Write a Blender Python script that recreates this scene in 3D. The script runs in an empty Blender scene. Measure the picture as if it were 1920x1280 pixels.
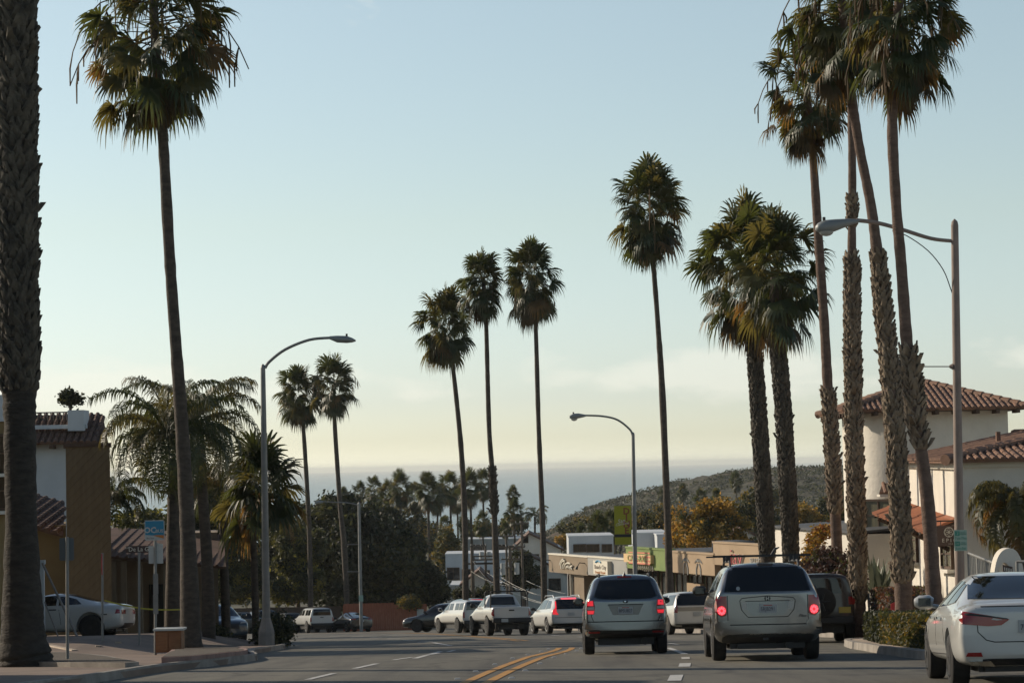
import bpy, bmesh, math, random
from mathutils import Vector, Matrix, noise
from mathutils.bvhtree import BVHTree
from mathutils.geometry import delaunay_2d_cdt
R = math.radians
sc = bpy.context.scene
# ------------------------------------------------------------------ camera
FPX = 4533.0
EYE = Vector((0, 0, 1.4))
CM = Matrix.Rotation(R(90 + 2.94), 3, 'X') @ Matrix.Rotation(R(-1.2), 3, 'Z')
cam = bpy.data.cameras.new("camera"); cam.lens = 85; cam.sensor_width = 36
cam.clip_start = 0.5; cam.clip_end = 120000
co = bpy.data.objects.new("camera", cam); sc.collection.objects.link(co)
co.location = EYE; co.rotation_euler = CM.to_euler(); sc.camera = co
# ------------------------------------------------------------------ light
SUN_AZ, SUN_EL = 62.0, 24.0       # degrees left of straight ahead, height
sc.view_settings.view_transform = 'Standard'; sc.view_settings.look = 'None'
sc.view_settings.gamma = 1; sc.view_settings.exposure = 0.40
w = bpy.data.worlds.new("World"); sc.world = w; w.use_nodes = True
nt = w.node_tree; nt.nodes.clear()
wo = nt.nodes.new('ShaderNodeOutputWorld'); bg = nt.nodes.new('ShaderNodeBackground')
sky = nt.nodes.new('ShaderNodeTexSky'); sky.sky_type = 'NISHITA'; sky.sun_disc = False
sky.sun_elevation = R(SUN_EL); sky.sun_rotation = R(-SUN_AZ)
sky.altitude = 30; sky.air_density = 1.0; sky.dust_density = 0.4; sky.ozone_density = 1.4
bg.inputs[1].default_value = 0.105
# faint cumulus bank low over the sea, laid out by sky direction
tc = nt.nodes.new('ShaderNodeTexCoord'); sep = nt.nodes.new('ShaderNodeSeparateXYZ')
nt.links.new(tc.outputs['Generated'], sep.inputs[0])
mp = nt.nodes.new('ShaderNodeMapping'); mp.inputs['Scale'].default_value = (15, 15, 40)
nt.links.new(tc.outputs['Generated'], mp.inputs[0])
nz = nt.nodes.new('ShaderNodeTexNoise'); nz.inputs['Scale'].default_value = 1.0; nz.inputs['Detail'].default_value = 6
nz.inputs['Roughness'].default_value = 0.55
nt.links.new(mp.outputs[0], nz.inputs[0])
band = nt.nodes.new('ShaderNodeValToRGB')
e = band.color_ramp.elements; e[0].position = 0.012; e[0].color = (0, 0, 0, 1); e[1].position = 0.032; e[1].color = (1, 1, 1, 1)
q = e.new(0.040); q.color = (1, 1, 1, 1); q = e.new(0.060); q.color = (0, 0, 0, 1)
nt.links.new(sep.outputs[2], band.inputs[0])
add = nt.nodes.new('ShaderNodeMath'); add.operation = 'MULTIPLY_ADD'
nt.links.new(band.outputs[0], add.inputs[0]); add.inputs[1].default_value = 0.22; nt.links.new(nz.outputs[0], add.inputs[2])
cr = nt.nodes.new('ShaderNodeValToRGB'); cr.color_ramp.elements[0].position = 0.67; cr.color_ramp.elements[1].position = 0.80
nt.links.new(add.outputs[0], cr.inputs[0])
ml = nt.nodes.new('ShaderNodeMath'); ml.operation = 'MULTIPLY'; ml.inputs[1].default_value = 0.4
nt.links.new(cr.outputs[0], ml.inputs[0])
tint = nt.nodes.new('ShaderNodeMix'); tint.data_type = 'RGBA'; tint.blend_type = 'MULTIPLY'; tint.inputs[0].default_value = 1
nt.links.new(sky.outputs[0], tint.inputs[6])
hz = nt.nodes.new('ShaderNodeValToRGB'); he = hz.color_ramp.elements   # pale marine layer near the horizon; upper sky dimmed to cut ambient light
he[0].position = 0.0; he[0].color = (.58, .66, .82, 1); he[1].position = .9; he[1].color = (.29, .29, .29, 1)
for ps, cl in ((.010, (.43, .475, .57)), (.028, (.40, .43, .53)), (.10, (.50, .465, .43)), (.19, (.585, .52, .445)), (.33, (.44, .41, .38))): q = he.new(ps); q.color = (*cl, 1)
nt.links.new(sep.outputs[2], hz.inputs[0])
h2 = nt.nodes.new('ShaderNodeMix'); h2.data_type = 'RGBA'; h2.blend_type = 'MULTIPLY'; h2.inputs[0].default_value = 1; h2.inputs[7].default_value = (2, 2, 2, 1)
nt.links.new(hz.outputs[0], h2.inputs[6]); nt.links.new(h2.outputs[2], tint.inputs[7])
mx = nt.nodes.new('ShaderNodeMix'); mx.data_type = 'RGBA'
nt.links.new(ml.outputs[0], mx.inputs[0]); nt.links.new(tint.outputs[2], mx.inputs[6]); mx.inputs[7].default_value = (7.3, 7.1, 6.2, 1)
nt.links.new(mx.outputs[2], bg.inputs[0]); nt.links.new(bg.outputs[0], wo.inputs[0])
sd = bpy.data.lights.new("sun", 'SUN'); sd.energy = 3.5; sd.angle = R(0.5); sd.color = (1.0, 0.86, 0.68)
so = bpy.data.objects.new("sun", sd); sc.collection.objects.link(so)
SUNV = Vector((-math.sin(R(SUN_AZ)) * math.cos(R(SUN_EL)), math.cos(R(SUN_AZ)) * math.cos(R(SUN_EL)), math.sin(R(SUN_EL))))
so.rotation_euler = SUNV.to_track_quat('Z', 'Y').to_euler()
sc.cycles.max_bounces = 6; sc.cycles.transparent_max_bounces = 6

# ------------------------------------------------------------------ helpers
TAB = [(-60, 2.6), (0, 0), (30, -1.47), (50, -2.53), (78, -4.29), (108, -6.13), (140, -8.1), (178, -10.5), (205, -12.0),
       (250, -14.4), (330, -16.5), (500, -20), (900, -28), (1150, -34), (1300, -38), (1500, -39)]
def lin(tab, v):
    if v <= tab[0][0]: return tab[0][1]
    for (a, b), (c, d) in zip(tab, tab[1:]):
        if v <= c: return b + (d - b) * (v - a) / (c - a)
    return tab[-1][1]
def ss(v): v = max(0, min(1, v)); return v * v * (3 - 2 * v)
def gz(x, y):
    z = lin(TAB, y)
    if x < -9 and 54 < y < 96:
        z += 0.45 * ss((-x - 9) / 2) * ss((y - 56) / 10) * (1 - ss((y - 86) / 8))
    return z
def ray(px, py): return CM @ Vector(((px - 960) / FPX, (640 - py) / FPX, -1))
def P(px, py, d):
    r = ray(px, py); return EYE + r * (d / r.y)
def G(px, py, lo=20, hi=600):
    for _ in range(40):
        m = (lo + hi) / 2; p = P(px, py, m)
        if p.z > gz(p.x, p.y): lo = m
        else: hi = m
    p = P(px, py, (lo + hi) / 2); p.z = gz(p.x, p.y); return p
def gp(px, d):
    """ground point at depth d under pixel column px (column taken near the ground line)"""
    p = P(px, 1190, d); return Vector((p.x, d, gz(p.x, d)))
def C(h):
    h = h.lstrip('#'); v = [int(h[i:i + 2], 16) / 255 for i in (0, 2, 4)]
    return tuple(x / 12.92 if x <= 0.04045 else ((x + 0.055) / 1.055) ** 2.4 for x in v)
MATS = {}
def mat(name, c1, c2=None, scale=3.0, rough=0.7, metal=0.0, bump=0.0, bscale=None, coat=0.0, spec=0.5, trans=0.0, emit=None,
        est=1.0, stretch=(1, 1, 1), lo=0.35, hi=0.65, detail=5, bdist=0.02, transc=None):
    if name in MATS: return MATS[name]
    m = bpy.data.materials.new(name); m.use_nodes = True; n = m.node_tree; b = n.nodes['Principled BSDF']
    if isinstance(c1, str): c1 = C(c1)
    if isinstance(c2, str): c2 = C(c2)
    b.inputs['Base Color'].default_value = (*c1, 1); b.inputs['Roughness'].default_value = rough
    b.inputs['Metallic'].default_value = metal; b.inputs['Coat Weight'].default_value = coat; b.inputs['Coat Roughness'].default_value = 0.05
    b.inputs['Specular IOR Level'].default_value = spec
    col = None
    if c2 is not None or bump:
        t = n.nodes.new('ShaderNodeTexCoord'); mpn = n.nodes.new('ShaderNodeMapping'); mpn.inputs['Scale'].default_value = stretch
        n.links.new(t.outputs['Object'], mpn.inputs[0])
    if c2 is not None:
        no = n.nodes.new('ShaderNodeTexNoise'); no.inputs['Scale'].default_value = scale; no.inputs['Detail'].default_value = detail
        no.inputs['Roughness'].default_value = 0.6
        n.links.new(mpn.outputs[0], no.inputs[0])
        r = n.nodes.new('ShaderNodeValToRGB'); r.color_ramp.elements[0].position = lo; r.color_ramp.elements[1].position = hi
        r.color_ramp.elements[0].color = (*c1, 1); r.color_ramp.elements[1].color = (*c2, 1)
        n.links.new(no.outputs[0], r.inputs[0]); n.links.new(r.outputs[0], b.inputs['Base Color']); col = r.outputs[0]
    if bump:
        no2 = n.nodes.new('ShaderNodeTexNoise'); no2.inputs['Scale'].default_value = bscale or scale * 4; no2.inputs['Detail'].default_value = 4
        n.links.new(mpn.outputs[0], no2.inputs[0]); bn = n.nodes.new('ShaderNodeBump'); bn.inputs['Strength'].default_value = bump
        bn.inputs['Distance'].default_value = bdist
        n.links.new(no2.outputs[0], bn.inputs['Height']); n.links.new(bn.outputs[0], b.inputs['Normal'])
    if emit is not None:
        if isinstance(emit, str): emit = C(emit)
        b.inputs['Emission Color'].default_value = (*emit, 1); b.inputs['Emission Strength'].default_value = est
    if trans:
        tr = n.nodes.new('ShaderNodeBsdfTranslucent'); mxs = n.nodes.new('ShaderNodeMixShader'); mxs.inputs[0].default_value = trans
        if transc is not None: tr.inputs[0].default_value = (*(C(transc) if isinstance(transc, str) else transc), 1)
        elif col: n.links.new(col, tr.inputs[0])
        else: tr.inputs[0].default_value = (*c1, 1)
        n.links.new(b.outputs[0], mxs.inputs[1]); n.links.new(tr.outputs[0], mxs.inputs[2])
        n.links.new(mxs.outputs[0], n.nodes['Material Output'].inputs[0])
    MATS[name] = m; return m

class MB:
    def __init__(s): s.v = []; s.f = []; s.mi = []
    def add(s, vs, fs, mi=0):
        o = len(s.v); s.v += [tuple(v) for v in vs]; s.f += [tuple(i + o for i in f) for f in fs]; s.mi += [mi] * len(fs)
    def box(s, c, size, rz=0.0, mi=0, M=None):
        x, y, z = (size[0] / 2, size[1] / 2, size[2] / 2)
        pts = [Vector((a * x, b * y, d * z)) for a in (-1, 1) for b in (-1, 1) for d in (-1, 1)]
        if M is None: M = Matrix.Rotation(rz, 3, 'Z')
        c = Vector(c); pts = [M @ p + c for p in pts]
        s.add(pts, [(0, 1, 3, 2), (4, 6, 7, 5), (0, 4, 5, 1), (2, 3, 7, 6), (0, 2, 6, 4), (1, 5, 7, 3)], mi)
    def tube(s, pts, rad, n=10, cap=True, mi=0, squash=None):
        pts = [Vector(p) for p in pts]
        if not hasattr(rad, '__len__'): rad = [rad] * len(pts)
        vs = []; up = None
        for i, p in enumerate(pts):
            t = (pts[min(i + 1, len(pts) - 1)] - pts[max(i - 1, 0)])
            if t.length < 1e-9: t = Vector((0, 0, 1))
            t.normalize()
            if up is None:
                up = Vector((0, 1, 0)) if abs(t.z) > 0.7 else Vector((0, 0, 1))
            a = t.cross(up).normalized(); b = a.cross(t).normalized(); up = b
            for k in range(n):
                th = 2 * math.pi * k / n
                vs.append(p + (a * math.cos(th) + b * math.sin(th)) * rad[i])
        fs = []
        for i in range(len(pts) - 1):
            for k in range(n):
                k2 = (k + 1) % n; fs.append((i * n + k, i * n + k2, (i + 1) * n + k2, (i + 1) * n + k))
        if cap:
            fs.append(tuple(range(n))[::-1]); fs.append(tuple((len(pts) - 1) * n + k for k in range(n)))
        s.add(vs, fs, mi)
    def prism(s, poly, o, ux, uy, un, t, mi=0):
        """poly 2d in plane (o,ux,uy), extruded along un by t (solid)"""
        o = Vector(o); ux = Vector(ux); uy = Vector(uy); un = Vector(un)
        a = [o + ux * p[0] + uy * p[1] for p in poly]; b = [p + un * t for p in a]; n = len(a)
        s.add(a + b, [tuple(range(n))[::-1], tuple(range(n, 2 * n))] + [(i, (i + 1) % n, n + (i + 1) % n, n + i) for i in range(n)], mi)
    def xform(s, M):
        s.v = [tuple(M @ Vector(v)) for v in s.v]; return s

def fixn(me):
    bm = bmesh.new(); bm.from_mesh(me); bmesh.ops.recalc_face_normals(bm, faces=bm.faces); bm.to_mesh(me); bm.free()
def build(name, mb, m, parent=None, loc=None, smooth=None, norm=True):
    """link one mesh object; vertices are given in world space relative to loc (or local to the parent)"""
    me = bpy.data.meshes.new(name)
    vs = mb.v
    if loc is not None and parent is None: vs = [(v[0] - loc[0], v[1] - loc[1], v[2] - loc[2]) for v in vs]
    used = sorted({i for f in mb.f for i in f})
    if len(used) < len(vs): mp_ = {u: k for k, u in enumerate(used)}; vs = [vs[u] for u in used]; fcs = [tuple(mp_[i] for i in f) for f in mb.f]
    else: fcs = mb.f
    me.from_pydata(vs, [], fcs)
    ms = m if isinstance(m, (list, tuple)) else [m]
    for x in ms: me.materials.append(x)
    if len(ms) > 1: me.polygons.foreach_set('material_index', mb.mi)
    if norm: fixn(me)
    if smooth is not None:
        me.shade_smooth()
        if smooth < 179: me.set_sharp_from_angle(angle=R(smooth))
    o = bpy.data.objects.new(name, me); sc.collection.objects.link(o)
    if parent is not None: o.parent = parent
    elif loc is not None: o.location = loc
    return o
def tag(o, label, cat, group=None):
    o['label'] = label; o['category'] = cat
    if group: o['group'] = group
    return o
def struct(o): o['kind'] = 'structure'; return o
def thing(name, label, cat, loc=(0, 0, 0), rz=0.0, group=None):
    o = bpy.data.objects.new(name, None); sc.collection.objects.link(o); o.location = loc; o.rotation_euler = (0, 0, rz)
    o.empty_display_size = 0.3
    return tag(o, label, cat, group)
class W:
    """collects parts in world space, writes them under an empty at loc"""
    def __init__(s, name, label, cat, loc, group=None):
        s.loc = Vector(loc); s.root = thing(name, label, cat, s.loc, 0, group)
    def part(s, name, mb, m, parent=None, smooth=None, label=None):
        mb.v = [tuple(Vector(v) - s.loc) for v in mb.v]
        o = build(name, mb, m, parent or s.root, smooth=smooth)
        if label: o['label'] = label
        return o
def copy_tree(o, parent=None):
    c = o.copy(); sc.collection.objects.link(c)
    if parent is not None: c.parent = parent
    for ch in [x for x in o.children]:
        copy_tree(ch, c)
    return c
def text_mb(s, size, o, ux, uy, un=None, ext=0.01, align='CENTER', shear=0.0, sx=1.0, offset=0.0):
    cu = bpy.data.curves.new('t', 'FONT'); cu.body = s; cu.size = size; cu.align_x = align; cu.align_y = 'CENTER'
    cu.extrude = ext; cu.shear = shear; cu.offset = offset; cu.resolution_u = 2
    ob = bpy.data.objects.new('t', cu); sc.collection.objects.link(ob)
    dg = bpy.context.evaluated_depsgraph_get(); me = bpy.data.meshes.new_from_object(ob.evaluated_get(dg))
    ux = Vector(ux).normalized(); uy = Vector(uy).normalized(); un = ux.cross(uy); o = Vector(o)
    mb = MB(); mb.add([o + ux * v.co.x * sx + uy * v.co.y + un * v.co.z for v in me.vertices], [tuple(p.vertices) for p in me.polygons])
    bpy.data.objects.remove(ob); bpy.data.curves.remove(cu); bpy.data.meshes.remove(me)
    return mb
def catm(pts, n=6):
    """smooth polyline through points of any dimension"""
    pts = [tuple(p) for p in pts]; out = []
    for i in range(len(pts) - 1):
        p0 = pts[max(i - 1, 0)]; p1 = pts[i]; p2 = pts[i + 1]; p3 = pts[min(i + 2, len(pts) - 1)]
        for k in range(n):
            t = k / n
            out.append(tuple(0.5 * (2 * b + (c - a) * t + (2 * a - 5 * b + 4 * c - d) * t * t + (-a + 3 * b - 3 * c + d) * t ** 3) for a, b, c, d in zip(p0, p1, p2, p3)))
    out.append(pts[-1]); return out
# ------------------------------------------------------------------ materials
M_asph = bpy.data.materials.new('asphalt'); M_asph.use_nodes = True; n = M_asph.node_tree; b = n.nodes['Principled BSDF']; b.inputs['Roughness'].default_value = .82
t = n.nodes.new('ShaderNodeTexCoord')
def _no(scale, st, det=6):
    m_ = n.nodes.new('ShaderNodeMapping'); m_.inputs['Scale'].default_value = st; n.links.new(t.outputs['Object'], m_.inputs[0])
    q = n.nodes.new('ShaderNodeTexNoise'); q.inputs['Scale'].default_value = scale; q.inputs['Detail'].default_value = det; q.inputs['Roughness'].default_value = .65; n.links.new(m_.outputs[0], q.inputs[0]); return q.outputs[0], m_
def _rp(src, stops):
    r = n.nodes.new('ShaderNodeValToRGB'); e_ = r.color_ramp.elements
    e_[0].position, e_[0].color = stops[0][0], (*stops[0][1], 1); e_[1].position, e_[1].color = stops[-1][0], (*stops[-1][1], 1)
    for p_, c_ in stops[1:-1]: q = e_.new(p_); q.color = (*c_, 1)
    n.links.new(src, r.inputs[0]); return r.outputs[0]
def _mul(a_, b_, f=1.0):
    m_ = n.nodes.new('ShaderNodeMix'); m_.data_type = 'RGBA'; m_.blend_type = 'MULTIPLY'; m_.inputs[0].default_value = f; n.links.new(a_, m_.inputs[6]); n.links.new(b_, m_.inputs[7]); return m_.outputs[2]
c0 = _rp(_no(.25, (1, .5, 1))[0], [(.35, (.090, .083, .063)), (.65, (.130, .120, .092))])
c1 = _rp(_no(1.0, (1.1, .05, 1))[0], [(.34, (.62, .62, .63)), (.5, (1, 1, 1)), (.66, (1.2, 1.19, 1.15))])      # tyre tracks and oil along the lanes
c2 = _rp(_no(.9, (1, 1, 1), 3)[0], [(.28, (.62, .62, .64)), (.36, (1, 1, 1))])                                        # stains
vo = n.nodes.new('ShaderNodeTexVoronoi'); vo.feature = 'DISTANCE_TO_EDGE'; vo.inputs['Scale'].default_value = .22; mv = n.nodes.new('ShaderNodeMapping'); n.links.new(t.outputs['Object'], mv.inputs[0])
nd = n.nodes.new('ShaderNodeMix'); nd.data_type = 'RGBA'; nd.blend_type = 'ADD'; nd.inputs[0].default_value = .9; qn = n.nodes.new('ShaderNodeTexNoise'); qn.inputs['Scale'].default_value = 1.2; n.links.new(t.outputs['Object'], qn.inputs[0]); n.links.new(mv.outputs[0], nd.inputs[6]); n.links.new(qn.outputs[1], nd.inputs[7]); n.links.new(nd.outputs[2], vo.inputs['Vector'])
c3 = _rp(vo.outputs[0], [(.0, (.45, .45, .45)), (.012, (.55, .55, .55)), (.02, (1, 1, 1))])                          # tar-filled cracks
c4 = _rp(_no(40, (1, 1, 1), 2)[0], [(.3, (.8, .8, .8)), (.7, (1.15, 1.15, 1.15))])
n.links.new(_mul(_mul(_mul(_mul(c0, c1), c2), c3, .8), c4), b.inputs['Base Color'])
bn = n.nodes.new('ShaderNodeBump'); bn.inputs['Strength'].default_value = .5; bn.inputs['Distance'].default_value = .01; n.links.new(_no(60, (1, 1, 1), 2)[0], bn.inputs['Height']); n.links.new(bn.outputs[0], b.inputs['Normal'])
M_lot = mat('lot_asphalt', (0.06, 0.057, 0.052), (0.10, 0.095, 0.085), 0.5, rough=0.9, bump=0.3, bscale=30)
M_conc = mat('concrete', '#9a8a78', '#b3a492', 1.2, rough=0.85, bump=0.3, bscale=20)
M_pave = mat('pavement_tan', '#6a5b50', '#806f61', 0.8, rough=0.85, bump=0.3, bscale=25)
M_kerb = mat('kerb_concrete', '#7a746c', '#968f85', 2.0, rough=0.85, bump=0.3)
M_kerbp = mat('kerb_faded_red', '#7c6056', '#94796e', 2.5, rough=0.85, bump=0.3)
M_soil = mat('soil', (0.05, 0.038, 0.025), (0.09, 0.07, 0.05), 3, rough=0.95, bump=0.6, bscale=12, bdist=.05)
M_land = mat('land', (0.045, 0.05, 0.028), (0.10, 0.09, 0.055), 0.05, rough=0.95, bump=0.5, bscale=0.8, bdist=.4)
M_yel = mat('yellow_paint', (0.50, 0.24, 0.03), (0.34, 0.17, 0.04), 3, rough=0.7, bump=.2, bscale=40)
M_whp = mat('white_paint', (0.55, 0.54, 0.50), (0.35, 0.34, 0.32), 5, rough=0.7)
M_white = mat('stucco_white', (0.66, 0.62, 0.54), (0.57, 0.535, 0.46), 0.8, rough=0.9, bump=0.5, bscale=9, bdist=.03)
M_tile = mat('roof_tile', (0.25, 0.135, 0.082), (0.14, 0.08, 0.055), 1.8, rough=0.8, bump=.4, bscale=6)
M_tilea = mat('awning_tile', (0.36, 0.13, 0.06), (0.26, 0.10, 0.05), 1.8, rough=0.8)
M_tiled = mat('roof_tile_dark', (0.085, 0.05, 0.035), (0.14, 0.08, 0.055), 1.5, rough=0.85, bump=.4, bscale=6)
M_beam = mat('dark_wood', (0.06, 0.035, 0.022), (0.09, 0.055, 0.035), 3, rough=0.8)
M_glass = mat('window_glass', (0.015, 0.018, 0.02), rough=0.06, spec=0.6)
M_glassd = mat('shop_glass', (0.03, 0.035, 0.035), rough=0.1, spec=0.5)
M_pole = mat('galvanised_pole', (0.16, 0.165, 0.16), (0.22, 0.22, 0.21), 2, rough=0.55, metal=0.3)
M_polec = mat('concrete_pole', (0.20, 0.19, 0.17), (0.27, 0.25, 0.225), 3, rough=0.8, bump=.2)
M_poleb = mat('brown_pole', (0.20, 0.155, 0.13), (0.26, 0.20, 0.165), 3, rough=0.75)
M_lampg = mat('lamp_housing', (0.22, 0.235, 0.23), rough=0.5, metal=.2)
M_bowl = mat('lamp_glass', (0.55, 0.56, 0.52), rough=0.15, trans=.5)
M_blk = mat('black_plastic', (0.012, 0.012, 0.012), rough=0.55)
M_tyre = mat('tyre_rubber', (0.010, 0.010, 0.010), (0.018, 0.017, 0.016), 8, rough=0.85)
M_rim = mat('alloy_rim', (0.35, 0.35, 0.35), rough=0.3, metal=0.85)
M_rimd = mat('black_rim', (0.02, 0.02, 0.022), rough=0.35, metal=0.4)
M_bark = mat('palm_bark', (0.045, 0.036, 0.028), (0.085, 0.068, 0.052), 4, rough=0.95, bump=0.8, bscale=14, stretch=(1, 1, 2.5), bdist=.03)
M_barkd = mat('palm_bark_dark', (0.022, 0.019, 0.015), (0.045, 0.038, 0.03), 4, rough=0.95, bump=0.9, bscale=9, stretch=(1, 1, 2.5), bdist=.04)
M_barkr = mat('palm_bark_reddish', (0.095, 0.062, 0.045), (0.15, 0.10, 0.075), 4, rough=0.95, bump=0.8, bscale=14, stretch=(1, 1, 2.5), bdist=.03)
M_boot = mat('palm_boots', (0.12, 0.088, 0.058), (0.24, 0.185, 0.125), 3, rough=0.9, bump=.4)
M_bootd = mat('palm_boots_dark', (0.035, 0.031, 0.024), (0.10, 0.085, 0.062), 3, rough=0.9, bump=.4)
M_fr = [mat('frond_green', (0.014, 0.028, 0.010), (0.032, 0.050, 0.017), 2, rough=0.5, trans=0.3, transc=(0.11, 0.12, 0.02)),
        mat('frond_olive', (0.030, 0.040, 0.012), (0.058, 0.062, 0.02), 2, rough=0.5, trans=0.35, transc=(0.20, 0.16, 0.035)),
        mat('frond_dry', (0.06, 0.046, 0.018), (0.11, 0.075, 0.03), 2, rough=0.7, trans=0.35, transc=(0.34, 0.18, 0.04))]
M_dead = mat('dead_frond', (0.040, 0.036, 0.016), (0.075, 0.055, 0.026), 2, rough=0.8, trans=0.25, transc=(0.18, 0.10, 0.03))
def leafm(n, a, b, t, tc=None): return mat(n, a, b, 0.6, rough=0.65, trans=t, transc=tc)
M_lf_dark = leafm('leaf_dark', (0.010, 0.017, 0.007), (0.022, 0.030, 0.012), 0.12, (0.05, 0.06, 0.012))
M_lf_yel = leafm('leaf_yellow_green', (0.11, 0.10, 0.028), (0.21, 0.18, 0.045), 0.4, (0.34, 0.30, 0.05))
M_lf_olive = leafm('leaf_olive', (0.035, 0.042, 0.018), (0.07, 0.075, 0.03), 0.3, (0.12, 0.12, 0.03))
M_lf_org = leafm('leaf_orange', (0.30, 0.17, 0.03), (0.50, 0.29, 0.05), 0.4, (0.5, 0.27, 0.04))
M_lf_gold = leafm('leaf_gold', (0.10, 0.085, 0.022), (0.22, 0.15, 0.03), 0.35, (0.3, 0.2, 0.03))
M_lf_purp = leafm('leaf_purple_brown', (0.06, 0.035, 0.03), (0.11, 0.065, 0.05), 0.25, (0.12, 0.06, 0.04))
M_lf_rust = leafm('leaf_rust', (0.14, 0.05, 0.02), (0.22, 0.09, 0.03), 0.25, (0.28, 0.1, 0.03))
M_wood = mat('branch_bark', (0.05, 0.04, 0.03), (0.09, 0.07, 0.055), 3, rough=0.95)

# ------------------------------------------------------------------ ground sheets
def grid_sheet(name, xs, ys, zf, m, smooth=180):
    mb = MB(); nx = len(xs)
    vs = [(x, y, zf(x, y)) for y in ys for x in xs]
    fs = [(j * nx + i, j * nx + i + 1, (j + 1) * nx + i + 1, (j + 1) * nx + i) for j in range(len(ys) - 1) for i in range(nx - 1)]
    mb.add(vs, fs); return struct(build(name, mb, m, smooth=smooth, norm=False))
def fr(a, b, st):
    n = max(1, round((b - a) / st)); return [a + (b - a) * i / n for i in range(n + 1)]
def landz(x, y):
    z = gz(x, y) - 0.05
    if y > 205: z += noise.noise(Vector((x * .012, y * .012, 0))) * 2.2 * ss((y - 205) / 80)
    if y > 196 and x < -6: z -= 0.0
    return z
xs = fr(-900, -80, 40)[:-1] + fr(-80, -12, 4)[:-1] + fr(-12, -6, 1)[:-1] + fr(-6, 48, 6)[:-1] + fr(48, 900, 40)
ys = fr(-60, 50, 10)[:-1] + fr(50, 100, 1)[:-1] + [100, 108, 124, 140, 159, 178, 190, 205] + fr(215, 500, 15) + fr(530, 1500, 30)
grid_sheet('ground', xs, ys, landz, M_land)
xs = fr(-70, -12, 4)[:-1] + fr(-12, -6, 1)[:-1] + fr(-6, 40, 6)
ys = [-20, 0, 15, 30, 40, 50] + fr(51, 100, 1) + [108, 124, 140, 159, 178, 190, 205]
grid_sheet('road', xs, ys, gz, M_asph)
grid_sheet('side_street', fr(-6, 4, 2), fr(205, 330, 12.5), lambda x, y: gz(x, y) + 0.5, M_asph)

# sea: waves by bump, reaching the horizon
M_sea = bpy.data.materials.new('sea'); M_sea.use_nodes = True; n = M_sea.node_tree; b = n.nodes['Principled BSDF']
b.inputs['Base Color'].default_value = (0.10, 0.15, 0.155, 1); b.inputs['Roughness'].default_value = 0.25
b.inputs['Specular IOR Level'].default_value = 0.5
t = n.nodes.new('ShaderNodeTexCoord'); m1 = n.nodes.new('ShaderNodeMapping'); m1.inputs['Scale'].default_value = (0.012, 0.05, 1)
n.links.new(t.outputs['Object'], m1.inputs[0]); no = n.nodes.new('ShaderNodeTexNoise'); no.inputs['Scale'].default_value = 1; no.inputs['Detail'].default_value = 8
n.links.new(m1.outputs[0], no.inputs[0]); bn = n.nodes.new('ShaderNodeBump'); bn.inputs['Strength'].default_value = 0.9; bn.inputs['Distance'].default_value = 3.0
n.links.new(no.outputs[0], bn.inputs['Height']); n.links.new(bn.outputs[0], b.inputs['Normal'])
mb = MB(); mb.add([(-24000, 900, -36), (24000, 900, -36), (24000, 30000, -36), (-24000, 30000, -36)], [(0, 1, 2, 3)])
struct(build('sea', mb, M_sea))

# headland on the right
RIDGE = [(-40, -40), (12, -27), (30, -17.5), (52, -10.2), (75, -5.0), (95, -2.6), (125, -2.2), (160, -0.8), (260, 3), (420, 9), (700, 12)]
M_hill = bpy.data.materials.new('hill_scrub'); M_hill.use_nodes = True; n = M_hill.node_tree; b = n.nodes['Principled BSDF']; b.inputs['Roughness'].default_value = 1
t = n.nodes.new('ShaderNodeTexCoord'); no = n.nodes.new('ShaderNodeTexNoise'); no.inputs['Scale'].default_value = 0.02; no.inputs['Detail'].default_value = 7
n.links.new(t.outputs['Object'], no.inputs[0]); r = n.nodes.new('ShaderNodeValToRGB'); ce = r.color_ramp.elements
ce[0].position = .38; ce[0].color = (0.03, 0.029, 0.014, 1); ce[1].position = .62; ce[1].color = (0.10, 0.062, 0.034, 1); k = ce.new(.5); k.color = (0.045, 0.043, 0.021, 1)
n.links.new(no.outputs[0], r.inputs[0])
no3 = n.nodes.new('ShaderNodeTexNoise'); no3.inputs['Scale'].default_value = 0.25; no3.inputs['Detail'].default_value = 5; n.links.new(t.outputs['Object'], no3.inputs[0])
mm = n.nodes.new('ShaderNodeMix'); mm.data_type = 'RGBA'; mm.blend_type = 'MULTIPLY'; mm.inputs[0].default_value = .7
n.links.new(r.outputs[0], mm.inputs[6]); r3 = n.nodes.new('ShaderNodeValToRGB'); r3.color_ramp.elements[0].position = .4; r3.color_ramp.elements[1].position = .6
r3.color_ramp.elements[0].color = (.45, .45, .45, 1); n.links.new(no3.outputs[0], r3.inputs[0]); n.links.new(r3.outputs[0], mm.inputs[7])
n.links.new(mm.outputs[2], b.inputs['Base Color'])
bn = n.nodes.new('ShaderNodeBump'); bn.inputs['Strength'].default_value = 1; bn.inputs['Distance'].default_value = 2.5; n.links.new(no3.outputs[0], bn.inputs['Height']); n.links.new(bn.outputs[0], b.inputs['Normal'])
def hillz(x, y):
    top = lin(RIDGE, x * 1000 / 1000)
    base = gz(x, y) - 3
    k = ss((y - 560) / 440) if y < 1000 else 1 - ss((y - 1000) / 260)
    k = k ** 0.8
    z = base + (top - base) * k if top > base else base
    v = Vector((x * .018, y * .018, 3.3)); v2 = Vector((x * .09, y * .09, 1)); v3 = Vector((x * .3, y * .3, 5))
    return z + k * (noise.noise(v) * 4.5 * (1 - .6 * (k > .95)) + noise.noise(v2) * 1.3 + noise.noise(v3) * .9)
grid_sheet('headland_hill', fr(-60, 330, 3)[:-1] + fr(330, 800, 20), fr(520, 1260, 6), hillz, M_hill)
mb = MB()
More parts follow.
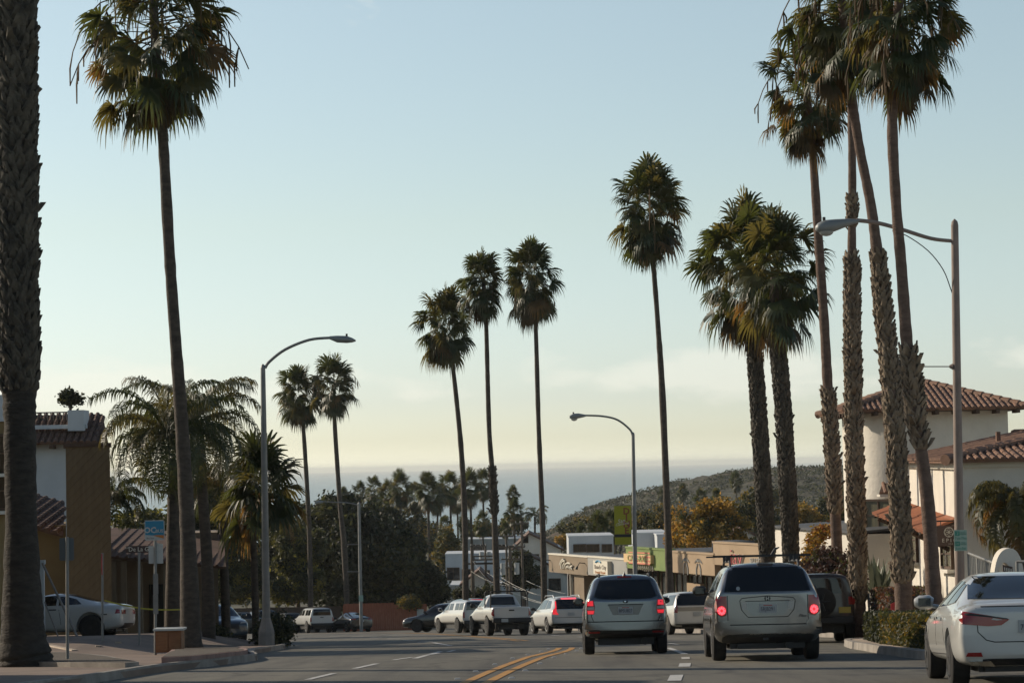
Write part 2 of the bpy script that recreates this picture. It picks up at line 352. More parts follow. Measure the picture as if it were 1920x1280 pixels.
# low brush belt at the hill foot and across the town edge: one mass nobody could count
def leafcloud(mb, n, fn, s, rnd, mi=0, flat=0.0):
    for _ in range(n):
        c = Vector(fn()); k = s * rnd.uniform(.6, 1.35)
        a = Vector((rnd.gauss(0, 1), rnd.gauss(0, 1), rnd.gauss(0, 1) * (1 - flat))).normalized()
        b_ = a.cross(Vector((rnd.gauss(0, 1), rnd.gauss(0, 1), rnd.gauss(0, 1)))).normalized()
        o = len(mb.v); mb.v += [tuple(c + a * k), tuple(c + b_ * k * .55), tuple(c - a * k), tuple(c - b_ * k * .55)]
        mb.f.append((o, o + 1, o + 2, o + 3)); mb.mi.append(mi)
rnd = random.Random(5)
clumps = []
for _ in range(900):
    y = rnd.uniform(300, 1150) if rnd.random() < .4 else rnd.uniform(300, 560); x = rnd.uniform(-0.23 * y, 0.24 * y if y < 600 else -20)
    clumps.append((x, y, rnd.uniform(1.2, 3.2) * (0.7 + y / 900)))
def fn():
    x, y, r_ = rnd.choice(clumps); th = rnd.uniform(0, 6.283); ph = math.acos(rnd.uniform(0, 1))
    return (x + r_ * math.sin(ph) * math.cos(th), y + r_ * math.sin(ph) * math.sin(th), max(landz(x, y), hillz(x, y) if (x > -60 and y > 520) else -99) + r_ * .85 * math.cos(ph))
leafcloud(mb, 42000, fn, 0.55, rnd)
mb.mi = [rnd.choice((0, 0, 1, 1, 2)) for _ in mb.f]
o = build('distant_scrub', mb, [M_lf_dark, M_lf_olive, M_lf_gold], norm=False); o['kind'] = 'stuff'
mb = MB(); clumps = []
while len(clumps) < 3800:
    y = rnd.uniform(700, 1060); x = rnd.uniform(-40, 0.2 * y)
    if noise.noise(Vector((x * .03, y * .012, 9))) > -.12: clumps.append((x, y, rnd.uniform(.8, 2.4)))
def fn():
    x, y, r_ = rnd.choice(clumps); th = rnd.uniform(0, 6.283); ph = math.acos(rnd.uniform(0, 1))
    return (x + 1.5 * r_ * math.sin(ph) * math.cos(th), y + r_ * math.sin(ph) * math.sin(th), hillz(x, y) - .2 + r_ * .6 * math.cos(ph))
leafcloud(mb, 60000, fn, 0.5, rnd); mb.mi = [rnd.choice((0, 0, 0, 1)) for _ in mb.f]
o = build('hillside_scrub', mb, [M_lf_dark, M_lf_olive], norm=False); o['kind'] = 'stuff'

# ------------------------------------------------------------------ road markings (4-8 mm sheets)
CL = [(-5.4, -10), (-2.8, 0), (-.75, 34), (-.1, 44), (1.05, 59), (1.2, 68), (.65, 78), (-1.35, 102), (-5.8, 138), (-11, 158), (-20, 170), (-34, 176), (-60, 180)]
CLs = catm(CL, 12)
def off_at(path, s_off):
    out = []
    for i, p in enumerate(path):
        a = path[max(i - 1, 0)]; b_ = path[min(i + 1, len(path) - 1)]
        t_ = Vector((b_[0] - a[0], b_[1] - a[1])).normalized(); out.append((p[0] + t_.y * s_off, p[1] - t_.x * s_off))
    return out
def ribbon(mb, pts, w_, dz):
    l = off_at(pts, -w_ / 2); r_ = off_at(pts, w_ / 2); n_ = len(pts)
    vs = [(x, y, gz(x, y) + dz) for x, y in l] + [(x, y, gz(x, y) + dz) for x, y in r_]
    mb.add(vs, [(i, i + 1, n_ + i + 1, n_ + i) for i in range(n_ - 1)])
def resample(pts, st):
    out = [pts[0]]; acc = 0
    for a, b_ in zip(pts, pts[1:]):
        L = math.dist(a, b_)
        if L == 0: continue
        d = st - acc
        while d <= L:
            out.append((a[0] + (b_[0] - a[0]) * d / L, a[1] + (b_[1] - a[1]) * d / L)); d += st
        acc = (L - (d - st))
    return out
base = resample(CLs, 0.5)
def sub(pts, y0, y1): return [p for p in pts if y0 <= p[1] <= y1]
for k, o_ in enumerate((-0.17, 0.17)):
    mb = MB(); ribbon(mb, sub(off_at(base, o_), -8, 64 if k == 0 else 64), 0.15, 0.008)
    struct(build('centre_line', mb, M_yel, norm=False))
for o_ in (-0.17, 0.17):
    mb = MB(); ribbon(mb, [p for p in off_at(base, o_) if p[1] > 84 and p[0] > -50], 0.15, 0.008)
    struct(build('centre_line', mb, M_yel, norm=False))
def dashes(o_, y0, y1, on, gap, name, w_=0.12):
    pts = [p for p in off_at(base, o_) if y0 <= p[1] <= y1]; i = 0
    while i < len(pts) - 2:
        seg = pts[i:i + int(on / .5) + 1]
        if len(seg) > 2:
            mb = MB(); ribbon(mb, seg, w_, 0.008); struct(build(name, mb, M_whp, norm=False))
        i += int((on + gap) / .5)
dashes(3.1, 66, 140, 3, 6, 'lane_dash')
dashes(-2.9, 22, 66, 3.0, 2.9, 'lane_dash')
def seg(a, b_, w_, name='lane_dash', m=None):
    mb = MB(); n_ = max(2, int(math.dist(a, b_) / .5)); pts = [(a[0] + (b_[0] - a[0]) * i / n_, a[1] + (b_[1] - a[1]) * i / n_) for i in range(n_ + 1)]
    ribbon(mb, pts, w_, 0.008); struct(build(name, mb, m or M_whp, norm=False))
def g2(px, py): p = G(px, py); return (p.x, p.y)
for p_, q_, w_ in (((1264, 1276), (1269, 1265), .20), ((1283, 1249.5), (1285, 1243), .20), ((1286, 1235), (1285, 1231.5), .16), ((1284, 1226), (1253, 1214), .14)): seg(g2(*p_), g2(*q_), w_)
seg(g2(778, 1234), g2(826, 1221), .14); seg(g2(812, 1204), g2(846, 1210), .16)
for px, py in ((628, 1192), (670, 1193), (705, 1195), (738, 1197), (769, 1200), (797, 1203)):
    p = g2(px, py); seg((p[0] - .28, p[1]), (p[0] + .28, p[1]), .9)
# raised reflective markers beside the yellow lines
mbs = MB(); k = 0
for y in (34, 37.5, 41, 45, 49, 53, 57.5, 62):
    for o_ in (-.42, .42):
        p = min(off_at(base, o_), key=lambda q: abs(q[1] - y)); mk = MB(); x, yy = p
        z = gz(x, yy); mk.add([(x - .05, yy - .05, z), (x + .05, yy - .05, z), (x + .05, yy + .05, z), (x - .05, yy + .05, z),
                (x - .035, yy - .02, z + .022), (x + .035, yy - .02, z + .022), (x + .035, yy + .02, z + .022), (x - .035, yy + .02, z + .022)],
               [(0, 1, 2, 3), (4, 7, 6, 5), (0, 4, 5, 1), (1, 5, 6, 2), (2, 6, 7, 3), (3, 7, 4, 0)])
        o = build('pavement_marker', mk, M_whp, loc=(x, yy, z)); tag(o, 'small pale reflective marker set in the asphalt beside the double yellow line', 'road marker', 'markers along the yellow line')

# ------------------------------------------------------------------ pavements and kerbs
def slab(name, poly, h, m, step=2.0):
    """raised slab that follows the ground; poly ccw list of (x,y)"""
    pts = []
    for a, b_ in zip(poly, poly[1:] + poly[:1]):
        n_ = max(1, int(math.dist(a, b_) / step)); pts += [(a[0] + (b_[0] - a[0]) * i / n_, a[1] + (b_[1] - a[1]) * i / n_) for i in range(n_)]
    nb = len(pts); vv = [Vector(p) for p in pts]; ed = [(i, (i + 1) % nb) for i in range(nb)]
    x0 = min(p[0] for p in pts); x1 = max(p[0] for p in pts); y0 = min(p[1] for p in pts); y1 = max(p[1] for p in pts)
    gx = x0 + step / 2
    while gx < x1:
        gy = y0 + step / 2
        while gy < y1: vv.append(Vector((gx, gy))); gy += step
        gx += step
    V, E, F, *_ = delaunay_2d_cdt(vv, ed, [list(range(nb))], 1, 1e-4)
    mb = MB(); mb.add([(v.x, v.y, gz(v.x, v.y) + h) for v in V], [tuple(f) for f in F])
    sk = [(p[0], p[1], gz(*p) + h) for p in pts] + [(p[0], p[1], gz(*p) - .1) for p in pts]
    mb.add(sk, [(i, (i + 1) % nb, nb + (i + 1) % nb, nb + i) for i in range(nb)])
    return struct(build(name, mb, m))
def kerb(name, path, w_, h, m, closed=False):
    pts = resample(path + ([path[0]] if closed else []), .5)
    l = off_at(pts, 0); r_ = off_at(pts, w_); n_ = len(pts); mb = MB()
    vs = []
    for (x, y), (x2, y2) in zip(l, r_):
        z = gz(x, y); z2 = gz(x2, y2); vs += [(x, y, z - .1), (x + (x2 - x) * .12, y + (y2 - y) * .12, z + h), (x2, y2, z2 + h), (x2, y2, z2 - .1)]
    mb.add(vs, [(i * 4 + k, i * 4 + (k + 1) % 4, (i + 1) * 4 + (k + 1) % 4, (i + 1) * 4 + k) for i in range(n_ - 1) for k in range(4)])
    return struct(build(name, mb, m))
RK = catm([(8.9, 8), (8.3, 22), (7.7, 34), (7.1, 42), (7.0, 49), (7.3, 54), (8.0, 59), (9.6, 62.5), (9.9, 72), (9.2, 88), (7.9, 98), (6.7, 107), (5.2, 120), (3.6, 132), (2.0, 141), (1.2, 150), (1.8, 160), (2.6, 175), (3.2, 200)], 4)
kerb('kerb_right', RK, .16, .15, M_kerb)
slab('pavement_right', [(p[0] + .17, p[1]) for p in RK] + [(36, 200), (36, 8)], .135, M_conc)
LK = [(-9.6, 5), (-8.6, 22), (-7.0, 38), (-6.75, 42), (-6.55, 45), (-5.9, 49), (-5.7, 53), (-6.3, 58), (-7.1, 66), (-7.3, 76), (-8.4, 82), (-12, 86)]
slab('pavement_left', (LK + [(-16, 86), (-13.5, 62), (-11.5, 52), (-14, 5)])[::-1], .11, M_pave)
kerb('kerb_left', [tuple(p) for p in catm(LK, 3)][::-1], .15, .15, M_kerb)
I1 = [G(-90, 1256), G(235, 1262), G(222, 1252), G(150, 1240), G(60, 1238), G(-90, 1240)]
I1 = [(p.x, p.y) for p in I1]; 
def inset(poly, q):
    cx = sum(p[0] for p in poly) / len(poly); cy = sum(p[1] for p in poly) / len(poly); out = []
    for p in poly:
        L = math.dist(p, (cx, cy)); k = max(0, (L - q) / L); out.append((cx + (p[0] - cx) * k, cy + (p[1] - cy) * k))
    return out
def ccw(p): return p if sum(a[0] * b_[1] - a[1] * b_[0] for a, b_ in zip(p, p[1:] + p[:1])) > 0 else p[::-1]
I1 = ccw([tuple(p) for p in catm(I1 + [I1[0]], 3)[:-1]]); slab('kerb_island', I1, .2, M_kerb, 1.0); slab('island_soil', inset(I1, .2), .206, M_soil, 1.0)
I2 = [G(303, 1255), G(360, 1252), G(452, 1241), G(462, 1234), G(430, 1226), G(370, 1224), G(330, 1232), G(316, 1243)]
I2 = [(p.x, p.y) for p in I2]
I2 = ccw([tuple(p) for p in catm(I2 + [I2[0]], 3)[:-1]]); slab('kerb_island', I2, .24, M_kerbp, 1.0); slab('island_soil', inset(I2, .22), .246, M_soil, 1.0)
# far kerb behind the parked cars
kerb('kerb_far', [(-60, 187), (-30, 186), (-14, 184.5), (-6.6, 184), (-6.2, 190), (-6.0, 205)][::-1], -.15, .15, M_kerb)
slab('pavement_far', [(-60, 187.2), (-30, 186.2), (-14, 184.7), (-6.8, 184.2), (-6.3, 205), (-60, 205)], .13, M_conc, 4)
# parking stops in the left lot
for k, (px0, py0, px1, py1) in enumerate([(92, 1196, 222, 1208), (95, 1204, 185, 1216), (92, 1214, 140, 1224)]):
    a = G(px0, py0 + 4); b_ = G(px1, py1 + 4); d = (b_ - a); L = d.length; mb = MB()
    X = d.normalized(); Y = Vector((0, 0, 1)).cross(X).normalized()
    mb.prism([(-.11, 0), (.11, 0), (.07, .14), (-.07, .14)], a, Y, Vector((0, 0, 1)), X, L)
    o = build('parking_stop', mb, M_conc, loc=tuple(a)); tag(o, ['pale concrete kerb bar closest to the white coupe', 'middle pale concrete kerb bar in the left parking lot', 'short pale kerb bar beside the big palm trunk'][k], 'parking stop', 'kerb bars in the left parking lot')

# marine haze: one even box of air round the whole scene
mb = MB(); mb.box((0, 14900, -16), (48200, 30400, 68)); hm = bpy.data.materials.new('haze_air'); hm.use_nodes = True; n = hm.node_tree; n.nodes.clear()
om = n.nodes.new('ShaderNodeOutputMaterial'); pv = n.nodes.new('ShaderNodeVolumePrincipled'); pv.inputs['Density'].default_value = 0.00008; pv.inputs['Color'].default_value = (0.97, 1.0, 0.95, 1); pv.inputs['Anisotropy'].default_value = 0.2
n.links.new(pv.outputs[0], om.inputs['Volume']); o = build('haze', mb, hm); o['kind'] = 'stuff'
# ------------------------------------------------------------------ palms
def trunk_mb(pts, rads, n=12, ring=0.0, rnd=None, close=0.35):
    """pts world points bottom->top"""
    L = 0; fine = [(*pts[0], rads[0])]
    dat = [(*p, r_) for p, r_ in zip(pts, rads)]
    sm = catm(dat, 10); out = [sm[0]]
    for a, b_ in zip(sm, sm[1:]):
        d = math.dist(a[:3], b_[:3]); k = max(1, int(d / close))
        for i in range(1, k + 1): out.append(tuple(a[j] + (b_[j] - a[j]) * i / k for j in range(4)))
    mb = MB(); rr = []
    for i, o in enumerate(out):
        rr.append(o[3] * (1 + ring * (rnd.uniform(-1, 1) if rnd else 0)))
    mb.tube([o[:3] for o in out], rr, n); return mb, out
def at_h(path, z):
    for a, b_ in zip(path, path[1:]):
        if (a[2] - z) * (b_[2] - z) <= 0 and a[2] != b_[2]:
            t = (z - a[2]) / (b_[2] - a[2]); return tuple(a[i] + (b_[i] - a[i]) * t for i in range(4))
    return path[-1] if z > path[-1][2] else path[0]
def boots_mb(path, z0, z1, rnd, size=.26, dens=1.0, flare=1.0):
    mb = MB(); z = z0; row = 0
    while z < z1:
        x, y, _, r_ = at_h(path, z); n = max(7, int(2 * math.pi * r_ / (size * .48) * dens))
        for k in range(n):
            th = 2 * math.pi * (k + .5 * (row % 2) + rnd.uniform(-.2, .2)) / n; s = size * rnd.uniform(.75, 1.25)
            o = Vector((math.cos(th), math.sin(th), 0)); t = Vector((-math.sin(th), math.cos(th), 0)); lean = rnd.uniform(-.35, .35)
            c = Vector((x, y, z + rnd.uniform(-.05, .05)))
            out = rnd.uniform(.15, .42) * flare * s
            if rnd.random() < .03: out *= 2.2
            b0 = c + o * (r_ * .9) - t * s * .32; b1 = c + o * (r_ * .9) + t * s * .32
            tip = c + o * (r_ + out) + Vector((0, 0, s * .95)) + t * lean * s
            tl = tip - t * s * .16; tr = tip + t * s * .13 + Vector((0, 0, -s * .12))
            mid = c + o * (r_ + out * .35 + .02) + Vector((0, 0, s * .4))
            i = len(mb.v); mb.v += [tuple(b0), tuple(b1), tuple(tr), tuple(tl), tuple(mid + o * .02), tuple(tip - o * (out * .5))]
            mi = 0
            mb.f += [(i, i + 1, i + 4), (i + 1, i + 2, i + 4), (i + 2, i + 3, i + 4), (i + 3, i, i + 4), (i + 2, i + 3, i + 5), (i, i + 3, i + 5), (i + 1, i + 2, i + 5)]
            mb.mi += [mi] * 7
        z += size * .42; row += 1
    return mb
def fan_frond(mb, o, D, S, pl, ll, rnd, mi, droop=.35, nl=22, spread=115, fold=.5):
    """petiole from o along D (bending), fan of folded leaflets with drooping tips"""
    D = D.normalized(); N = D.cross(S).normalized(); S = N.cross(D).normalized(); dn = Vector((0, 0, -1))
    h = o + D * pl * .96 + dn * pl * .12 * droop; m = o + D * pl * .5 + Vector((0, 0, pl * .03))
    w_ = .022
    i = len(mb.v); mb.v += [tuple(o - S * w_), tuple(o + S * w_), tuple(m + S * w_ * .8), tuple(m - S * w_ * .8), tuple(h + S * w_ * .6), tuple(h - S * w_ * .6)]
    mb.f += [(i, i + 1, i + 2, i + 3), (i + 3, i + 2, i + 4, i + 5)]; mb.mi += [mi, mi]
    D2 = (D + dn * (.15 + .55 * droop) * (1 - .6 * abs(D.z))).normalized(); N = D2.cross(S).normalized()
    da = R(spread * 2 / nl)
    for k in range(nl):
        a = -R(spread) + da * (k + .5); L = ll * (1 - .28 * (abs(a) / R(spread)) ** 2) * rnd.uniform(.88, 1.08)
        fo = fold * abs(math.sin(a)); d = (D2 * math.cos(a) + S * math.sin(a) + dn * fo).normalized(); sd = (S * math.cos(a) - D2 * math.sin(a))
        cup = N * (.10 * L * (1 if k % 2 else -1) * .25) + N * (L * .18)
        f1 = L * .56; hw = f1 * da * .56
        p1 = h + d * f1 + cup + dn * (L * .05 * droop)
        p2 = p1 + d * L * .26 + dn * L * (.10 * droop + rnd.uniform(0, .07)) + sd * rnd.uniform(-.04, .04) * L
        p3 = p2 + d * L * .13 + dn * L * (.10 + .16 * droop) * rnd.uniform(.5, 1.6)
        i = len(mb.v)
        mb.v += [tuple(h - sd * .015), tuple(h + sd * .015), tuple(p1 + sd * hw), tuple(p1 - sd * hw), tuple(p2 + sd * hw * .42), tuple(p2 - sd * hw * .42), tuple(p3)]
        mb.f += [(i, i + 1, i + 2, i + 3), (i + 3, i + 2, i + 4, i + 5), (i + 5, i + 4, i + 6)]; mb.mi += [mi] * 3
def fan_crown(rad, height, n, seed, top=80, bot=-82, hang=0, gold=.09, neck=.3, lf=1.0):
    """crown in local coordinates, origin at the crown's bottom centre; returns green and dead meshes"""
    rnd = random.Random(seed); g = MB(); dd = MB()
    for i in range(n):
        t = (i + .5) / n
        az = i * 2.39996 + rnd.uniform(-.25, .25)
        e = top - (top - bot) * (t ** .92) + rnd.uniform(-15, 15); er = R(e)
        org = Vector((0, 0, height * (.66 - .42 * t)))
        D = Vector((math.cos(az) * math.cos(er), math.sin(az) * math.cos(er), math.sin(er)))
        S = Vector((-math.sin(az), math.cos(az), 0)) + Vector((0, 0, rnd.choice((-1, 1)) * rnd.uniform(.1, 1.6)))
        env = 1.0
        if e > 50: env = .9
        if e < -45: env = neck + (1 - neck) * max(0, (e + 90) / 45)
        pl = rad * rnd.uniform(.25, .78) * max(env, .35); ll = rad * rnd.uniform(.44, .60) * lf
        if rnd.random() < .12: ll *= .7
        if e < -58 and rnd.random() < .8:
            mi = 1 if rnd.random() < gold * .8 else 0; fan_frond(dd, org, D, S, pl, ll * .95, rnd, mi, droop=1.2, nl=18, spread=80)
        else:
            mi = 2 if rnd.random() < gold * .7 * (t > .5) else rnd.choice((0, 0, 1))
            fan_frond(g, org, D, S, pl, ll, rnd, mi, droop=.2 + .9 * t)
    # stalks with seeds and loose strands
    for _ in range(hang):
        az = rnd.uniform(0, 6.283); L = rad * rnd.uniform(.7, 1.15); o = Vector((0, 0, height * rnd.uniform(.35, .75))); pts = []
        h = Vector((math.cos(az), math.sin(az), 0))
        for k in range(7):
            t = k / 6; pts.append(o + h * L * (t ** .6) * .95 + Vector((0, 0, rad * (.25 * math.sin(t * 2) - .75 * t * t))))
        dd.tube(pts, [.02 * (1 - .3 * k / 6) for k in range(7)], 4, False, 1)
        for _k in range(5):
            p = pts[rnd.randint(3, 6)]; l_ = rnd.uniform(.15, .5) * rad; q = Vector((rnd.gauss(0, .06), rnd.gauss(0, .06), 0)); dd.tube([p, p + q - Vector((0, 0, l_ * .5)), p + q - Vector((0, 0, l_))], [.014, .022, .016], 4, True, 1)
    return g, dd
def palm(name, label, d, pts, crown, boots=(), trunk_m=None, boot_m=None, seed=1, group='tall fan palms along the street', ring=.05, base=None, size=.26, flare=1.0):
    """pts: (px,py,width_px) bottom->top at distance d; crown: (px_centre, top_py, bottom_py, radius_px, n, kw)"""
    rnd = random.Random(seed); k = d / FPX
    wp = [P(a, b_, d) for a, b_, _ in pts]; rr = [c * k / 2 for *_, c in pts]
    g0 = gz(wp[0].x, d)
    if wp[0].z > g0 - .1:
        dirv = (wp[0] - wp[1]); bp = wp[0] + dirv * ((g0 - .15 - wp[0].z) / dirv.z) if abs(dirv.z) > .1 else wp[0]
        wp.insert(0, bp); rr.insert(0, rr[0] * (base or 1.15))
    loc = Vector((wp[0].x, d, g0)); Wp = W(name, label, 'palm tree', loc, group)
    tb, path = trunk_mb(wp, rr, 14 if d < 90 else 8, ring, rnd)
    Wp.part('trunk', tb, trunk_m or M_bark, smooth=60)
    for (ya, yb) in boots:
        za = P(pts[0][0], ya, d).z; zb = P(pts[0][0], yb, d).z
        Wp.part('leaf_base_sheath', boots_mb(path, za, zb, rnd, size, flare=flare), boot_m or M_boot)
    cx, ty, by, rp, n, kw = crown; rp *= 1.03
    H = (by - ty) * k; bot = P(cx, by, d) + Vector((0, 0, .07 * H)); H *= .86; rad = rp * k
    g, dd = fan_crown(rad, H, int(n * 1.15), seed, **kw)
    for m_ in (g, dd): m_.v = [(v[0] + bot.x, v[1] + bot.y, v[2] + bot.z) for v in m_.v]
    Wp.part('crown', g, M_fr); 
    if dd.f: Wp.part('dead_fronds', dd, [M_dead, M_fr[2]])
    return Wp.root
palm('palm_tree', 'massive rough palm trunk cut by the left edge, nearest palm, crown above the frame', 46.7,
     [(50, 1250, 108), (44, 1205, 92), (42, 1130, 76), (40, 1000, 62), (37, 800, 60), (36, 700, 66), (33, 400, 66), (28, 0, 70), (20, -280, 66)],
     (20, -520, -240, 190, 44, dict(hang=4)), boots=((735, -260),), boot_m=M_bootd, trunk_m=M_barkd, seed=11, size=.26, flare=.9, group=None)
palm('palm_tree', 'tall slim palm left of the grey street lamp, ragged crown cut by the top edge', 60,
     [(363, 1228, 50), (358, 1195, 40), (352, 1000, 29), (341, 800, 26), (330, 650, 22), (318, 480, 21), (305, 250, 20), (292, 90, 18), (285, -60, 16)],
     (292, -150, 225, 165, 96, dict(hang=12, gold=.3, neck=.6, bot=-78, lf=.72)), seed=22, group=None, ring=.06)
palm('palm_tree', 'left of the two small far palms behind the curved arm of the left street lamp', 188,
     [(583, 1165, 10), (580, 1000, 9), (572, 850, 8), (564, 740, 7)], (561, 676, 794, 44, 62, dict(hang=2, lf=1.1)), seed=31)
palm('palm_tree', 'right and taller of the two far palms beside the curved lamp arm', 186,
     [(652, 1165, 10), (645, 1020, 11), (638, 950, 9), (628, 800, 8), (626, 720, 7)], (627, 664, 772, 46, 64, dict(hang=4, lf=1.1)), seed=32)
palm('palm_tree', 'shortest of the three tall palms in the middle, crown lowest and leftmost', 140,
     [(873, 1160, 12), (872, 1000, 11), (866, 860, 10), (855, 740, 9), (842, 630, 8)], (836, 534, 672, 56, 76, dict(neck=.45, lf=1.1)), seed=33, ring=.07)
palm('palm_tree', 'middle one of three tall central palms, ragged knot of leaf bases halfway up its trunk', 136,
     [(933, 1160, 12), (930, 1050, 12), (924, 900, 10), (917, 800, 9), (911, 590, 8), (906, 520, 7)], (904, 456, 600, 46, 70, dict(neck=.6, lf=1.1)), boots=((965, 878),), boot_m=M_bootd, seed=34, size=.24, flare=1.5)
palm('palm_tree', 'rightmost and tallest of the three central palms, bare dark trunk against the sea', 134,
     [(1021, 1160, 12), (1018, 1000, 11), (1010, 800, 9), (1004, 600, 8), (998, 520, 7)], (995, 430, 606, 56, 78, dict(neck=.4, hang=2, lf=1.1)), seed=35, ring=.07)
palm('palm_tree', 'lone tall palm right of the centre with a bare trunk passing the green shop sign', 107,
     [(1258, 1186, 18), (1256, 1120, 15), (1251, 960, 13), (1242, 740, 12), (1233, 600, 10), (1224, 480, 9), (1220, 400, 8)],
     (1220, 288, 492, 78, 90, dict(hang=3, neck=.32, lf=.95)), seed=36, ring=.07)
palm('palm_tree', 'left palm of the bushy pair right of centre, above the silver roof rack car', 80,
     [(1441, 1100, 26), (1438, 1020, 27), (1430, 900, 27), (1420, 740, 26), (1410, 610, 24), (1404, 520, 20)], (1402, 350, 628, 116, 76, dict(neck=.5, top=85, lf=.85, gold=.12)),
     boots=((1045, 620),), seed=37, boot_m=M_bootd, size=.2, flare=.7)
palm('palm_tree', 'right palm of the bushy pair right of centre, crown merging with its neighbour', 76,
     [(1485, 1100, 26), (1482, 1020, 27), (1476, 900, 28), (1466, 740, 27), (1455, 620, 27), (1455, 520, 20)], (1462, 372, 628, 104, 76, dict(neck=.6, top=85, lf=.85, gold=.08)),
     boots=((1060, 620),), seed=38, boot_m=M_bootd, size=.2, flare=.7)
palm('palm_tree', 'slim palm with one flared collar at mid trunk, crown left of the big hanging crowns', 70,
     [(1573, 1130, 20), (1568, 1000, 21), (1563, 900, 22), (1556, 780, 22), (1552, 725, 20), (1545, 600, 18), (1534, 440, 17), (1524, 290, 15), (1512, 160, 14)],
     (1512, 40, 290, 92, 66, dict(hang=6, gold=.25, neck=.5, lf=.82)), boots=((962, 735),), seed=39, size=.22, ring=.05, trunk_m=M_barkr)
palm('palm_tree', 'upright shaggy palm with two stacked collars crossing the arm of the right street lamp', 66,
     [(1610, 1150, 27), (1607, 1000, 27), (1601, 800, 27), (1598, 600, 26), (1598, 500, 25), (1597, 480, 17), (1598, 330, 15), (1595, 170, 14), (1592, 60, 13)],
     (1592, -150, 110, 120, 50, dict(hang=6, gold=.3, lf=.8)), boots=((1130, 478), (428, 372)), seed=40, size=.21, trunk_m=M_barkr)
palm('palm_tree', 'leaning palm with long shaggy trunk and golden hanging crown above the lamp arm', 58,
     [(1695, 1170, 34), (1692, 1060, 33), (1684, 900, 31), (1670, 720, 29), (1653, 560, 27), (1645, 478, 22), (1632, 380, 19), (1612, 280, 18), (1598, 190, 18), (1585, 80, 16), (1575, -40, 15)],
     (1580, -190, 205, 128, 100, dict(hang=12, gold=.5, neck=.5, lf=.72)), boots=((1090, 476),), seed=41, size=.22, trunk_m=M_barkr)
palm('palm_tree', 'reddish palm nearest the right street lamp, dark drooping crown reaching furthest right', 52,
     [(1756, 1185, 38), (1750, 1100, 30), (1740, 950, 26), (1728, 850, 23), (1718, 800, 26), (1706, 680, 26), (1700, 640, 23), (1690, 500, 21), (1680, 380, 20), (1673, 230, 20), (1680, 80, 18), (1690, -60, 16)],
     (1700, -200, 215, 135, 100, dict(hang=16, gold=.25, neck=.6, lf=.72)), boots=((838, 655),), seed=42, size=.24, trunk_m=M_barkr, flare=1.3)

# lower fan palm behind the left lamp post
palm('palm_tree', 'short spiky fan palm behind the left street lamp post', 84,
     [(480, 1205, 14), (478, 1100, 13), (474, 980, 13), (478, 930, 14)], (492, 828, 985, 82, 46, dict(top=85, bot=-45, gold=.3, neck=.9, lf=1.25)), seed=43, group=None, trunk_m=M_bark)

# ------------------------------------------------------------------ feather palms
def feather_crown(rad, n, seed, leaf=.55, droop=1.0, up=1.0, pairs=34, mi=(0, 0, 1), e0=75, e1=-5, wl=.022):
    rnd = random.Random(seed); g = MB(); dn = Vector((0, 0, -1))
    for i in range(n):
        az = i * 2.39996 + rnd.uniform(-.2, .2); t0 = (i + .5) / n; e = R(e0 + (e1 - e0) * t0 + rnd.uniform(-8, 8))
        h = Vector((math.cos(az), math.sin(az), 0)); L = rad * rnd.uniform(1.15, 1.4); m_ = rnd.choice(mi)
        p = Vector((0, 0, 0)); pts = [p.copy()]; ang = e
        for k in range(10):
            ang -= droop * R(5 + 14 * (k / 9)) * (0.75 + .5 * t0); p = p + (h * math.cos(ang) + Vector((0, 0, math.sin(ang)))) * (L / 10); pts.append(p.copy())
        g.tube(pts, [.035 * (1 - .8 * k / 10) for k in range(11)], 4, False, m_)
        side = Vector((-math.sin(az), math.cos(az), 0))
        for k in range(pairs):
            s = .14 + .86 * k / (pairs - 1); f = s * 10; j = min(int(f), 9); q = pts[j].lerp(pts[j + 1], f - j); tg = (pts[j + 1] - pts[j]).normalized()
            ll = leaf * rad * .5 * (1 - .55 * abs(s - .45) ** 1.2 * 1.6) * rnd.uniform(.8, 1.15)
            for sg in (-1, 1):
                d = (side * sg * rnd.uniform(.7, 1) + tg * .7 + Vector((0, 0, rnd.uniform(.0, .7)))).normalized()
                a = q + d * ll * .5; b_ = a + d * ll * .3 + dn * ll * rnd.uniform(.3, .55); c = b_ + d * ll * .1 + dn * ll * rnd.uniform(.35, .6)
                wv = tg * wl * rnd.uniform(.8, 1.3); i0 = len(g.v)
                g.v += [tuple(q - wv * .6), tuple(q + wv * .6), tuple(a + wv), tuple(a - wv), tuple(b_ + wv * .7), tuple(b_ - wv * .7), tuple(c)]
                g.f += [(i0, i0 + 1, i0 + 2, i0 + 3), (i0 + 3, i0 + 2, i0 + 4, i0 + 5), (i0 + 5, i0 + 4, i0 + 6)]; g.mi += [m_] * 3
    return g
def fpalm(label, d, pts, cx, cy, rp, n, seed, group=None, **kw):
    k = d / FPX; wp = [P(a, b_, d) for a, b_, _ in pts]; rr = [c * k / 2 for *_, c in pts]; g0 = gz(wp[0].x, d)
    if wp[0].z > g0: wp.insert(0, Vector((wp[0].x, d, g0 - .15))); rr.insert(0, rr[0] * 1.1)
    Wp = W('feather_palm', label, 'palm tree', Vector((wp[0].x, d, g0)), group)
    tb, path = trunk_mb(wp, rr, 12, .03, random.Random(seed)); Wp.part('trunk', tb, M_bark, smooth=60)
    g = feather_crown(rp * k, n, seed, **kw); o = P(cx, cy, d); g.v = [(v[0] + o.x, v[1] + o.y, v[2] + o.z) for v in g.v]
    Wp.part('crown', g, M_fr); return Wp.root
fpalm('queen palm left of the tall slim palm trunk, fronds over the tan block', 74, [(322, 1200, 30), (324, 1100, 27), (326, 950, 25), (328, 860, 20)], 312, 812, 128, 32, 51, e0=84, e1=-25, pairs=50, wl=.018)
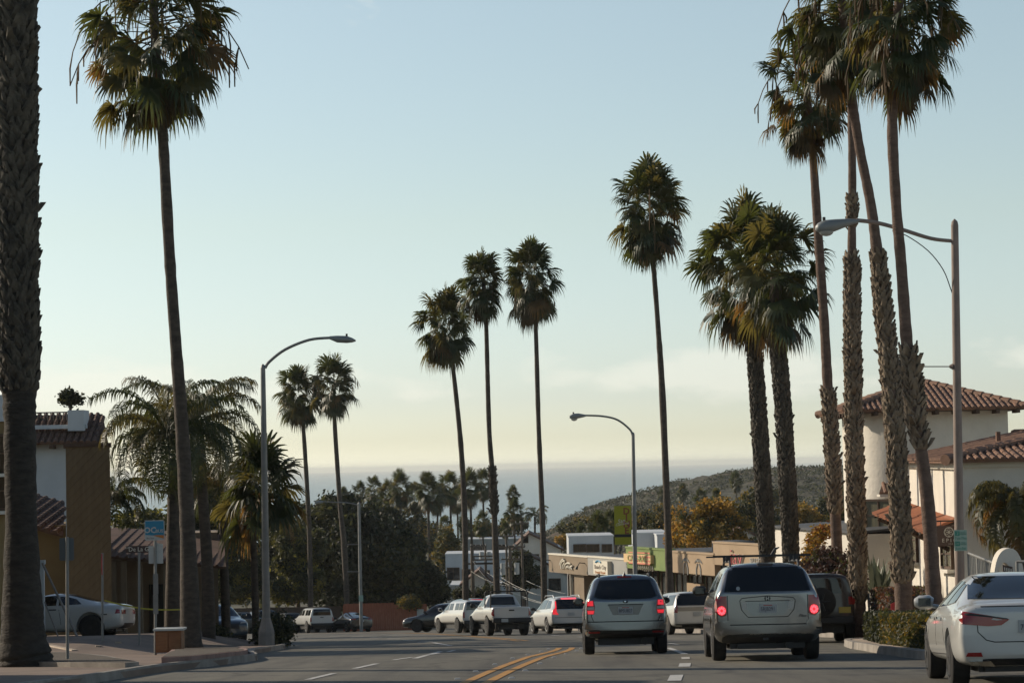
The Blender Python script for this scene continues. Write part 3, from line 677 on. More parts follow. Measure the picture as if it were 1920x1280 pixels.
fpalm('queen palm just right of the tall slim palm trunk, fronds arching right', 80, [(392, 1200, 26), (388, 1050, 22), (378, 900, 20), (372, 840, 18)], 362, 798, 118, 32, 52, e0=84, e1=-25, pairs=50, wl=.018, mi=(0, 1, 1))
fpalm('low feather palm with golden lower fronds between the queen palms and the left lamp', 90, [(425, 1200, 18), (420, 1050, 16), (418, 950, 16)], 416, 915, 78, 20, 53, mi=(0, 1, 2), pairs=36)
fpalm('dark feather palm fronds spilling out from behind the tan clad wall', 86, [(188, 1130, 12), (192, 1000, 12), (198, 950, 12)], 212, 935, 62, 22, 54, pairs=34)
fpalm('bright feather palm at the right edge in front of the shaded white wall', 58, [(1925, 1110, 26), (1915, 1050, 22), (1912, 965, 20)], 1918, 955, 108, 30, 55, mi=(1, 1, 1, 2), pairs=50, leaf=.55, droop=1.3)

# ------------------------------------------------------------------ leafy trees
def crown_mb(lobes, n, s, seed, mats=3, weights=(0, 0, 1), shell=.75):
    """lobes: (x,y,z,rx,ry,rz); leaf clumps gathered on many small knots so gaps and lumps show"""
    rnd = random.Random(seed); mb = MB(); knots = []
    vol = [l[3] * l[4] * l[5] for l in lobes]; tot = sum(vol)
    for l, v_ in zip(lobes, vol):
        for _ in range(max(14, int((150 if n < 40000 else 420) * v_ / tot))):
            u = Vector((rnd.gauss(0, 1), rnd.gauss(0, 1), rnd.gauss(0, 1))).normalized() * (rnd.uniform(shell, 1) if rnd.random() < .8 else rnd.uniform(0, shell))
            if u.z < -.55: u.z *= .6
            knots.append((Vector((l[0] + u.x * l[3], l[1] + u.y * l[4], l[2] + u.z * l[5])), rnd.uniform(.12, .26) * (l[3] + l[5]) / 2 + .15, rnd.choice(weights)))
    for _ in range(n):
        c, r_, mi = rnd.choice(knots); u = Vector((rnd.gauss(0, .55), rnd.gauss(0, .55), rnd.gauss(0, .5)))
        p = c + u * r_; k = s * rnd.uniform(.6, 1.4)
        a = Vector((rnd.gauss(0, 1), rnd.gauss(0, 1), rnd.gauss(0, .8))).normalized(); b_ = a.cross(Vector((rnd.gauss(0, 1), rnd.gauss(0, 1), rnd.gauss(0, 1)))).normalized()
        o = len(mb.v); mb.v += [tuple(p + a * k), tuple(p + b_ * k * .5), tuple(p - a * k), tuple(p - b_ * k * .5)]; mb.f.append((o, o + 1, o + 2, o + 3)); mb.mi.append(mi if rnd.random() < .8 else rnd.choice(weights))
    return mb, knots
def limbs_mb(base, knots, r0, rnd, n=7, h=.35):
    mb = MB(); top = max(k[0].z for k in knots); H = top - base.z
    fork = base + Vector((0, 0, H * h)); mb.tube([base - Vector((0, 0, .2)), base + Vector((0, 0, .3)), fork], [r0 * 1.3, r0, r0 * .8], 8)
    for k in rnd.sample(knots, min(n, len(knots))):
        e_ = k[0]; m_ = fork.lerp(e_, .5) + Vector((0, 0, H * .06)); mb.tube([fork - Vector((0, 0, .2)), m_, e_], [r0 * .55, r0 * .3, r0 * .08], 6)
    return mb
def tree(label, base, lobes, n, s, seed, mats, weights=(0, 0, 1), r0=.2, group=None, name='leafy_tree', cat='tree', limbs=True, h=.35, shell=.75):
    Wp = W(name, label, cat, base, group); mb, kn = crown_mb(lobes, n, s, seed, len(mats), weights, shell)
    if limbs: Wp.part('trunk', limbs_mb(Vector(base), kn, r0, random.Random(seed), h=h), M_wood, smooth=60)
    mb.v = [tuple(Vector(v) - Wp.loc) for v in mb.v]; build('crown' if limbs else 'foliage', mb, mats, Wp.root, norm=False); return Wp.root
def lobe(px, py, d, rxp, rzp, ry=None):
    p = P(px, py, d); k = d / FPX; return (p.x, d, p.z, rxp * k, (ry if ry is not None else rxp * k), rzp * k)
def gpt(px, d): return tuple(gp(px, d))
DK = [M_lf_dark, M_lf_dark, M_lf_olive]
tree('huge dark rounded tree behind the red fence, its dome rising against the sea', gpt(690, 206),
     [lobe(675, 1062, 206, 118, 108), lobe(635, 1005, 206, 78, 74), lobe(712, 1002, 208, 54, 52), lobe(768, 1085, 206, 54, 56), lobe(668, 975, 208, 54, 44), lobe(630, 1080, 202, 58, 80), lobe(812, 1112, 205, 28, 34), lobe(622, 968, 206, 42, 36)],
     140000, .21, 61, DK, (0, 0, 0, 0, 2), .5, h=.2, shell=.6)
YG = [M_lf_yel, M_lf_olive, M_lf_dark]
tree('yellow-green tree lit by the sun directly right of the left lamp post', gpt(560, 191), [lobe(545, 1040, 191, 28, 55), lobe(572, 1095, 190, 30, 42), lobe(590, 1030, 192, 22, 34), lobe(520, 1000, 192, 20, 34), lobe(530, 1105, 190, 22, 36)], 22000, .15, 62, YG, (0, 1, 1, 2), .2, group='sunlit trees on the left')
tree('narrow yellow-green sunlit tree seen between the queen palm trunks and the short fan palm', gpt(430, 190), [lobe(422, 1045, 190, 16, 60), lobe(440, 1100, 190, 20, 40), lobe(458, 1045, 190, 16, 55), lobe(408, 1100, 190, 16, 36), lobe(474, 1095, 190, 16, 40)], 20000, .14, 63, YG, (0, 1, 1, 2), .2, group='sunlit trees on the left')
tree('olive tree behind the short fan palm, above the parked dark cars', gpt(500, 232), [lobe(500, 1030, 232, 42, 70), lobe(475, 1080, 232, 40, 50), lobe(520, 1085, 232, 36, 46), lobe(470, 980, 232, 40, 40), lobe(560, 985, 235, 44, 40)], 24000, .16, 64, YG, (1, 1, 2, 2), .25, group='sunlit trees on the left')
tree('dark leafy tree filling the gap behind the queen palms', gpt(370, 120), [lobe(380, 960, 120, 60, 60), lobe(330, 1000, 122, 40, 50), lobe(300, 1010, 124, 40, 40), lobe(420, 920, 122, 44, 36), lobe(360, 1060, 118, 40, 50)], 20000, .13, 65, YG, (1, 2, 2), .25)
tree('pale olive tree behind the bus stop sign at the far left', gpt(265, 150), [lobe(262, 985, 150, 44, 26), lobe(232, 1000, 150, 26, 26), lobe(290, 975, 152, 24, 22)], 5000, .15, 66, YG, (0, 1, 1), .2)
OG = [M_lf_org, M_lf_gold, M_lf_olive]
tree('big orange autumn tree behind the green and tan shops', gpt(1320, 165), [lobe(1290, 985, 165, 36, 34), lobe(1345, 975, 165, 42, 38), lobe(1270, 1010, 165, 24, 26), lobe(1385, 1005, 165, 34, 32), lobe(1325, 1010, 163, 46, 30), lobe(1330, 955, 165, 20, 16)], 15000, .13, 67, OG, (0, 0, 1, 1, 2), .22)
tree('orange and green tree seen between the pair of shaggy trunks and the slim palm', gpt(1500, 240), [lobe(1500, 970, 240, 30, 26), lobe(1475, 985, 240, 22, 26), lobe(1530, 985, 240, 26, 24)], 5000, .18, 68, OG, (0, 1, 1), .2)
tree('olive tree right behind the orange autumn tree', gpt(1410, 235), [lobe(1415, 955, 235, 30, 40), lobe(1440, 975, 235, 24, 34), lobe(1390, 975, 235, 26, 30)], 6000, .18, 69, [M_lf_gold, M_lf_olive, M_lf_dark], (0, 1, 1, 2), .2)
tree('tall green tree behind the slim palm beside the white tower', gpt(1590, 150), [lobe(1590, 955, 150, 20, 45), lobe(1575, 990, 150, 24, 32), lobe(1610, 985, 150, 20, 40)], 6000, .13, 70, [M_lf_gold, M_lf_olive, M_lf_dark], (0, 1, 1, 2), .2)
tree('round dark tree in front of the gabled white house', gpt(985, 225), [lobe(975, 1055, 225, 22, 26), lobe(992, 1082, 225, 24, 24), lobe(968, 1085, 225, 22, 26)], 5000, .15, 71, DK, (0, 0, 2), .2)
tree('low round shrub tree in front of the small brown gable behind the white pickups', gpt(900, 215), [lobe(915, 1112, 215, 22, 12), lobe(895, 1116, 215, 18, 12)], 2500, .13, 72, [M_lf_olive, M_lf_dark], (0, 1), .12)
tree('small dark shrub tree left of the brown gable, above the camper pickup', gpt(868, 212), [lobe(866, 1115, 212, 16, 13)], 1800, .13, 73, DK, (0, 0, 2), .12)
tree('pale green tree beside the dark dome tree, between the palm trunks', gpt(850, 260), [lobe(838, 1015, 260, 20, 28), lobe(852, 1040, 260, 16, 30), lobe(830, 1050, 260, 16, 30)], 4500, .17, 74, [M_lf_gold, M_lf_olive, M_lf_dark], (0, 1, 1), .2)
tree('yellow flowering shrub tree right of the gabled house roof', gpt(1060, 290), [lobe(1058, 1018, 290, 19, 14), lobe(1046, 1026, 290, 10, 10)], 2600, .16, 75, OG, (1, 1, 0), .15)
for k, (px, py, rx, rz, d, lb) in enumerate([(770, 985, 34, 34, 330, 'hazy olive tree right of the dark dome tree, below the palm cluster'), (800, 1010, 34, 30, 320, 'hazy tree below the widest palms of the cluster'), (720, 975, 36, 26, 340, 'far tree over the shoulder of the dark dome tree'),
        (905, 1000, 34, 22, 330, 'far green tree behind the middle central palm trunk'), (962, 985, 22, 20, 340, 'far tree under the lone palm against the sea'), (1205, 985, 26, 28, 260, 'dark tree directly right of the green banner'),
        (1245, 980, 24, 34, 250, 'dark tree left of the orange autumn tree'), (1100, 985, 44, 14, 330, 'low green trees at the foot of the headland'), (1440, 930, 36, 22, 420, 'far tree at the hill foot above the olive tree'), (1560, 950, 26, 22, 300, 'far autumn coloured tree left of the slim palm collar'),
        (1160, 995, 22, 22, 280, 'dark tree behind the green banner')]):
    tree(lb, gpt(px, d), [lobe(px, py, d, rx, rz), lobe(px - rx * .6, py + rz * .4, d, rx * .6, rz * .7), lobe(px + rx * .6, py + rz * .3, d, rx * .6, rz * .7)], 3800, .17 * d / 260, 80 + k,
         [M_lf_olive, M_lf_dark, M_lf_gold], (0, 0, 1, 2), .2, group='distant trees of the town')

# distant fan palms: three prototypes copied
protos = []
for k in range(3):
    rnd_ = random.Random(900 + k); root = thing('fan_palm', 'x', 'palm tree', (0, 0, 0), 0, 'distant fan palms above the town')
    mb = MB(); mb.tube([(0, 0, 0), (.1, 0, 4), (0, .05, 10)], [.24, .19, .17], 8); t_ = build('trunk', mb, M_bark, root)
    g, dd = fan_crown(1.9, 4.2 + .5 * k, 54, 300 + k, neck=.5, gold=.1, lf=1.25)
    c = build('crown', g, M_fr, root); d_ = build('dead_fronds', dd, [M_dead, M_fr[2]], root); protos.append(root)
DP = [(645, 930, 13, 330, 'far palm crown just over the dark tree, first from the left'), (676, 927, 16, 335, 'far palm crown between the dark tree dome and the thin lamp'), (702, 924, 19, 325, 'far palm above the dark tree, third from the left'),
      (727, 928, 22, 320, 'full far palm crown above the right shoulder of the dark tree'), (750, 922, 26, 315, 'largest far palm at the right end of the left cluster'), (778, 938, 20, 330, 'smaller far palm starting the middle cluster'),
      (803, 922, 27, 310, 'tallest broad palm of the middle cluster'), (820, 940, 21, 315, 'palm tucked behind the tallest of the middle cluster'), (844, 922, 23, 320, 'far palm with a bare stem left of the shortest central palm'),
      (857, 938, 19, 325, 'palm half hidden by the shortest central palm trunk'), (882, 920, 26, 300, 'broad far palm between two central trunks'), (906, 912, 21, 330, 'slim far palm left of the shaggy knot'),
      (962, 928, 14, 380, 'lone small palm standing out against the sea'), (964, 965, 19, 300, 'bushy palm below the lone small palm'), (905, 985, 17, 290, 'low green palm left of the middle central trunk'),
      (870, 985, 16, 300, 'low palm right behind the shortest central trunk'), (948, 995, 12, 280, 'low small palm behind the utility poles'), (835, 990, 14, 300, 'low palm below the middle cluster'),
      (1280, 922, 12, 480, 'small palm on the hillside above the orange tree, left one'), (1380, 906, 14, 460, 'taller small palm on the hillside above the orange tree'), (1313, 938, 13, 420, 'low bushy palm on the hillside'), (1343, 934, 14, 410, 'low palm beside the bushy one on the hillside'),
      (1122, 998, 25, 215, 'dark palm left of the green banner, nearer one'), (1146, 990, 22, 225, 'dark palm touching the green banner'), (1090, 1005, 17, 240, 'small palm right of the gabled house roof'), (1240, 930, 8, 560, 'tiny palm far up the hillside')]
for k, (px, py, rp, d, lb) in enumerate(DP):
    pr = protos[k % 3]; r_ = rp * d / FPX; s = r_ / 1.9; ctr = P(px, py, d); z0 = max(landz(ctr.x, d), hillz(ctr.x, d) if ctr.x > -60 and d > 520 else -99) if d > 205 else gz(ctr.x, d)
    bot = ctr.z - 2.1 * s; h = bot - z0 + .3 * s
    t0 = copy_tree(pr); t0.location = (ctr.x, d, z0); t0['label'] = lb; t0.rotation_euler = (0, 0, k * 1.3)
    for ch in t0.children:
        if ch.name.startswith('trunk'): ch.scale = (s, s, max(h, 1) / 10)
        else: ch.scale = (s, s, s); ch.location = (0, 0, h)
for pr in protos:
    for ch in list(pr.children): bpy.data.objects.remove(ch)
    bpy.data.objects.remove(pr)
fpalm('small grey feather palm against the sea right of the tallest central palm', 300, [(1003, 1040, 4), (1003, 968, 4)], 1003, 966, 26, 14, 56, pairs=18, wl=.05)

# shrubs and hedges
tree('dark shrub hugging the foot of the left street lamp', gpt(515, 79), [lobe(515, 1185, 79, 28, 32, .8), lobe(495, 1192, 79.5, 16, 24, .5)], 6000, .06, 101, DK, (0, 0, 2), name='shrub', cat='shrub', limbs=False)
tree('dark shrub at the kerb in front of the blue-grey car on the left', gpt(408, 84), [lobe(405, 1200, 84, 24, 20, .8)], 3500, .06, 102, DK, (0, 0, 2), name='shrub', cat='shrub', limbs=False)
tree('purple-brown bush behind the dark off-roader', gpt(1555, 70), [lobe(1530, 1090, 70, 34, 34, 1.2), lobe(1575, 1080, 70, 34, 42, 1.2), lobe(1545, 1050, 70, 24, 22, .8), lobe(1600, 1110, 69, 20, 30, .8), lobe(1500, 1110, 70, 26, 26, 1)], 11000, .06, 103, [M_lf_purp, M_lf_purp, M_lf_olive], (0, 1, 1, 2), name='shrub', cat='shrub', limbs=False)
tree('orange climbing vine arching over the low white wall', gpt(1530, 74), [lobe(1522, 1035, 74, 10, 22, .4), lobe(1532, 1010, 74, 9, 14, .4), lobe(1548, 994, 74, 14, 8, .4), lobe(1520, 1060, 74, 12, 14, .4)], 2500, .06, 104, [M_lf_org, M_lf_rust, M_lf_gold], (0, 0, 1, 2), name='climbing_vine', cat='vine', limbs=False)
tree('pale green shrub by the shops between the bare palm trunk and the white boxy car', gpt(1283, 112), [lobe(1278, 1140, 112, 18, 18, .8), lobe(1295, 1128, 112, 12, 14, .6)], 2500, .07, 105, [M_lf_olive, M_lf_gold], (0, 0, 1), name='shrub', cat='shrub', limbs=False)
tree('spiky pale shrub on top of the red fence', gpt(770, 182), [lobe(768, 1130, 183, 20, 12, .6)], 1500, .1, 106, [M_lf_olive, M_lf_gold], (0, 1), name='shrub', cat='shrub', limbs=False)
def hedge(label, poly, h, n, s, seed, mats, wts):
    """clipped hedge: leaves on and just under the faces of a box-like body along a ground polygon"""
    rnd = random.Random(seed); cx = sum(p[0] for p in poly) / len(poly); cy = sum(p[1] for p in poly) / len(poly); base = (cx, cy, gz(cx, cy))
    per = [(a, b_, math.dist(a, b_)) for a, b_ in zip(poly, poly[1:] + poly[:1])]; tot = sum(p[2] for p in per); root = thing('hedge', label, 'hedge', base)
    core = MB(); ins = [((p[0] - cx) * .82 + cx, (p[1] - cy) * .82 + cy) for p in poly]; nn = len(ins)
    core.add([(x - cx, y - cy, gz(x, y) - base[2]) for x, y in ins] + [(x - cx, y - cy, gz(x, y) - base[2] + h * .9) for x, y in ins], [tuple(range(nn, 2 * nn))] + [(i, (i + 1) % nn, nn + (i + 1) % nn, nn + i) for i in range(nn)])
    build('branches', core, M_wood, root)
    def fn():
        if rnd.random() < .62:
            a, b_, _ = rnd.choices(per, [p[2] for p in per])[0]; t = rnd.random(); x = a[0] + (b_[0] - a[0]) * t; y = a[1] + (b_[1] - a[1]) * t
            x = cx + (x - cx) * rnd.uniform(.9, 1.02); y = cy + (y - cy) * rnd.uniform(.9, 1.02); z = rnd.uniform(.05, h)
        else:
            a, b_, _ = rnd.choices(per, [p[2] for p in per])[0]; t = rnd.random(); q = rnd.random() ** .5; x = a[0] + (b_[0] - a[0]) * t; y = a[1] + (b_[1] - a[1]) * t
            x = cx + (x - cx) * q; y = cy + (y - cy) * q; z = h + rnd.uniform(-.08, .03)
        z += .05 * noise.noise(Vector((x * 1.5, y * 1.5, 0)))
        return (x - cx, y - cy, gz(x, y) - base[2] + z)
    mb = MB(); leafcloud(mb, n, fn, s, rnd); mb.mi = [rnd.choice(wts) for _ in mb.f]; build('foliage', mb, mats, root, norm=False)
HG = [M_lf_olive, M_lf_gold, M_lf_dark]
hedge('clipped green hedge along the kerb between the dark off-roader and the white sedan, nearer part', [(7.45, 43.5), (8.5, 43.5), (8.6, 49.5), (7.35, 49.5)], .72, 10000, .05, 110, HG, (0, 0, 1))  # olive and gold leaf mix stands in for sunlight on this part
hedge('shaded stretch of clipped hedge directly right of the dark off-roader', [(7.4, 49.8), (8.65, 49.8), (9.3, 57), (8.1, 57)], .74, 9000, .05, 111, HG, (0, 2, 2))  # shade put into the leaf colours: same hedge, darker mix
hedge('square rust-coloured hedge block below the agave', [(9.15, 60), (10.1, 60), (10.2, 64), (9.3, 64)], 1.35, 6000, .05, 112, [M_lf_rust, M_lf_purp, M_lf_olive], (0, 1, 1, 2))
# agave
A0 = Vector(gp(1650, 67)); A0.z += 1.3; slab('planter_wall', [(9.5, 64.6), (11.2, 64.6), (11.4, 69.5), (9.6, 69.5)], 1.28, M_white); Wp = W('agave', 'grey-green agave with upright pointed leaves above the rust-coloured hedge', 'plant', A0); rnd = random.Random(7); mb = MB()
M_agv = mat('agave_leaf', (0.10, 0.12, 0.075), (0.15, 0.17, 0.10), 3, rough=.5)
for i in range(26):
    az = rnd.uniform(0, 6.28); e = R(rnd.uniform(48, 88)); L = rnd.uniform(.8, 1.15); h = Vector((math.cos(az) * math.cos(e), math.sin(az) * math.cos(e), math.sin(e))); s = Vector((-math.sin(az), math.cos(az), 0)); o = A0 + Vector((rnd.uniform(-.25, .25), 0, 0))
    a = o; m_ = o + h * L * .5; t_ = o + h * L; up = s.cross(h).normalized()
    mb.add([a - s * .05, a + s * .05, m_ + s * .065, m_ - s * .065, t_, m_ + up * -.04], [(0, 1, 2, 3), (3, 2, 4), (0, 1, 5), (1, 2, 5), (2, 4, 5), (4, 3, 5), (3, 0, 5)])
Wp.part('leaves', mb, M_agv)
# ------------------------------------------------------------------ vehicles
def paint(n, c, metal=.0, rough=.32): return mat(n, c, rough=rough, metal=metal, coat=.8, c2=tuple(x * .93 for x in (C(c) if isinstance(c, str) else c)), scale=1.2, lo=.3, hi=.7)
PT_silver = paint('paint_silver', (0.20, 0.215, 0.22), .85, .24); PT_champ = paint('paint_silver_warm', (0.23, 0.225, 0.215), .85, .24)
PT_white = paint('paint_white', (0.47, 0.47, 0.445)); PT_wht2 = paint('paint_pearl', (0.50, 0.50, 0.47), .1); PT_black = paint('paint_black', (0.012, 0.012, 0.013), .0, .25)
PT_blue = paint('paint_blue_grey', (0.03, 0.05, 0.065), .3); PT_grey = paint('paint_grey', (0.12, 0.122, 0.118), .4); PT_brown = paint('paint_dark_brown', (0.022, 0.016, 0.013), .0, .35)
M_cglass = mat('car_glass', (0.008, 0.010, 0.011), rough=0.04, spec=0.5); M_trim = mat('dark_trim', (0.02, 0.02, 0.02), (0.03, 0.03, 0.03), 3, rough=.6); M_line = mat('panel_gap', (0.01, 0.01, 0.01), rough=.9)
M_red = mat('lamp_red', (0.25, 0.012, 0.012), rough=.15, coat=.5); M_redlit = mat('lamp_red_lit', (0.5, 0.02, 0.03), rough=.2, emit=(1.0, 0.03, 0.045), est=.5)
M_redhot = mat('brake_core', (0.6, 0.05, 0.06), rough=.3, emit=(1.0, 0.10, 0.13), est=1.3); M_clear = mat('lamp_clear', (0.42, 0.40, 0.36), rough=.15); M_chrome = mat('chrome', (0.6, 0.6, 0.58), rough=.12, metal=1)
M_plate = mat('plate_white', (0.34, 0.35, 0.34), rough=.5); M_ink = mat('plate_ink', (0.02, 0.025, 0.05), rough=.6); M_plory = mat('plate_yellow', (0.5, 0.36, 0.05), rough=.5)

def ring(zb, w_, zbelt, wr, zr):
    h = zbelt - zb; g = zr - zbelt
    half = [(0, zb), (.74 * w_, zb), (.95 * w_, zb + .05), (w_, zb + .38 * h), (.99 * w_, zb + .78 * h), (.945 * w_, zbelt), (.945 * w_ * .42 + wr * .58, zbelt + g * .52), (wr, zr - .13 * max(g, .1) - .005), (wr * .72, zr - .008), (0, zr + .01)]
    return half
def loft(st):
    nh = 10; n = 2 * nh - 2; mb = MB(); vs = []
    for (y, *q) in st:
        h = ring(*q); vs += [(x, y, z) for x, z in h] + [(-x, y, z) for x, z in h[-2:0:-1]]
    fs = []
    for i in range(len(st) - 1):
        for k in range(n): k2 = (k + 1) % n; fs.append((i * n + k, (i + 1) * n + k, (i + 1) * n + k2, i * n + k2))
    for base, rev in ((0, False), ((len(st) - 1) * n, True)):
        L = lambda i: base + (n - i) % n
        for i in range(nh - 1):
            f = [base + i, base + i + 1, L(i + 1), L(i)]; f = list(dict.fromkeys(f)); fs.append(tuple(f[::-1] if rev else f))
    mb.add(vs, fs); return mb
def evald(mb, mods):
    me = bpy.data.meshes.new('t'); me.from_pydata(mb.v, [], mb.f); fixn(me); o = bpy.data.objects.new('t', me); sc.collection.objects.link(o); tmp = []
    for m_ in mods:
        if m_[0] == 'sub': s = o.modifiers.new('s', 'SUBSURF'); s.levels = m_[1]
        else:
            cme = bpy.data.meshes.new('c'); cme.from_pydata(m_[1].v, [], m_[1].f); fixn(cme); c = bpy.data.objects.new('c', cme); sc.collection.objects.link(c); tmp.append(c)
            s = o.modifiers.new('b', 'BOOLEAN'); s.object = c; s.operation = 'DIFFERENCE'; s.solver = 'EXACT'
    dg = bpy.context.evaluated_depsgraph_get(); r = bpy.data.meshes.new_from_object(o.evaluated_get(dg))
    bpy.data.objects.remove(o)
    for c in tmp: bpy.data.objects.remove(c)
    return r
class Car:
    def __init__(s, name, label, st, loc, head, body_m, wheels, W_, group=None, rim=None, cat='car', lift=0.0):
        loc = Vector((loc[0], loc[1], gz(loc[0], loc[1]) + lift)); s.root = thing(name, label, cat, loc, 0, group); s.W = W_
        n_ = Vector((0, -(gz(loc[0], loc[1] + 2) - gz(loc[0], loc[1] - 2)) / 4, 1)).normalized(); f = Matrix.Rotation(R(head), 3, 'Z') @ Vector((0, 1, 0))
        f = (f - n_ * f.dot(n_)).normalized(); x = f.cross(n_); M = Matrix((x, f, n_)).transposed(); s.root.rotation_euler = M.to_euler()
        mb = loft(st); s.solid = evald(mb, [('sub', 2)]); bm = bmesh.new(); bm.from_mesh(s.solid); s.bvh = BVHTree.FromBMesh(bm); bm.free()
        yr, yf, rw, tw = wheels; mods = [('sub', 2)]
        for y in (yr, yf):
            for sg in (-1, 1):
                c = MB(); ra = rw + .06; c.tube([(sg * (W_ / 2 - tw - .08), y, rw + .02), (sg * (W_ / 2 + .3), y, rw + .02)], ra, 24); mods.append(('bool', c))
        me = evald(mb, mods); me.name = 'body'; me.materials.clear(); me.materials.append(body_m)
        for p in me.polygons: p.material_index = 0
        me.shade_smooth(); me.set_sharp_from_angle(angle=R(38)); o = bpy.data.objects.new('body', me); sc.collection.objects.link(o); o.parent = s.root; s.body = o
        # underbody and axle clutter
        ub = MB(); L0 = st[0][0]; L1 = st[-1][0]; ub.box((0, (L0 + L1) / 2, rw * .95), (W_ - .62, (L1 - L0) * .86, .24)); ub.tube([(-W_ / 2 + .2, yr, rw), (W_ / 2 - .2, yr, rw)], .05, 8); ub.tube([(.4, L0 + .25, rw * .8), (.4, L0 + 1.1, rw * .8)], .08, 8); ub.box((-.2, L0 + .5, rw * .75), (.7, .5, .1))
        build('underbody', ub, M_blk, s.root)
        s.wheels(yr, yf, rw, tw, rim or M_rim)
    def wheels(s, yr, yf, r_, tw, rim):
        prof = [(tw * .5, r_ * .62), (tw * .5, r_ * .9), (tw * .42, r_ * .98), (0, r_), (-tw * .42, r_ * .98), (-tw * .5, r_ * .9), (-tw * .5, r_ * .62)]
        t = MB(); n = 28; vs = [(x, q * math.cos(2 * math.pi * k / n), q * math.sin(2 * math.pi * k / n)) for x, q in prof for k in range(n)]
        t.add(vs, [(i * n + k, i * n + (k + 1) % n, (i + 1) * n + (k + 1) % n, (i + 1) * n + k) for i in range(len(prof) - 1) for k in range(n)])
        t.f.append(tuple(range(n))); t.f.append(tuple(range(6 * n, 7 * n))); t.mi += [0, 0]
        tm = None
        rb = MB()
        for k in range(n):   # rim lip
            a = 2 * math.pi * k / n; b_ = 2 * math.pi * (k + 1) / n; c = lambda q, a, x: (x, q * math.cos(a), q * math.sin(a))
            rb.add([c(r_ * .66, a, tw * .52), c(r_ * .66, b_, tw * .52), c(r_ * .58, b_, tw * .50), c(r_ * .58, a, tw * .50), c(r_ * .58, a, tw * .2), c(r_ * .58, b_, tw * .2)], [(0, 1, 2, 3), (3, 2, 5, 4)])
        for k in range(5):
            for dd in (-.13, .13):
                a = 2 * math.pi * k / 5 + dd; d = Vector((0, math.cos(a), math.sin(a))); q = Vector((0, -d.z, d.y)); x = Vector((tw * .5, 0, 0)); w2 = r_ * .055
                rb.add([x * .9 + q * w2, x * .9 - q * w2, x + d * r_ * .6 - q * w2 * .8, x + d * r_ * .6 + q * w2 * .8, x * .5 + q * w2, x * .5 - q * w2, x * .6 + d * r_ * .6 - q * w2, x * .6 + d * r_ * .6 + q * w2],
                       [(0, 1, 2, 3), (0, 3, 7, 4), (1, 5, 6, 2)])
        rb.tube([(tw * .3, 0, 0), (tw * .53, 0, 0)], r_ * .15, 12)
        for y in (yr, yf):
            for sg in (-1, 1):
                o = build('wheel', MB_copy(t), M_tyre, s.root, smooth=40) if tm is None else bpy.data.objects.new('wheel', tm)
                if tm is None: tm = o.data; rim_me = None
                else: sc.collection.objects.link(o); o.parent = s.root
                o.location = (sg * (s.W / 2 - tw / 2 - .015), y, r_)
                if sg < 0: o.rotation_euler = (0, 0, math.pi)
                if rim_me is None: ro = build('rim', rb, rim, o, smooth=40); rim_me = ro.data
                else: ro = bpy.data.objects.new('rim', rim_me); sc.collection.objects.link(ro); ro.parent = o
    def panel(s, name, poly, side, m, off=.008, parent=None, step=.07, label=None, mirror=False, maxd=None):
        if mirror: poly = [(-a, b_) for a, b_ in poly]
        pts = []
        nseg = lambda a, b_: max(1, int(math.dist(a, b_) / step))
        for a, b_ in zip(poly, poly[1:] + poly[:1]):
            k_ = nseg(a, b_); pts += [(a[0] + (b_[0] - a[0]) * i / k_, a[1] + (b_[1] - a[1]) * i / k_) for i in range(k_)]
        nb = len(pts); vv = [Vector(p) for p in pts]; x0, x1 = min(p[0] for p in pts), max(p[0] for p in pts); y0, y1 = min(p[1] for p in pts), max(p[1] for p in pts)
        gx = x0 + step * .5
        while gx < x1:
            gy = y0 + step * .5
            while gy < y1: vv.append(Vector((gx, gy))); gy += step
            gx += step
        V, E, F, *_ = delaunay_2d_cdt(vv, [(i, (i + 1) % nb) for i in range(nb)], [list(range(nb))], 1, 1e-5)
        D = {'rear': Vector((0, 1, 0)), 'front': Vector((0, -1, 0)), 'L': Vector((1, 0, 0)), 'R': Vector((-1, 0, 0)), 'top': Vector((0, 0, -1))}[side]
        out = []; ok = []
        for v in V:
            o = {'rear': Vector((v.x, -6, v.y)), 'front': Vector((v.x, 6, v.y)), 'L': Vector((-4, v.x, v.y)), 'R': Vector((4, v.x, v.y)), 'top': Vector((v.x, v.y, 4))}[side]
            hit, n_, _, dist = s.bvh.ray_cast(o, D)
            if hit is None: ok.append(False); out.append((Vector(), Vector())); continue
            if n_.dot(D) > 0: n_ = -n_
            if abs(n_.dot(D)) < (.05 if 'wind' in name else .22): ok.append(False); out.append((Vector(), Vector())); continue
            ok.append(True); out.append((hit + n_ * off, hit - n_ * .015))
        mb = MB(); nv = len(out); mb.add([a for a, _ in out] + [b_ for _, b_ in out], [])
        fs = [tuple(f) for f in F if all(ok[i] for i in f)]; par = list(range(len(out)))
        def root(i):
            while par[i] != i: par[i] = par[par[i]]; i = par[i]
            return i
        for f in fs:
            for i in f[1:]: par[root(i)] = root(f[0])
        cn = {}
        for f in fs: cn[root(f[0])] = cn.get(root(f[0]), 0) + 1
        if cn: best = max(cn, key=cn.get); fs = [f for f in fs if root(f[0]) == best]
        mb.f += fs
        cnt = {}
        for f in fs:
            for i in range(len(f)): e_ = (f[i], f[(i + 1) % len(f)]); cnt[e_] = 1
        for (a, b_) in cnt:
            if (b_, a) not in cnt: mb.f.append((a, b_, b_ + nv, a + nv))
        if not mb.f: return None
        mb.mi = [0] * len(mb.f); o = build(name, mb, m, parent or s.root, smooth=35)
        if label: o['label'] = label
        return o
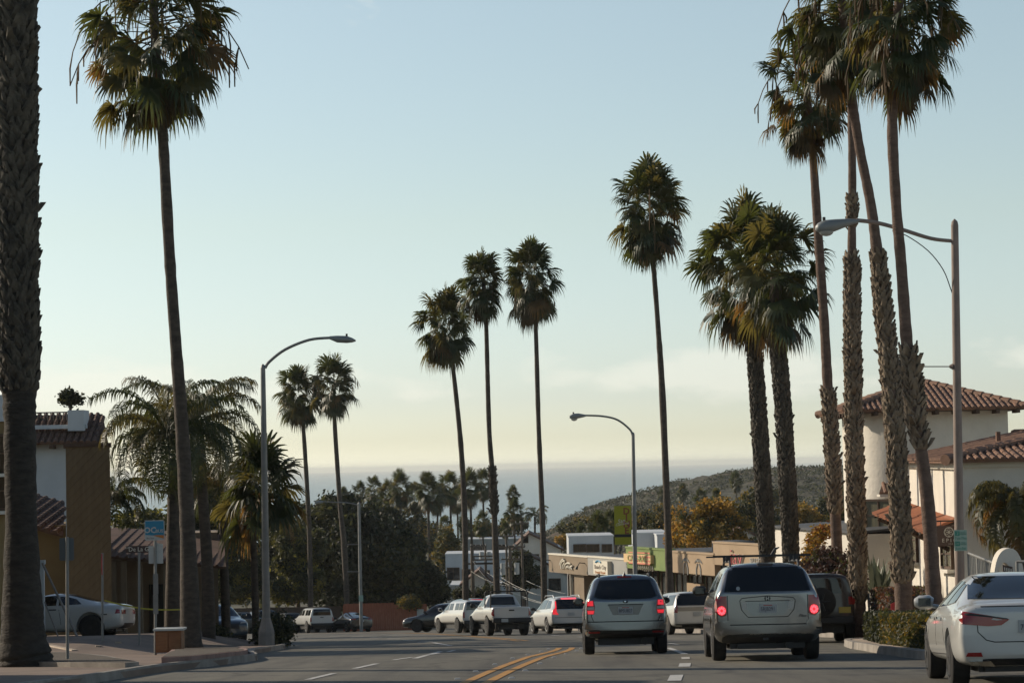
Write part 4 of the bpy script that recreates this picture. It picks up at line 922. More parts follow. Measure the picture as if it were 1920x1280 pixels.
    def both(s, name, poly, side, m, **k):
        a = s.panel(name, poly, side, m, **k)
        if side in ('rear', 'front'): b_ = s.panel(name, poly, side, m, mirror=True, **k)
        else: b_ = s.panel(name, poly, 'R' if side == 'L' else 'L', m, **k)
        return a, b_
    def line(s, pts, side, w_=.014, m=None, name='panel_seam', parent=None):
        """one dark seam along a polyline, laid on the body"""
        L = off_at([tuple(p) for p in pts], -w_ / 2); Rr = off_at([tuple(p) for p in pts], w_ / 2)
        return s.panel(name, L + Rr[::-1], side, m or M_line, off=.003, step=.12, parent=parent or s.body)
    def box(s, name, c, size, m, parent=None, rz=0, smooth=None):
        mb = MB(); mb.box(c, size, rz); o = build(name, mb, m, parent or s.root)
        md = o.modifiers.new('b', 'BEVEL'); md.width = min(size) * .25; md.segments = 2; return o
    def plate(s, y, z, txt, m=None, ink=None, tilt=0, w_=.31):
        mb = MB(); mb.box((0, y, z), (w_, .012, .155)); p = build('license_plate', mb, m or M_plate, s.root)
        if txt:
            t = text_mb(txt, .098, (0, y - .008, z - .012), (1, 0, 0), (0, 0, 1), ext=.002, sx=.78); build('plate_number', t, ink or M_ink, p)
            fr_ = MB(); fr_.box((0, y - .007, z + .058), (w_ * .5, .002, .018)); build('plate_state_name', fr_, M_red, p)
        return p
    def mirrors(s, y, z, x, m, sz=(.20, .11, .15)):
        for sg in (-1, 1):
            mb = MB(); c = Vector((sg * (x + sz[0] / 2 + .06), y, z)); pts = []
            mb.tube([c + Vector((-sg * sz[0] / 2, 0, -.01)), c + Vector((-sg * sz[0] * .3, 0, 0)), c + Vector((sg * sz[0] * .25, 0, 0)), c + Vector((sg * sz[0] / 2, .02, 0))], [sz[2] * .36, sz[2] * .5, sz[2] * .5, sz[2] * .3], 12)
            mb.tube([c + Vector((-sg * (sz[0] / 2 + .1), .02, -.07)), c + Vector((-sg * sz[0] * .2, 0, -.04))], .028, 8)
            mo = build('side_mirror', mb, m, s.root, smooth=50)
            g = MB(); g.box(c + Vector((0, -sz[2] * .5, 0)), (sz[0] * .7, .012, sz[2] * .6)); build('mirror_glass', g, M_cglass, mo)
def MB_copy(m): r_ = MB(); r_.v = list(m.v); r_.f = list(m.f); r_.mi = list(m.mi); return r_
def suv_st(L, W_, H, belt, wt, zb=.30, slant=.22, hood=.98, rear_z=.45, nose=1.0):
    r_ = -L / 2; f = L / 2; w_ = W_ / 2
    return [(r_ + .0, rear_z + .02, w_ * .90, belt - .06, wt * 1.16, belt + .0), (r_ + .05, rear_z - .06, w_ * .96, belt, wt * 1.12, belt + .14), (r_ + .05 + slant * .5, rear_z - .10, w_ * .985, belt, wt * 1.05, belt + .52 * (H - belt)),
            (r_ + .05 + slant, zb, w_, belt, wt * 1.0, H - .06), (r_ + .14 + slant, zb, w_, belt, wt, H - .015), (r_ + L * .30, zb, w_, belt, wt * 1.02, H), (r_ + L * .50, zb, w_, belt, wt * 1.02, H - .015), (r_ + L * .60, zb, w_, belt, wt * 1.0, H - .09),
            (r_ + L * .735, zb, w_, belt - .03, wt * 1.1, hood + .10), (r_ + L * .80, zb, w_, hood - .05, w_ * .78, hood + .03), (r_ + L * .93, zb, w_ * .97, hood - .13, w_ * .74, hood - .05), (f - .06, zb, w_ * .90, hood - .24, w_ * .7, hood - .16), (f, zb + .06, w_ * .80, hood - .36, w_ * .62, hood - .28)]
def side_glass(c, pts, splits, both=True):
    """pts: lower-left.. polygon defined by belt and top lines as functions"""
    for (a, b_, lo0, lo1, hi0, hi1, a2, b2) in splits:
        c.both('side_window', [(a, lo0), (b_, lo1), (b2, hi1), (a2, hi0)], 'L', M_cglass, off=.006)

# --- silver crossover in the middle lane
p = gp(1178, 50.9); L = 4.6
c = Car('crossover_car', 'bluish silver crossover with both brake lights lit, nearer lane left of the roof rack car', suv_st(4.6, 1.795, 1.69, 1.10, .655, slant=.40, rear_z=.46), p + Vector((0, 2.3, 0)), -1.0, PT_silver, (-1.38, 1.26, .335, .225), 1.795)
c.panel('rear_window', [(-.66, 1.21), (-.56, 1.165), (-.3, 1.145), (.3, 1.145), (.56, 1.165), (.66, 1.21), (.53, 1.555), (-.53, 1.555)], 'rear', M_cglass)
for mir in (False, True):
    t = c.panel('tail_light', [(.66, .84), (.80, .84), (.82, .95), (.79, 1.13), (.67, 1.135), (.64, 1.0)], 'rear', M_red, off=.012, mirror=mir)
    c.panel('lit_segment', [(.675, 1.02), (.795, 1.02), (.775, 1.12), (.68, 1.12)], 'rear', M_redlit, off=.018, mirror=mir, parent=t); c.panel('lit_segment', [(.675, .85), (.79, .85), (.80, .92), (.66, .92)], 'rear', M_redlit, off=.018, mirror=mir, parent=t)
    c.panel('reversing_light', [(.66, .94), (.80, .94), (.80, .995), (.655, .995)], 'rear', M_clear, off=.018, mirror=mir, parent=t)
    c.panel('reflector', [(.55, .455), (.78, .455), (.78, .485), (.55, .485)], 'rear', M_red, off=.02, mirror=mir)
c.panel('plate_recess', [(-.37, 1.03), (-.27, .82), (.27, .82), (.37, 1.03)], 'rear', PT_grey, off=.005)
c.panel('lower_bumper', [(-.86, .26), (.86, .26), (.86, .56), (.62, .54), (.52, .50), (-.52, .50), (-.62, .54), (-.86, .56)], 'rear', M_blk, off=.014)
c.panel('high_brake_light', [(-.15, 1.605), (.15, 1.605), (.15, 1.63), (-.15, 1.63)], 'rear', M_red, off=.012)
c.line([(-.70, 1.12), (-.72, .80), (-.66, .65), (-.6, .63), (.6, .63), (.66, .65), (.72, .80), (.70, 1.12)], 'rear'); c.line([(-.37, 1.035), (.37, 1.035)], 'rear', .022)
em = c.panel('badge', [(.055 * math.cos(a / 12 * 6.283), 1.095 + .03 * math.sin(a / 12 * 6.283)) for a in range(12)], 'rear', M_blk, off=.012, step=.03); c.panel('badge_star', [(-.03, 1.10), (-.005, 1.115), (.02, 1.10), (-.005, 1.085)], 'rear', M_chrome, off=.018, parent=em, step=.02)
c.panel('bumper', [(-.85, .52), (.85, .52), (.86, .62), (.80, .67), (-.80, .67), (-.86, .62)], 'rear', PT_silver, off=.055); c.line([(-.80, .685), (.80, .685)], 'rear', .02); c.plate(-2.315, .915, '8PSU827'); c.both('side_window', [(-1.85, 1.17), (-.95, 1.15), (-.95, 1.50), (-1.6, 1.47)], 'L', M_cglass); c.both('side_window', [(-.85, 1.15), (.05, 1.14), (.05, 1.52), (-.85, 1.51)], 'L', M_cglass); c.both('side_window', [(.13, 1.14), (.98, 1.12), (.45, 1.47), (.13, 1.50)], 'L', M_cglass)
c.panel('windshield', [(-.66, 1.14), (.66, 1.14), (.52, 1.5), (-.52, 1.5)], 'front', M_cglass); c.mirrors(.95, 1.13, .80, M_blk)
mb = MB(); mb.tube([(0, -1.75, 1.64), (0, -1.9, 1.73)], [.045, .008], 6); build('roof_antenna', mb, PT_silver, c.root)
for sg in (-1, 1):
    mb = MB(); mb.tube([(sg * .53, -1.7, 1.62), (sg * .53, -1.6, 1.69), (sg * .55, .1, 1.70), (sg * .54, .3, 1.62)], .02, 8); build('roof_rail', mb, M_trim, c.root)
c.both('headlight', [(.52, .66), (.80, .70), (.78, .80), (.55, .76)], 'front', M_clear)

# --- silver boxy SUV with roof bars
p = gp(1448, 43.6)
c = Car('suv_car', 'boxy silver suv with black roof bars and round glowing brake lights', suv_st(4.78, 1.97, 1.78, 1.20, .71, slant=.28, rear_z=.48, hood=1.08), p + Vector((0, 2.39, 0)), -1.5, PT_champ, (-1.38, 1.32, .36, .25), 1.97)
c.panel('rear_window', [(-.77, 1.245), (.77, 1.245), (.66, 1.68), (-.66, 1.68)], 'rear', M_cglass)
for mir in (False, True):
    t = c.panel('tail_light', [(.73, .86), (.76, .82), (.84, .80), (.93, .88), (.94, 1.0), (.90, 1.17), (.735, 1.17)], 'rear', M_red, off=.014, mirror=mir)
    d_ = [(.825 + .075 * math.cos(a / 16 * 6.283), .915 + .085 * math.sin(a / 16 * 6.283)) for a in range(16)]; c.panel('brake_lamp', d_, 'rear', M_redlit, off=.024, mirror=mir, parent=t, step=.04)
    for a in range(8):
        q = a / 8 * 6.283; ux, uz = math.cos(q), math.sin(q); c.panel('lamp_ray', [(.825 + ux * .025 - uz * .012, .915 + uz * .028 + ux * .012), (.825 + ux * .025 + uz * .012, .915 + uz * .028 - ux * .012), (.825 + ux * .066 + uz * .02, .915 + uz * .072 - ux * .02), (.825 + ux * .066 - uz * .02, .915 + uz * .072 + ux * .02)], 'rear', M_redhot, off=.03, mirror=mir, parent=t, step=.05)
    c.panel('corner_lamp', [(.38, .93), (.46, .93), (.475, 1.06), (.38, 1.06)], 'rear', M_clear, off=.014, mirror=mir)
c.panel('plate_recess', [(-.38, 1.07), (-.38, .93), (-.28, .82), (.28, .82), (.38, .93), (.38, 1.07)], 'rear', PT_silver, off=.006)
for ln in ([(-.50, 1.08), (-.47, .92), (-.36, .79), (.36, .79), (.47, .92), (.50, 1.08)], [(-.50, 1.08), (-.46, 1.13), (-.2, 1.15), (0, 1.165), (.2, 1.15), (.46, 1.13), (.50, 1.08)], [(-.72, 1.18), (-.72, .72), (-.70, .58), (.70, .58), (.72, .72), (.72, 1.18)], [(-.40, 1.075), (.40, 1.075)]): c.line(ln, 'rear', .013)
c.panel('bumper_step', [(-.86, .34), (.86, .34), (.82, .44), (.62, .52), (-.62, .52), (-.82, .44)], 'rear', M_trim, off=.01); c.panel('lower_bumper', [(-.90, .26), (.90, .26), (.88, .36), (-.88, .36)], 'rear', M_blk, off=.02)
c.panel('high_brake_light', [(-.13, 1.705), (.13, 1.705), (.15, 1.74), (-.15, 1.74)], 'rear', M_blk, off=.012)
c.panel('bumper', [(-.93, .50), (.93, .50), (.945, .66), (.88, .72), (.70, .73), (.68, .64), (-.68, .64), (-.70, .73), (-.88, .72), (-.945, .66)], 'rear', PT_champ, off=.06); c.line([(-.68, .655), (.68, .655)], 'rear', .02); c.plate(-2.415, .94, '5RJB291'); em = c.panel('badge', [(.055 * math.cos(a / 12 * 6.283), 1.12 + .05 * math.sin(a / 12 * 6.283)) for a in range(12)], 'rear', M_trim, off=.010, step=.03); c.panel('badge_letter', [(-.03, 1.085), (-.015, 1.085), (-.01, 1.11), (.01, 1.11), (.015, 1.085), (.03, 1.085), (.03, 1.155), (.013, 1.155), (.01, 1.125), (-.01, 1.125), (-.013, 1.155), (-.03, 1.155)], 'rear', PT_champ, off=.016, parent=em, step=.02)
t = text_mb('Pilot', .075, (.62, -2.405, .80), (1, 0, 0), (0, 0, 1), ext=.003, shear=.3); build('model_script', t, M_trim, c.root)
st_ = c.panel('window_sticker', [(-.52 + .035 * math.cos(a), 1.30 + .035 * math.sin(a)) for a in [k / 10 * 6.283 for k in range(10)]], 'rear', M_plate, off=.014, step=.03)
c.both('side_window', [(-1.95, 1.28), (-1.05, 1.25), (-1.05, 1.60), (-1.75, 1.58)], 'L', M_cglass); c.both('side_window', [(-.95, 1.25), (.02, 1.24), (.02, 1.62), (-.95, 1.61)], 'L', M_cglass); c.both('side_window', [(.10, 1.24), (.95, 1.22), (.45, 1.56), (.10, 1.60)], 'L', M_cglass)
c.panel('windshield', [(-.7, 1.24), (.7, 1.24), (.58, 1.6), (-.58, 1.6)], 'front', M_cglass); c.mirrors(.85, 1.28, .88, M_trim, (.24, .12, .19))
mb = MB()
for sg in (-1, 1): mb = MB(); mb.tube([(sg * .62, -1.9, 1.68), (sg * .62, -1.75, 1.80), (sg * .62, .0, 1.81), (sg * .62, .25, 1.72)], .022, 8); build('roof_rail', mb, M_trim, c.root)
for y_, wd in ((-1.35, .90), (-.45, .98)):
    mb = MB(); mb.box((0, y_, 1.905), (wd * 2, .05, .028)); 
    for sg in (-1, 1): mb.box((sg * .62, y_, 1.85), (.09, .10, .10))
    build('roof_bar', mb, M_blk, c.root)
mb = MB(); mb.tube([(.18, -1.25, 1.90), (.26, -1.2, 2.02), (.34, -1.1, 2.05)], [.03, .025, .012], 6); build('rack_clamp', mb, M_blk, c.root)
mb = MB(); mb.box((-.05, -2.36, .40), (.10, .04, .04)); build('tow_hook', mb, M_trim, c.root)

# --- white sedan at the right edge
def sedan_st(L, W_, H, belt, wt, zb=.26, deck=1.02, rz=.34, rg=.55, rr=1.45, hood=.92):
    r_ = -L / 2; f = L / 2; w_ = W_ / 2
    return [(r_, rz + .06, w_ * .86, deck - .22, w_ * .72, deck - .12), (r_ + .05, rz - .04, w_ * .93, deck - .10, w_ * .72, deck - .03), (r_ + .14, zb, w_ * .965, deck - .08, w_ * .70, deck), (r_ + rg, zb, w_, belt - .02, w_ * .70, deck + .03), (r_ + rg + .12, zb, w_, belt, wt * 1.16, deck + .08),
            (r_ + rr - .15, zb, w_, belt, wt * 1.02, H - .10), (r_ + rr + .15, zb, w_, belt, wt, H - .02), (r_ + L * .46, zb, w_, belt, wt, H), (r_ + L * .56, zb, w_, belt - .01, wt, H - .06), (r_ + L * .72, zb, w_, belt - .06, wt * 1.14, hood + .08),
            (r_ + L * .78, zb, w_, hood - .05, w_ * .76, hood + .02), (r_ + L * .92, zb, w_ * .97, hood - .13, w_ * .72, hood - .07), (f - .07, zb, w_ * .88, hood - .26, w_ * .66, hood - .18), (f, zb + .06, w_ * .76, hood - .38, w_ * .56, hood - .30)]
p = gp(1938, 30.0)
c = Car('sedan_car', 'white luxury sedan cut by the right edge, pointed red tail light', sedan_st(4.85, 1.86, 1.455, .98, .56, deck=1.06, rz=.36), p + Vector((.15, 2.42, 0)), -4.0, PT_wht2, (-1.42, 1.43, .335, .235), 1.86, rim=M_chrome)
c.panel('rear_window', [(-.68, 1.10), (.68, 1.10), (.56, 1.36), (.50, 1.385), (-.50, 1.385), (-.56, 1.36)], 'rear', M_cglass)
for mir in (False, True):
    t = c.panel('tail_light', [(.86, .94), (.80, .95), (.55, .91), (.30, .86), (.26, .85), (.36, .78), (.52, .77), (.84, .80), (.86, .86)], 'rear', M_red, off=.012, mirror=mir)
    c.panel('reversing_light', [(.46, .87), (.34, .845), (.42, .84), (.48, .85)], 'rear', M_clear, off=.018, mirror=mir, parent=t, step=.04); c.panel('dark_band', [(.84, .94), (.55, .905), (.28, .862), (.28, .85), (.55, .885), (.84, .915)], 'rear', M_blk, off=.017, mirror=mir, parent=t)
    c.panel('reflector', [(.60, .40), (.80, .405), (.78, .45), (.62, .45)], 'rear', M_red, off=.012, mirror=mir)
    c.panel('exhaust_surround', [(.44, .29), (.70, .30), (.76, .35), (.5, .35)], 'rear', M_chrome, off=.02, mirror=mir)
c.panel('lower_bumper', [(-.78, .26), (.78, .26), (.70, .36), (.5, .37), (-.5, .37), (-.70, .36)], 'rear', M_blk, off=.012)
c.line([(.66, .99), (.65, .70), (.55, .60), (.45, .575), (-.45, .575), (-.55, .60), (-.65, .70), (-.66, .99)], 'rear', .012); c.plate(-2.435, .76, '7FJC482')
c.line([(-.60, 1.01), (.60, 1.01)], 'rear', .012)
c.both('side_window', [(-1.32, 1.06), (-.78, 1.02), (-.86, 1.30), (-1.02, 1.28)], 'L', M_cglass); c.both('side_window', [(-.72, 1.02), (.05, 1.0), (.02, 1.35), (-.78, 1.32)], 'L', M_cglass); c.both('side_window', [(.11, 1.0), (.95, .97), (.35, 1.30), (.09, 1.35)], 'L', M_cglass)
c.panel('windshield', [(-.68, 1.02), (.68, 1.02), (.54, 1.32), (-.54, 1.32)], 'front', M_cglass); c.mirrors(.72, 1.06, .82, PT_wht2, (.24, .12, .19))
for y_ in (-.55, .30):
    for sg in (-1, 1): mb = MB(); mb.box((sg * .945, y_, .86), (.035, .18, .03)); build('door_handle', mb, M_chrome, c.root)
for ln in ([(.08, .98), (.06, .5), (.0, .34)], [(-.78, 1.0), (-.86, .7), (-1.0, .55)], [(1.0, .95), (1.02, .5), (1.02, .34)]): c.line(ln, 'L', .012)
c.line([(-.95, .40), (1.0, .37)], 'L', .012)
mb = MB(); mb.tube([(.35, -1.15, 1.37), (.35, -1.28, 1.46)], [.05, .01], 6); build('roof_antenna', mb, PT_wht2, c.root)

# --- dark jeep parked at the right
def box_st(L, W_, H, belt, wt, zb=.5, hood=1.1):
    r_ = -L / 2; f = L / 2; w_ = W_ / 2
    return [(r_, zb, w_ * .93, belt, wt * 1.05, H - .12), (r_ + .04, zb, w_ * .95, belt, wt * 1.04, H - .04), (r_ + .12, zb, w_ * .95, belt, wt * 1.02, H), (r_ + L * .3, zb, w_ * .95, belt, wt, H + .01), (r_ + L * .52, zb, w_ * .95, belt, wt, H - .01), (r_ + L * .60, zb, w_ * .95, belt, wt * .98, H - .06), (r_ + L * .68, zb, w_ * .93, belt - .02, wt, hood + .1),
            (r_ + L * .71, zb, w_ * .85, hood - .06, w_ * .68, hood + .02), (f - .08, zb, w_ * .72, hood - .12, w_ * .58, hood - .03), (f, zb + .05, w_ * .68, hood - .2, w_ * .55, hood - .12)]
p = gp(1546, 63)
c = Car('off_road_car', 'dark brown off-roader with spare wheel on its back, parked behind the roof rack suv', box_st(4.2, 1.87, 1.80, 1.22, .72), p + Vector((0, 2.1, 0)), -2, PT_brown, (-1.25, 1.3, .40, .26), 1.87, rim=M_rimd, cat='off-road car')
c.panel('rear_window', [(-.58, 1.27), (.58, 1.27), (.54, 1.66), (-.54, 1.66)], 'rear', M_cglass)
c.both('tail_light', [(.72, .98), (.86, .98), (.86, 1.18), (.72, 1.18)], 'rear', M_red, off=.05); c.box('rear_bumper', (0, -2.16, .58), (1.7, .16, .2), M_blk); pl = c.plate(-2.13, .86, '', M_plory); pl.location = (.62, 0, -.02)
sw = MB(); sw.tube([(0, -2.14, 1.05), (0, -2.20, 1.05), (0, -2.36, 1.05), (0, -2.40, 1.05)], [.30, .38, .38, .33], 24); so_ = build('spare_wheel', sw, M_tyre, c.root, smooth=40); sw = MB()
for a in range(5): q = a / 5 * 6.283; sw.tube([(0, -2.41, 1.05), (.24 * math.cos(q), -2.41, 1.05 + .24 * math.sin(q))], .028, 6)
build('rim', sw, M_rimd, so_)
c.both('side_window', [(-1.95, 1.27), (-1.0, 1.27), (-1.0, 1.66), (-1.9, 1.66)], 'L', M_cglass); c.both('side_window', [(-.9, 1.27), (.05, 1.27), (.05, 1.66), (-.9, 1.66)], 'L', M_cglass); c.both('side_window', [(.13, 1.27), (.62, 1.27), (.42, 1.64), (.13, 1.66)], 'L', M_cglass)
c.mirrors(.6, 1.3, .9, M_blk, (.2, .1, .2))

# --- white crossover ahead (left side sunlit)
p = gp(1064, 113)
c = Car('crossover_car', 'white crossover with lit red bar over its rear window, beside the pickup', suv_st(4.85, 1.95, 1.74, 1.10, .64, slant=.45, rear_z=.48), p + Vector((-.35, 2.3, 0)), 13, PT_white, (-1.45, 1.45, .37, .25), 1.95)
c.panel('rear_window', [(-.72, 1.14), (.72, 1.14), (.62, 1.58), (-.62, 1.58)], 'rear', M_cglass); c.panel('high_brake_light', [(-.36, 1.60), (.36, 1.60), (.36, 1.65), (-.36, 1.65)], 'rear', M_redhot, off=.014)
c.both('tail_light', [(.60, .88), (.88, .90), (.86, 1.08), (.74, 1.20), (.66, 1.50), (.62, 1.50), (.70, 1.1), (.68, 1.0)], 'rear', M_redlit, off=.014); c.panel('lower_bumper', [(-.86, .28), (.86, .28), (.86, .48), (-.86, .48)], 'rear', M_blk, off=.014)
c.plate(-2.44, .90, ''); c.line([(-.78, .75), (.78, .75)], 'rear', .02)
c.both('side_window', [(-1.95, 1.18), (-1.05, 1.15), (-1.05, 1.55), (-1.6, 1.52)], 'L', M_cglass); c.both('side_window', [(-.95, 1.15), (.02, 1.14), (.02, 1.58), (-.95, 1.57)], 'L', M_cglass); c.both('side_window', [(.10, 1.14), (.95, 1.12), (.45, 1.52), (.10, 1.56)], 'L', M_cglass); c.mirrors(.9, 1.16, .86, M_trim)
for sg in (-1, 1): mb = MB(); mb.tube([(sg * .62, -1.7, 1.66), (sg * .62, -1.5, 1.78), (sg * .62, 0, 1.78), (sg * .62, .2, 1.70)], .022, 8); build('roof_rail', mb, M_rim, c.root)
c.panel('windshield', [(-.7, 1.14), (.7, 1.14), (.58, 1.6), (-.58, 1.6)], 'front', M_cglass)

# --- white boxy wagon by the right kerb
p = gp(1306, 96)
c = Car('wagon_car', 'white boxy wagon with dark rear glass, half hidden behind the roof rack suv', suv_st(5.1, 1.93, 1.70, 1.10, .72, slant=.18, rear_z=.45), p + Vector((-.5, 2.4, 0)), 12, PT_white, (-1.55, 1.45, .37, .25), 1.93, rim=M_rimd)
c.panel('rear_window', [(-.80, 1.14), (.80, 1.14), (.74, 1.60), (-.74, 1.60)], 'rear', M_cglass); c.both('tail_light', [(.78, .86), (.93, .86), (.93, 1.14), (.78, 1.14)], 'rear', M_red, off=.012); c.panel('lower_bumper', [(-.86, .28), (.86, .28), (.86, .42), (-.86, .42)], 'rear', M_blk, off=.014)
for a, b_ in ((-2.25, -1.25), (-1.15, -.1), (0, .95)): c.both('side_window', [(a, 1.16), (b_, 1.14), (min(b_, .55), 1.56), (a + .05, 1.56)], 'L', M_cglass)
c.panel('tailgate_band', [(-.85, .92), (.85, .92), (.85, 1.08), (-.85, 1.08)], 'rear', PT_grey, off=.006); c.plate(-2.57, .80, ''); c.mirrors(1.0, 1.16, .86, M_blk); c.panel('windshield', [(-.74, 1.14), (.74, 1.14), (.66, 1.55), (-.66, 1.55)], 'front', M_cglass)

# --- pickups
def pick_st(L, W_, H, bed, wt, zb, camper=False, hood=1.12):
    r_ = -L / 2; f = L / 2; w_ = W_ / 2; b = bed
    rear = [(r_, zb + .12, w_ * .93, b - .05, w_ * .8, b + .0), (r_ + .04, zb + .04, w_ * .95, b, w_ * .8, b + .02)]
    if camper: rear = [(r_, zb + .12, w_ * .93, b - .02, wt * 1.1, H - .30), (r_ + .05, zb + .04, w_ * .95, b, wt * 1.06, H - .08), (r_ + .18, zb, w_ * .95, b, wt * 1.04, H - .02), (r_ + 1.6, zb, w_ * .95, b, wt * 1.02, H)]
    else: rear += [(r_ + .9, zb, w_ * .97, b, w_ * .8, b + .02), (r_ + 1.72, zb, w_ * .97, b, w_ * .8, b + .03), (r_ + 1.78, zb, w_ * .97, b, wt * 1.08, b + .06), (r_ + 1.86, zb, w_ * .97, b, wt, H - .06)]
    return rear + [(r_ + 2.05, zb, w_ * .96, b, wt, H), (r_ + L * .50, zb, w_ * .96, b, wt, H + .01), (r_ + L * .60, zb, w_ * .96, b, wt * .98, H - .10), (r_ + L * .71, zb, w_ * .96, b - .02, wt * 1.12, hood + .08), (r_ + L * .76, zb, w_, hood - .06, w_ * .76, hood + .02), (r_ + L * .92, zb, w_ * .97, hood - .12, w_ * .72, hood - .05), (f - .05, zb, w_ * .9, hood - .24, w_ * .66, hood - .16), (f, zb + .08, w_ * .8, hood - .36, w_ * .56, hood - .28)]
p = gp(958, 109)
c = Car('pickup_truck', 'white pickup with black ladder rack over the bed, in the middle of the road', pick_st(5.3, 1.93, 1.88, 1.27, .62, .62), p + Vector((-.55, 2.5, 0)), 13, PT_white, (-1.6, 1.7, .43, .30), 1.93, cat='pickup truck', rim=M_rimd)
c.panel('tailgate', [(-.76, .80), (.76, .80), (.76, 1.22), (-.76, 1.22)], 'rear', PT_white, off=.02); c.box('tailgate_handle', (0, -2.69, 1.13), (.24, .03, .06), M_blk); c.both('tail_light', [(.79, .86), (.90, .86), (.90, 1.2), (.79, 1.2)], 'rear', M_red, off=.014)
c.box('rear_bumper', (0, -2.70, .68), (1.78, .18, .22), M_blk); pl = c.plate(-2.81, .68, ''); pl.location = (-.35, 0, 0)
c.panel('rear_window', [(-.60, 1.38), (.60, 1.38), (.52, 1.74), (-.52, 1.74)], 'rear', M_cglass, off=.012)
c.both('side_window', [(-.62, 1.33), (-.05, 1.33), (-.05, 1.75), (-.55, 1.75)], 'L', M_cglass); c.both('side_window', [(.03, 1.33), (.98, 1.31), (.45, 1.70), (.03, 1.76)], 'L', M_cglass); c.mirrors(.95, 1.38, .86, M_blk, (.2, .1, .22)); c.panel('windshield', [(-.66, 1.34), (.66, 1.34), (.54, 1.70), (-.54, 1.70)], 'front', M_cglass)
mb = MB()
for y_ in (-2.2, -1.0):
    for sg in (-1, 1): mb.tube([(sg * .86, y_, 1.22), (sg * .84, y_, 1.95), (sg * .80, y_, 1.99)], .03, 6)
    mb.tube([(-.80, y_, 1.98), (.80, y_, 1.98)], .03, 6)
build('ladder_rack', mb, M_blk, c.root)
p = gp(884, 132)
c = Car('pickup_truck', 'white pickup with a camper shell and side windows, left of the ladder rack pickup', pick_st(5.2, 1.90, 1.80, 1.18, .68, .52, True), p + Vector((-.5, 2.5, 0)), 20, PT_white, (-1.6, 1.65, .40, .27), 1.9, cat='pickup truck', rim=M_rimd)
c.panel('rear_window', [(-.68, 1.24), (.68, 1.24), (.62, 1.66), (-.62, 1.66)], 'rear', M_cglass, off=.012); c.both('tail_light', [(.78, .80), (.90, .80), (.90, 1.16), (.78, 1.16)], 'rear', M_red, off=.014); c.box('rear_bumper', (0, -2.64, .58), (1.74, .16, .2), M_trim)
for a, b_ in ((-2.4, -1.75), (-1.68, -1.05), (-.72, -.1), (0, .95)): c.both('side_window', [(a, 1.26), (b_, 1.25), (min(b_, .5), 1.62), (a + .04, 1.62)], 'L', M_cglass)
c.mirrors(.95, 1.3, .86, PT_white, (.2, .1, .2)); c.panel('windshield', [(-.66, 1.26), (.66, 1.26), (.56, 1.62), (-.56, 1.62)], 'front', M_cglass)
# dark SUV emerging, heading left
p = gp(830, 150)
c = Car('suv_car', 'black suv seen from its side, turning out in front of the red fence', suv_st(4.95, 1.95, 1.76, 1.15, .66), p + Vector((.1, 0, 0)), 72, PT_black, (-1.45, 1.45, .38, .26), 1.95, rim=M_rimd)
c.panel('rear_window', [(-.72, 1.2), (.72, 1.2), (.62, 1.6), (-.62, 1.6)], 'rear', M_cglass)
for a, b_ in ((-2.0, -1.05), (-.95, .05), (.13, .98)): c.both('side_window', [(a, 1.2), (b_, 1.19), (min(b_, .5), 1.58), (a + .15, 1.58)], 'L', M_cglass)
c.mirrors(.9, 1.22, .86, M_blk); c.both('headlight', [(.55, .78), (.86, .80), (.84, .90), (.6, .86)], 'front', M_clear); c.both('tail_light', [(.70, .95), (.92, .95), (.90, 1.1), (.7, 1.1)], 'rear', M_red, off=.012); c.panel('windshield', [(-.7, 1.2), (.7, 1.2), (.58, 1.6), (-.58, 1.6)], 'front', M_cglass)
# dark car behind the camper pickup with red light bar
p = gp(893, 142)
c = Car('suv_car', 'dark suv with a red high brake light, just showing between the two white pickups', suv_st(4.8, 1.9, 1.95, 1.15, .66), p + Vector((-.8, 2, 0)), 26, PT_black, (-1.45, 1.4, .38, .26), 1.9, rim=M_rimd)
c.panel('rear_window', [(-.72, 1.2), (.72, 1.2), (.62, 1.78), (-.62, 1.78)], 'rear', M_cglass); c.panel('high_brake_light', [(-.5, 1.81), (.6, 1.81), (.6, 1.87), (-.5, 1.87)], 'rear', M_redlit, off=.014); c.both('tail_light', [(.74, .95), (.92, .95), (.88, 1.2), (.76, 1.2)], 'rear', M_red, off=.012)
# --- parked row on the left, far
p = gp(664, 178)
c = Car('sedan_car', 'shiny black sedan parked by the red fence, rightmost of the parked row', sedan_st(4.7, 1.85, 1.44, .94, .60, deck=1.05, rg=.35, rr=1.9), p + Vector((-.3, 1, 0)), 24, PT_black, (-1.45, 1.42, .34, .23), 1.85, 'cars parked along the far kerb')
c.panel('rear_window', [(-.62, 1.08), (.62, 1.08), (.54, 1.36), (-.54, 1.36)], 'rear', M_cglass); c.both('tail_light', [(.45, .90), (.86, .88), (.84, .97), (.5, .97)], 'rear', M_red, off=.012); c.plate(-2.37, .82, '')
for a, b_ in ((-1.2, -.5), (-.44, .35), (.42, 1.05)): c.both('side_window', [(a, 1.0), (b_, .98), (min(b_, .5), 1.30), (a + .12, 1.30)], 'L', M_cglass)
c.mirrors(.8, 1.02, .82, PT_black)
p = gp(594, 178)
c = Car('pickup_truck', 'white pickup with camper shell parked left of the black sedan', pick_st(5.2, 1.90, 1.84, 1.20, .68, .55, True), p + Vector((-.4, 1.2, 0)), 20, PT_white, (-1.6, 1.65, .42, .28), 1.9, 'cars parked along the far kerb', cat='pickup truck')
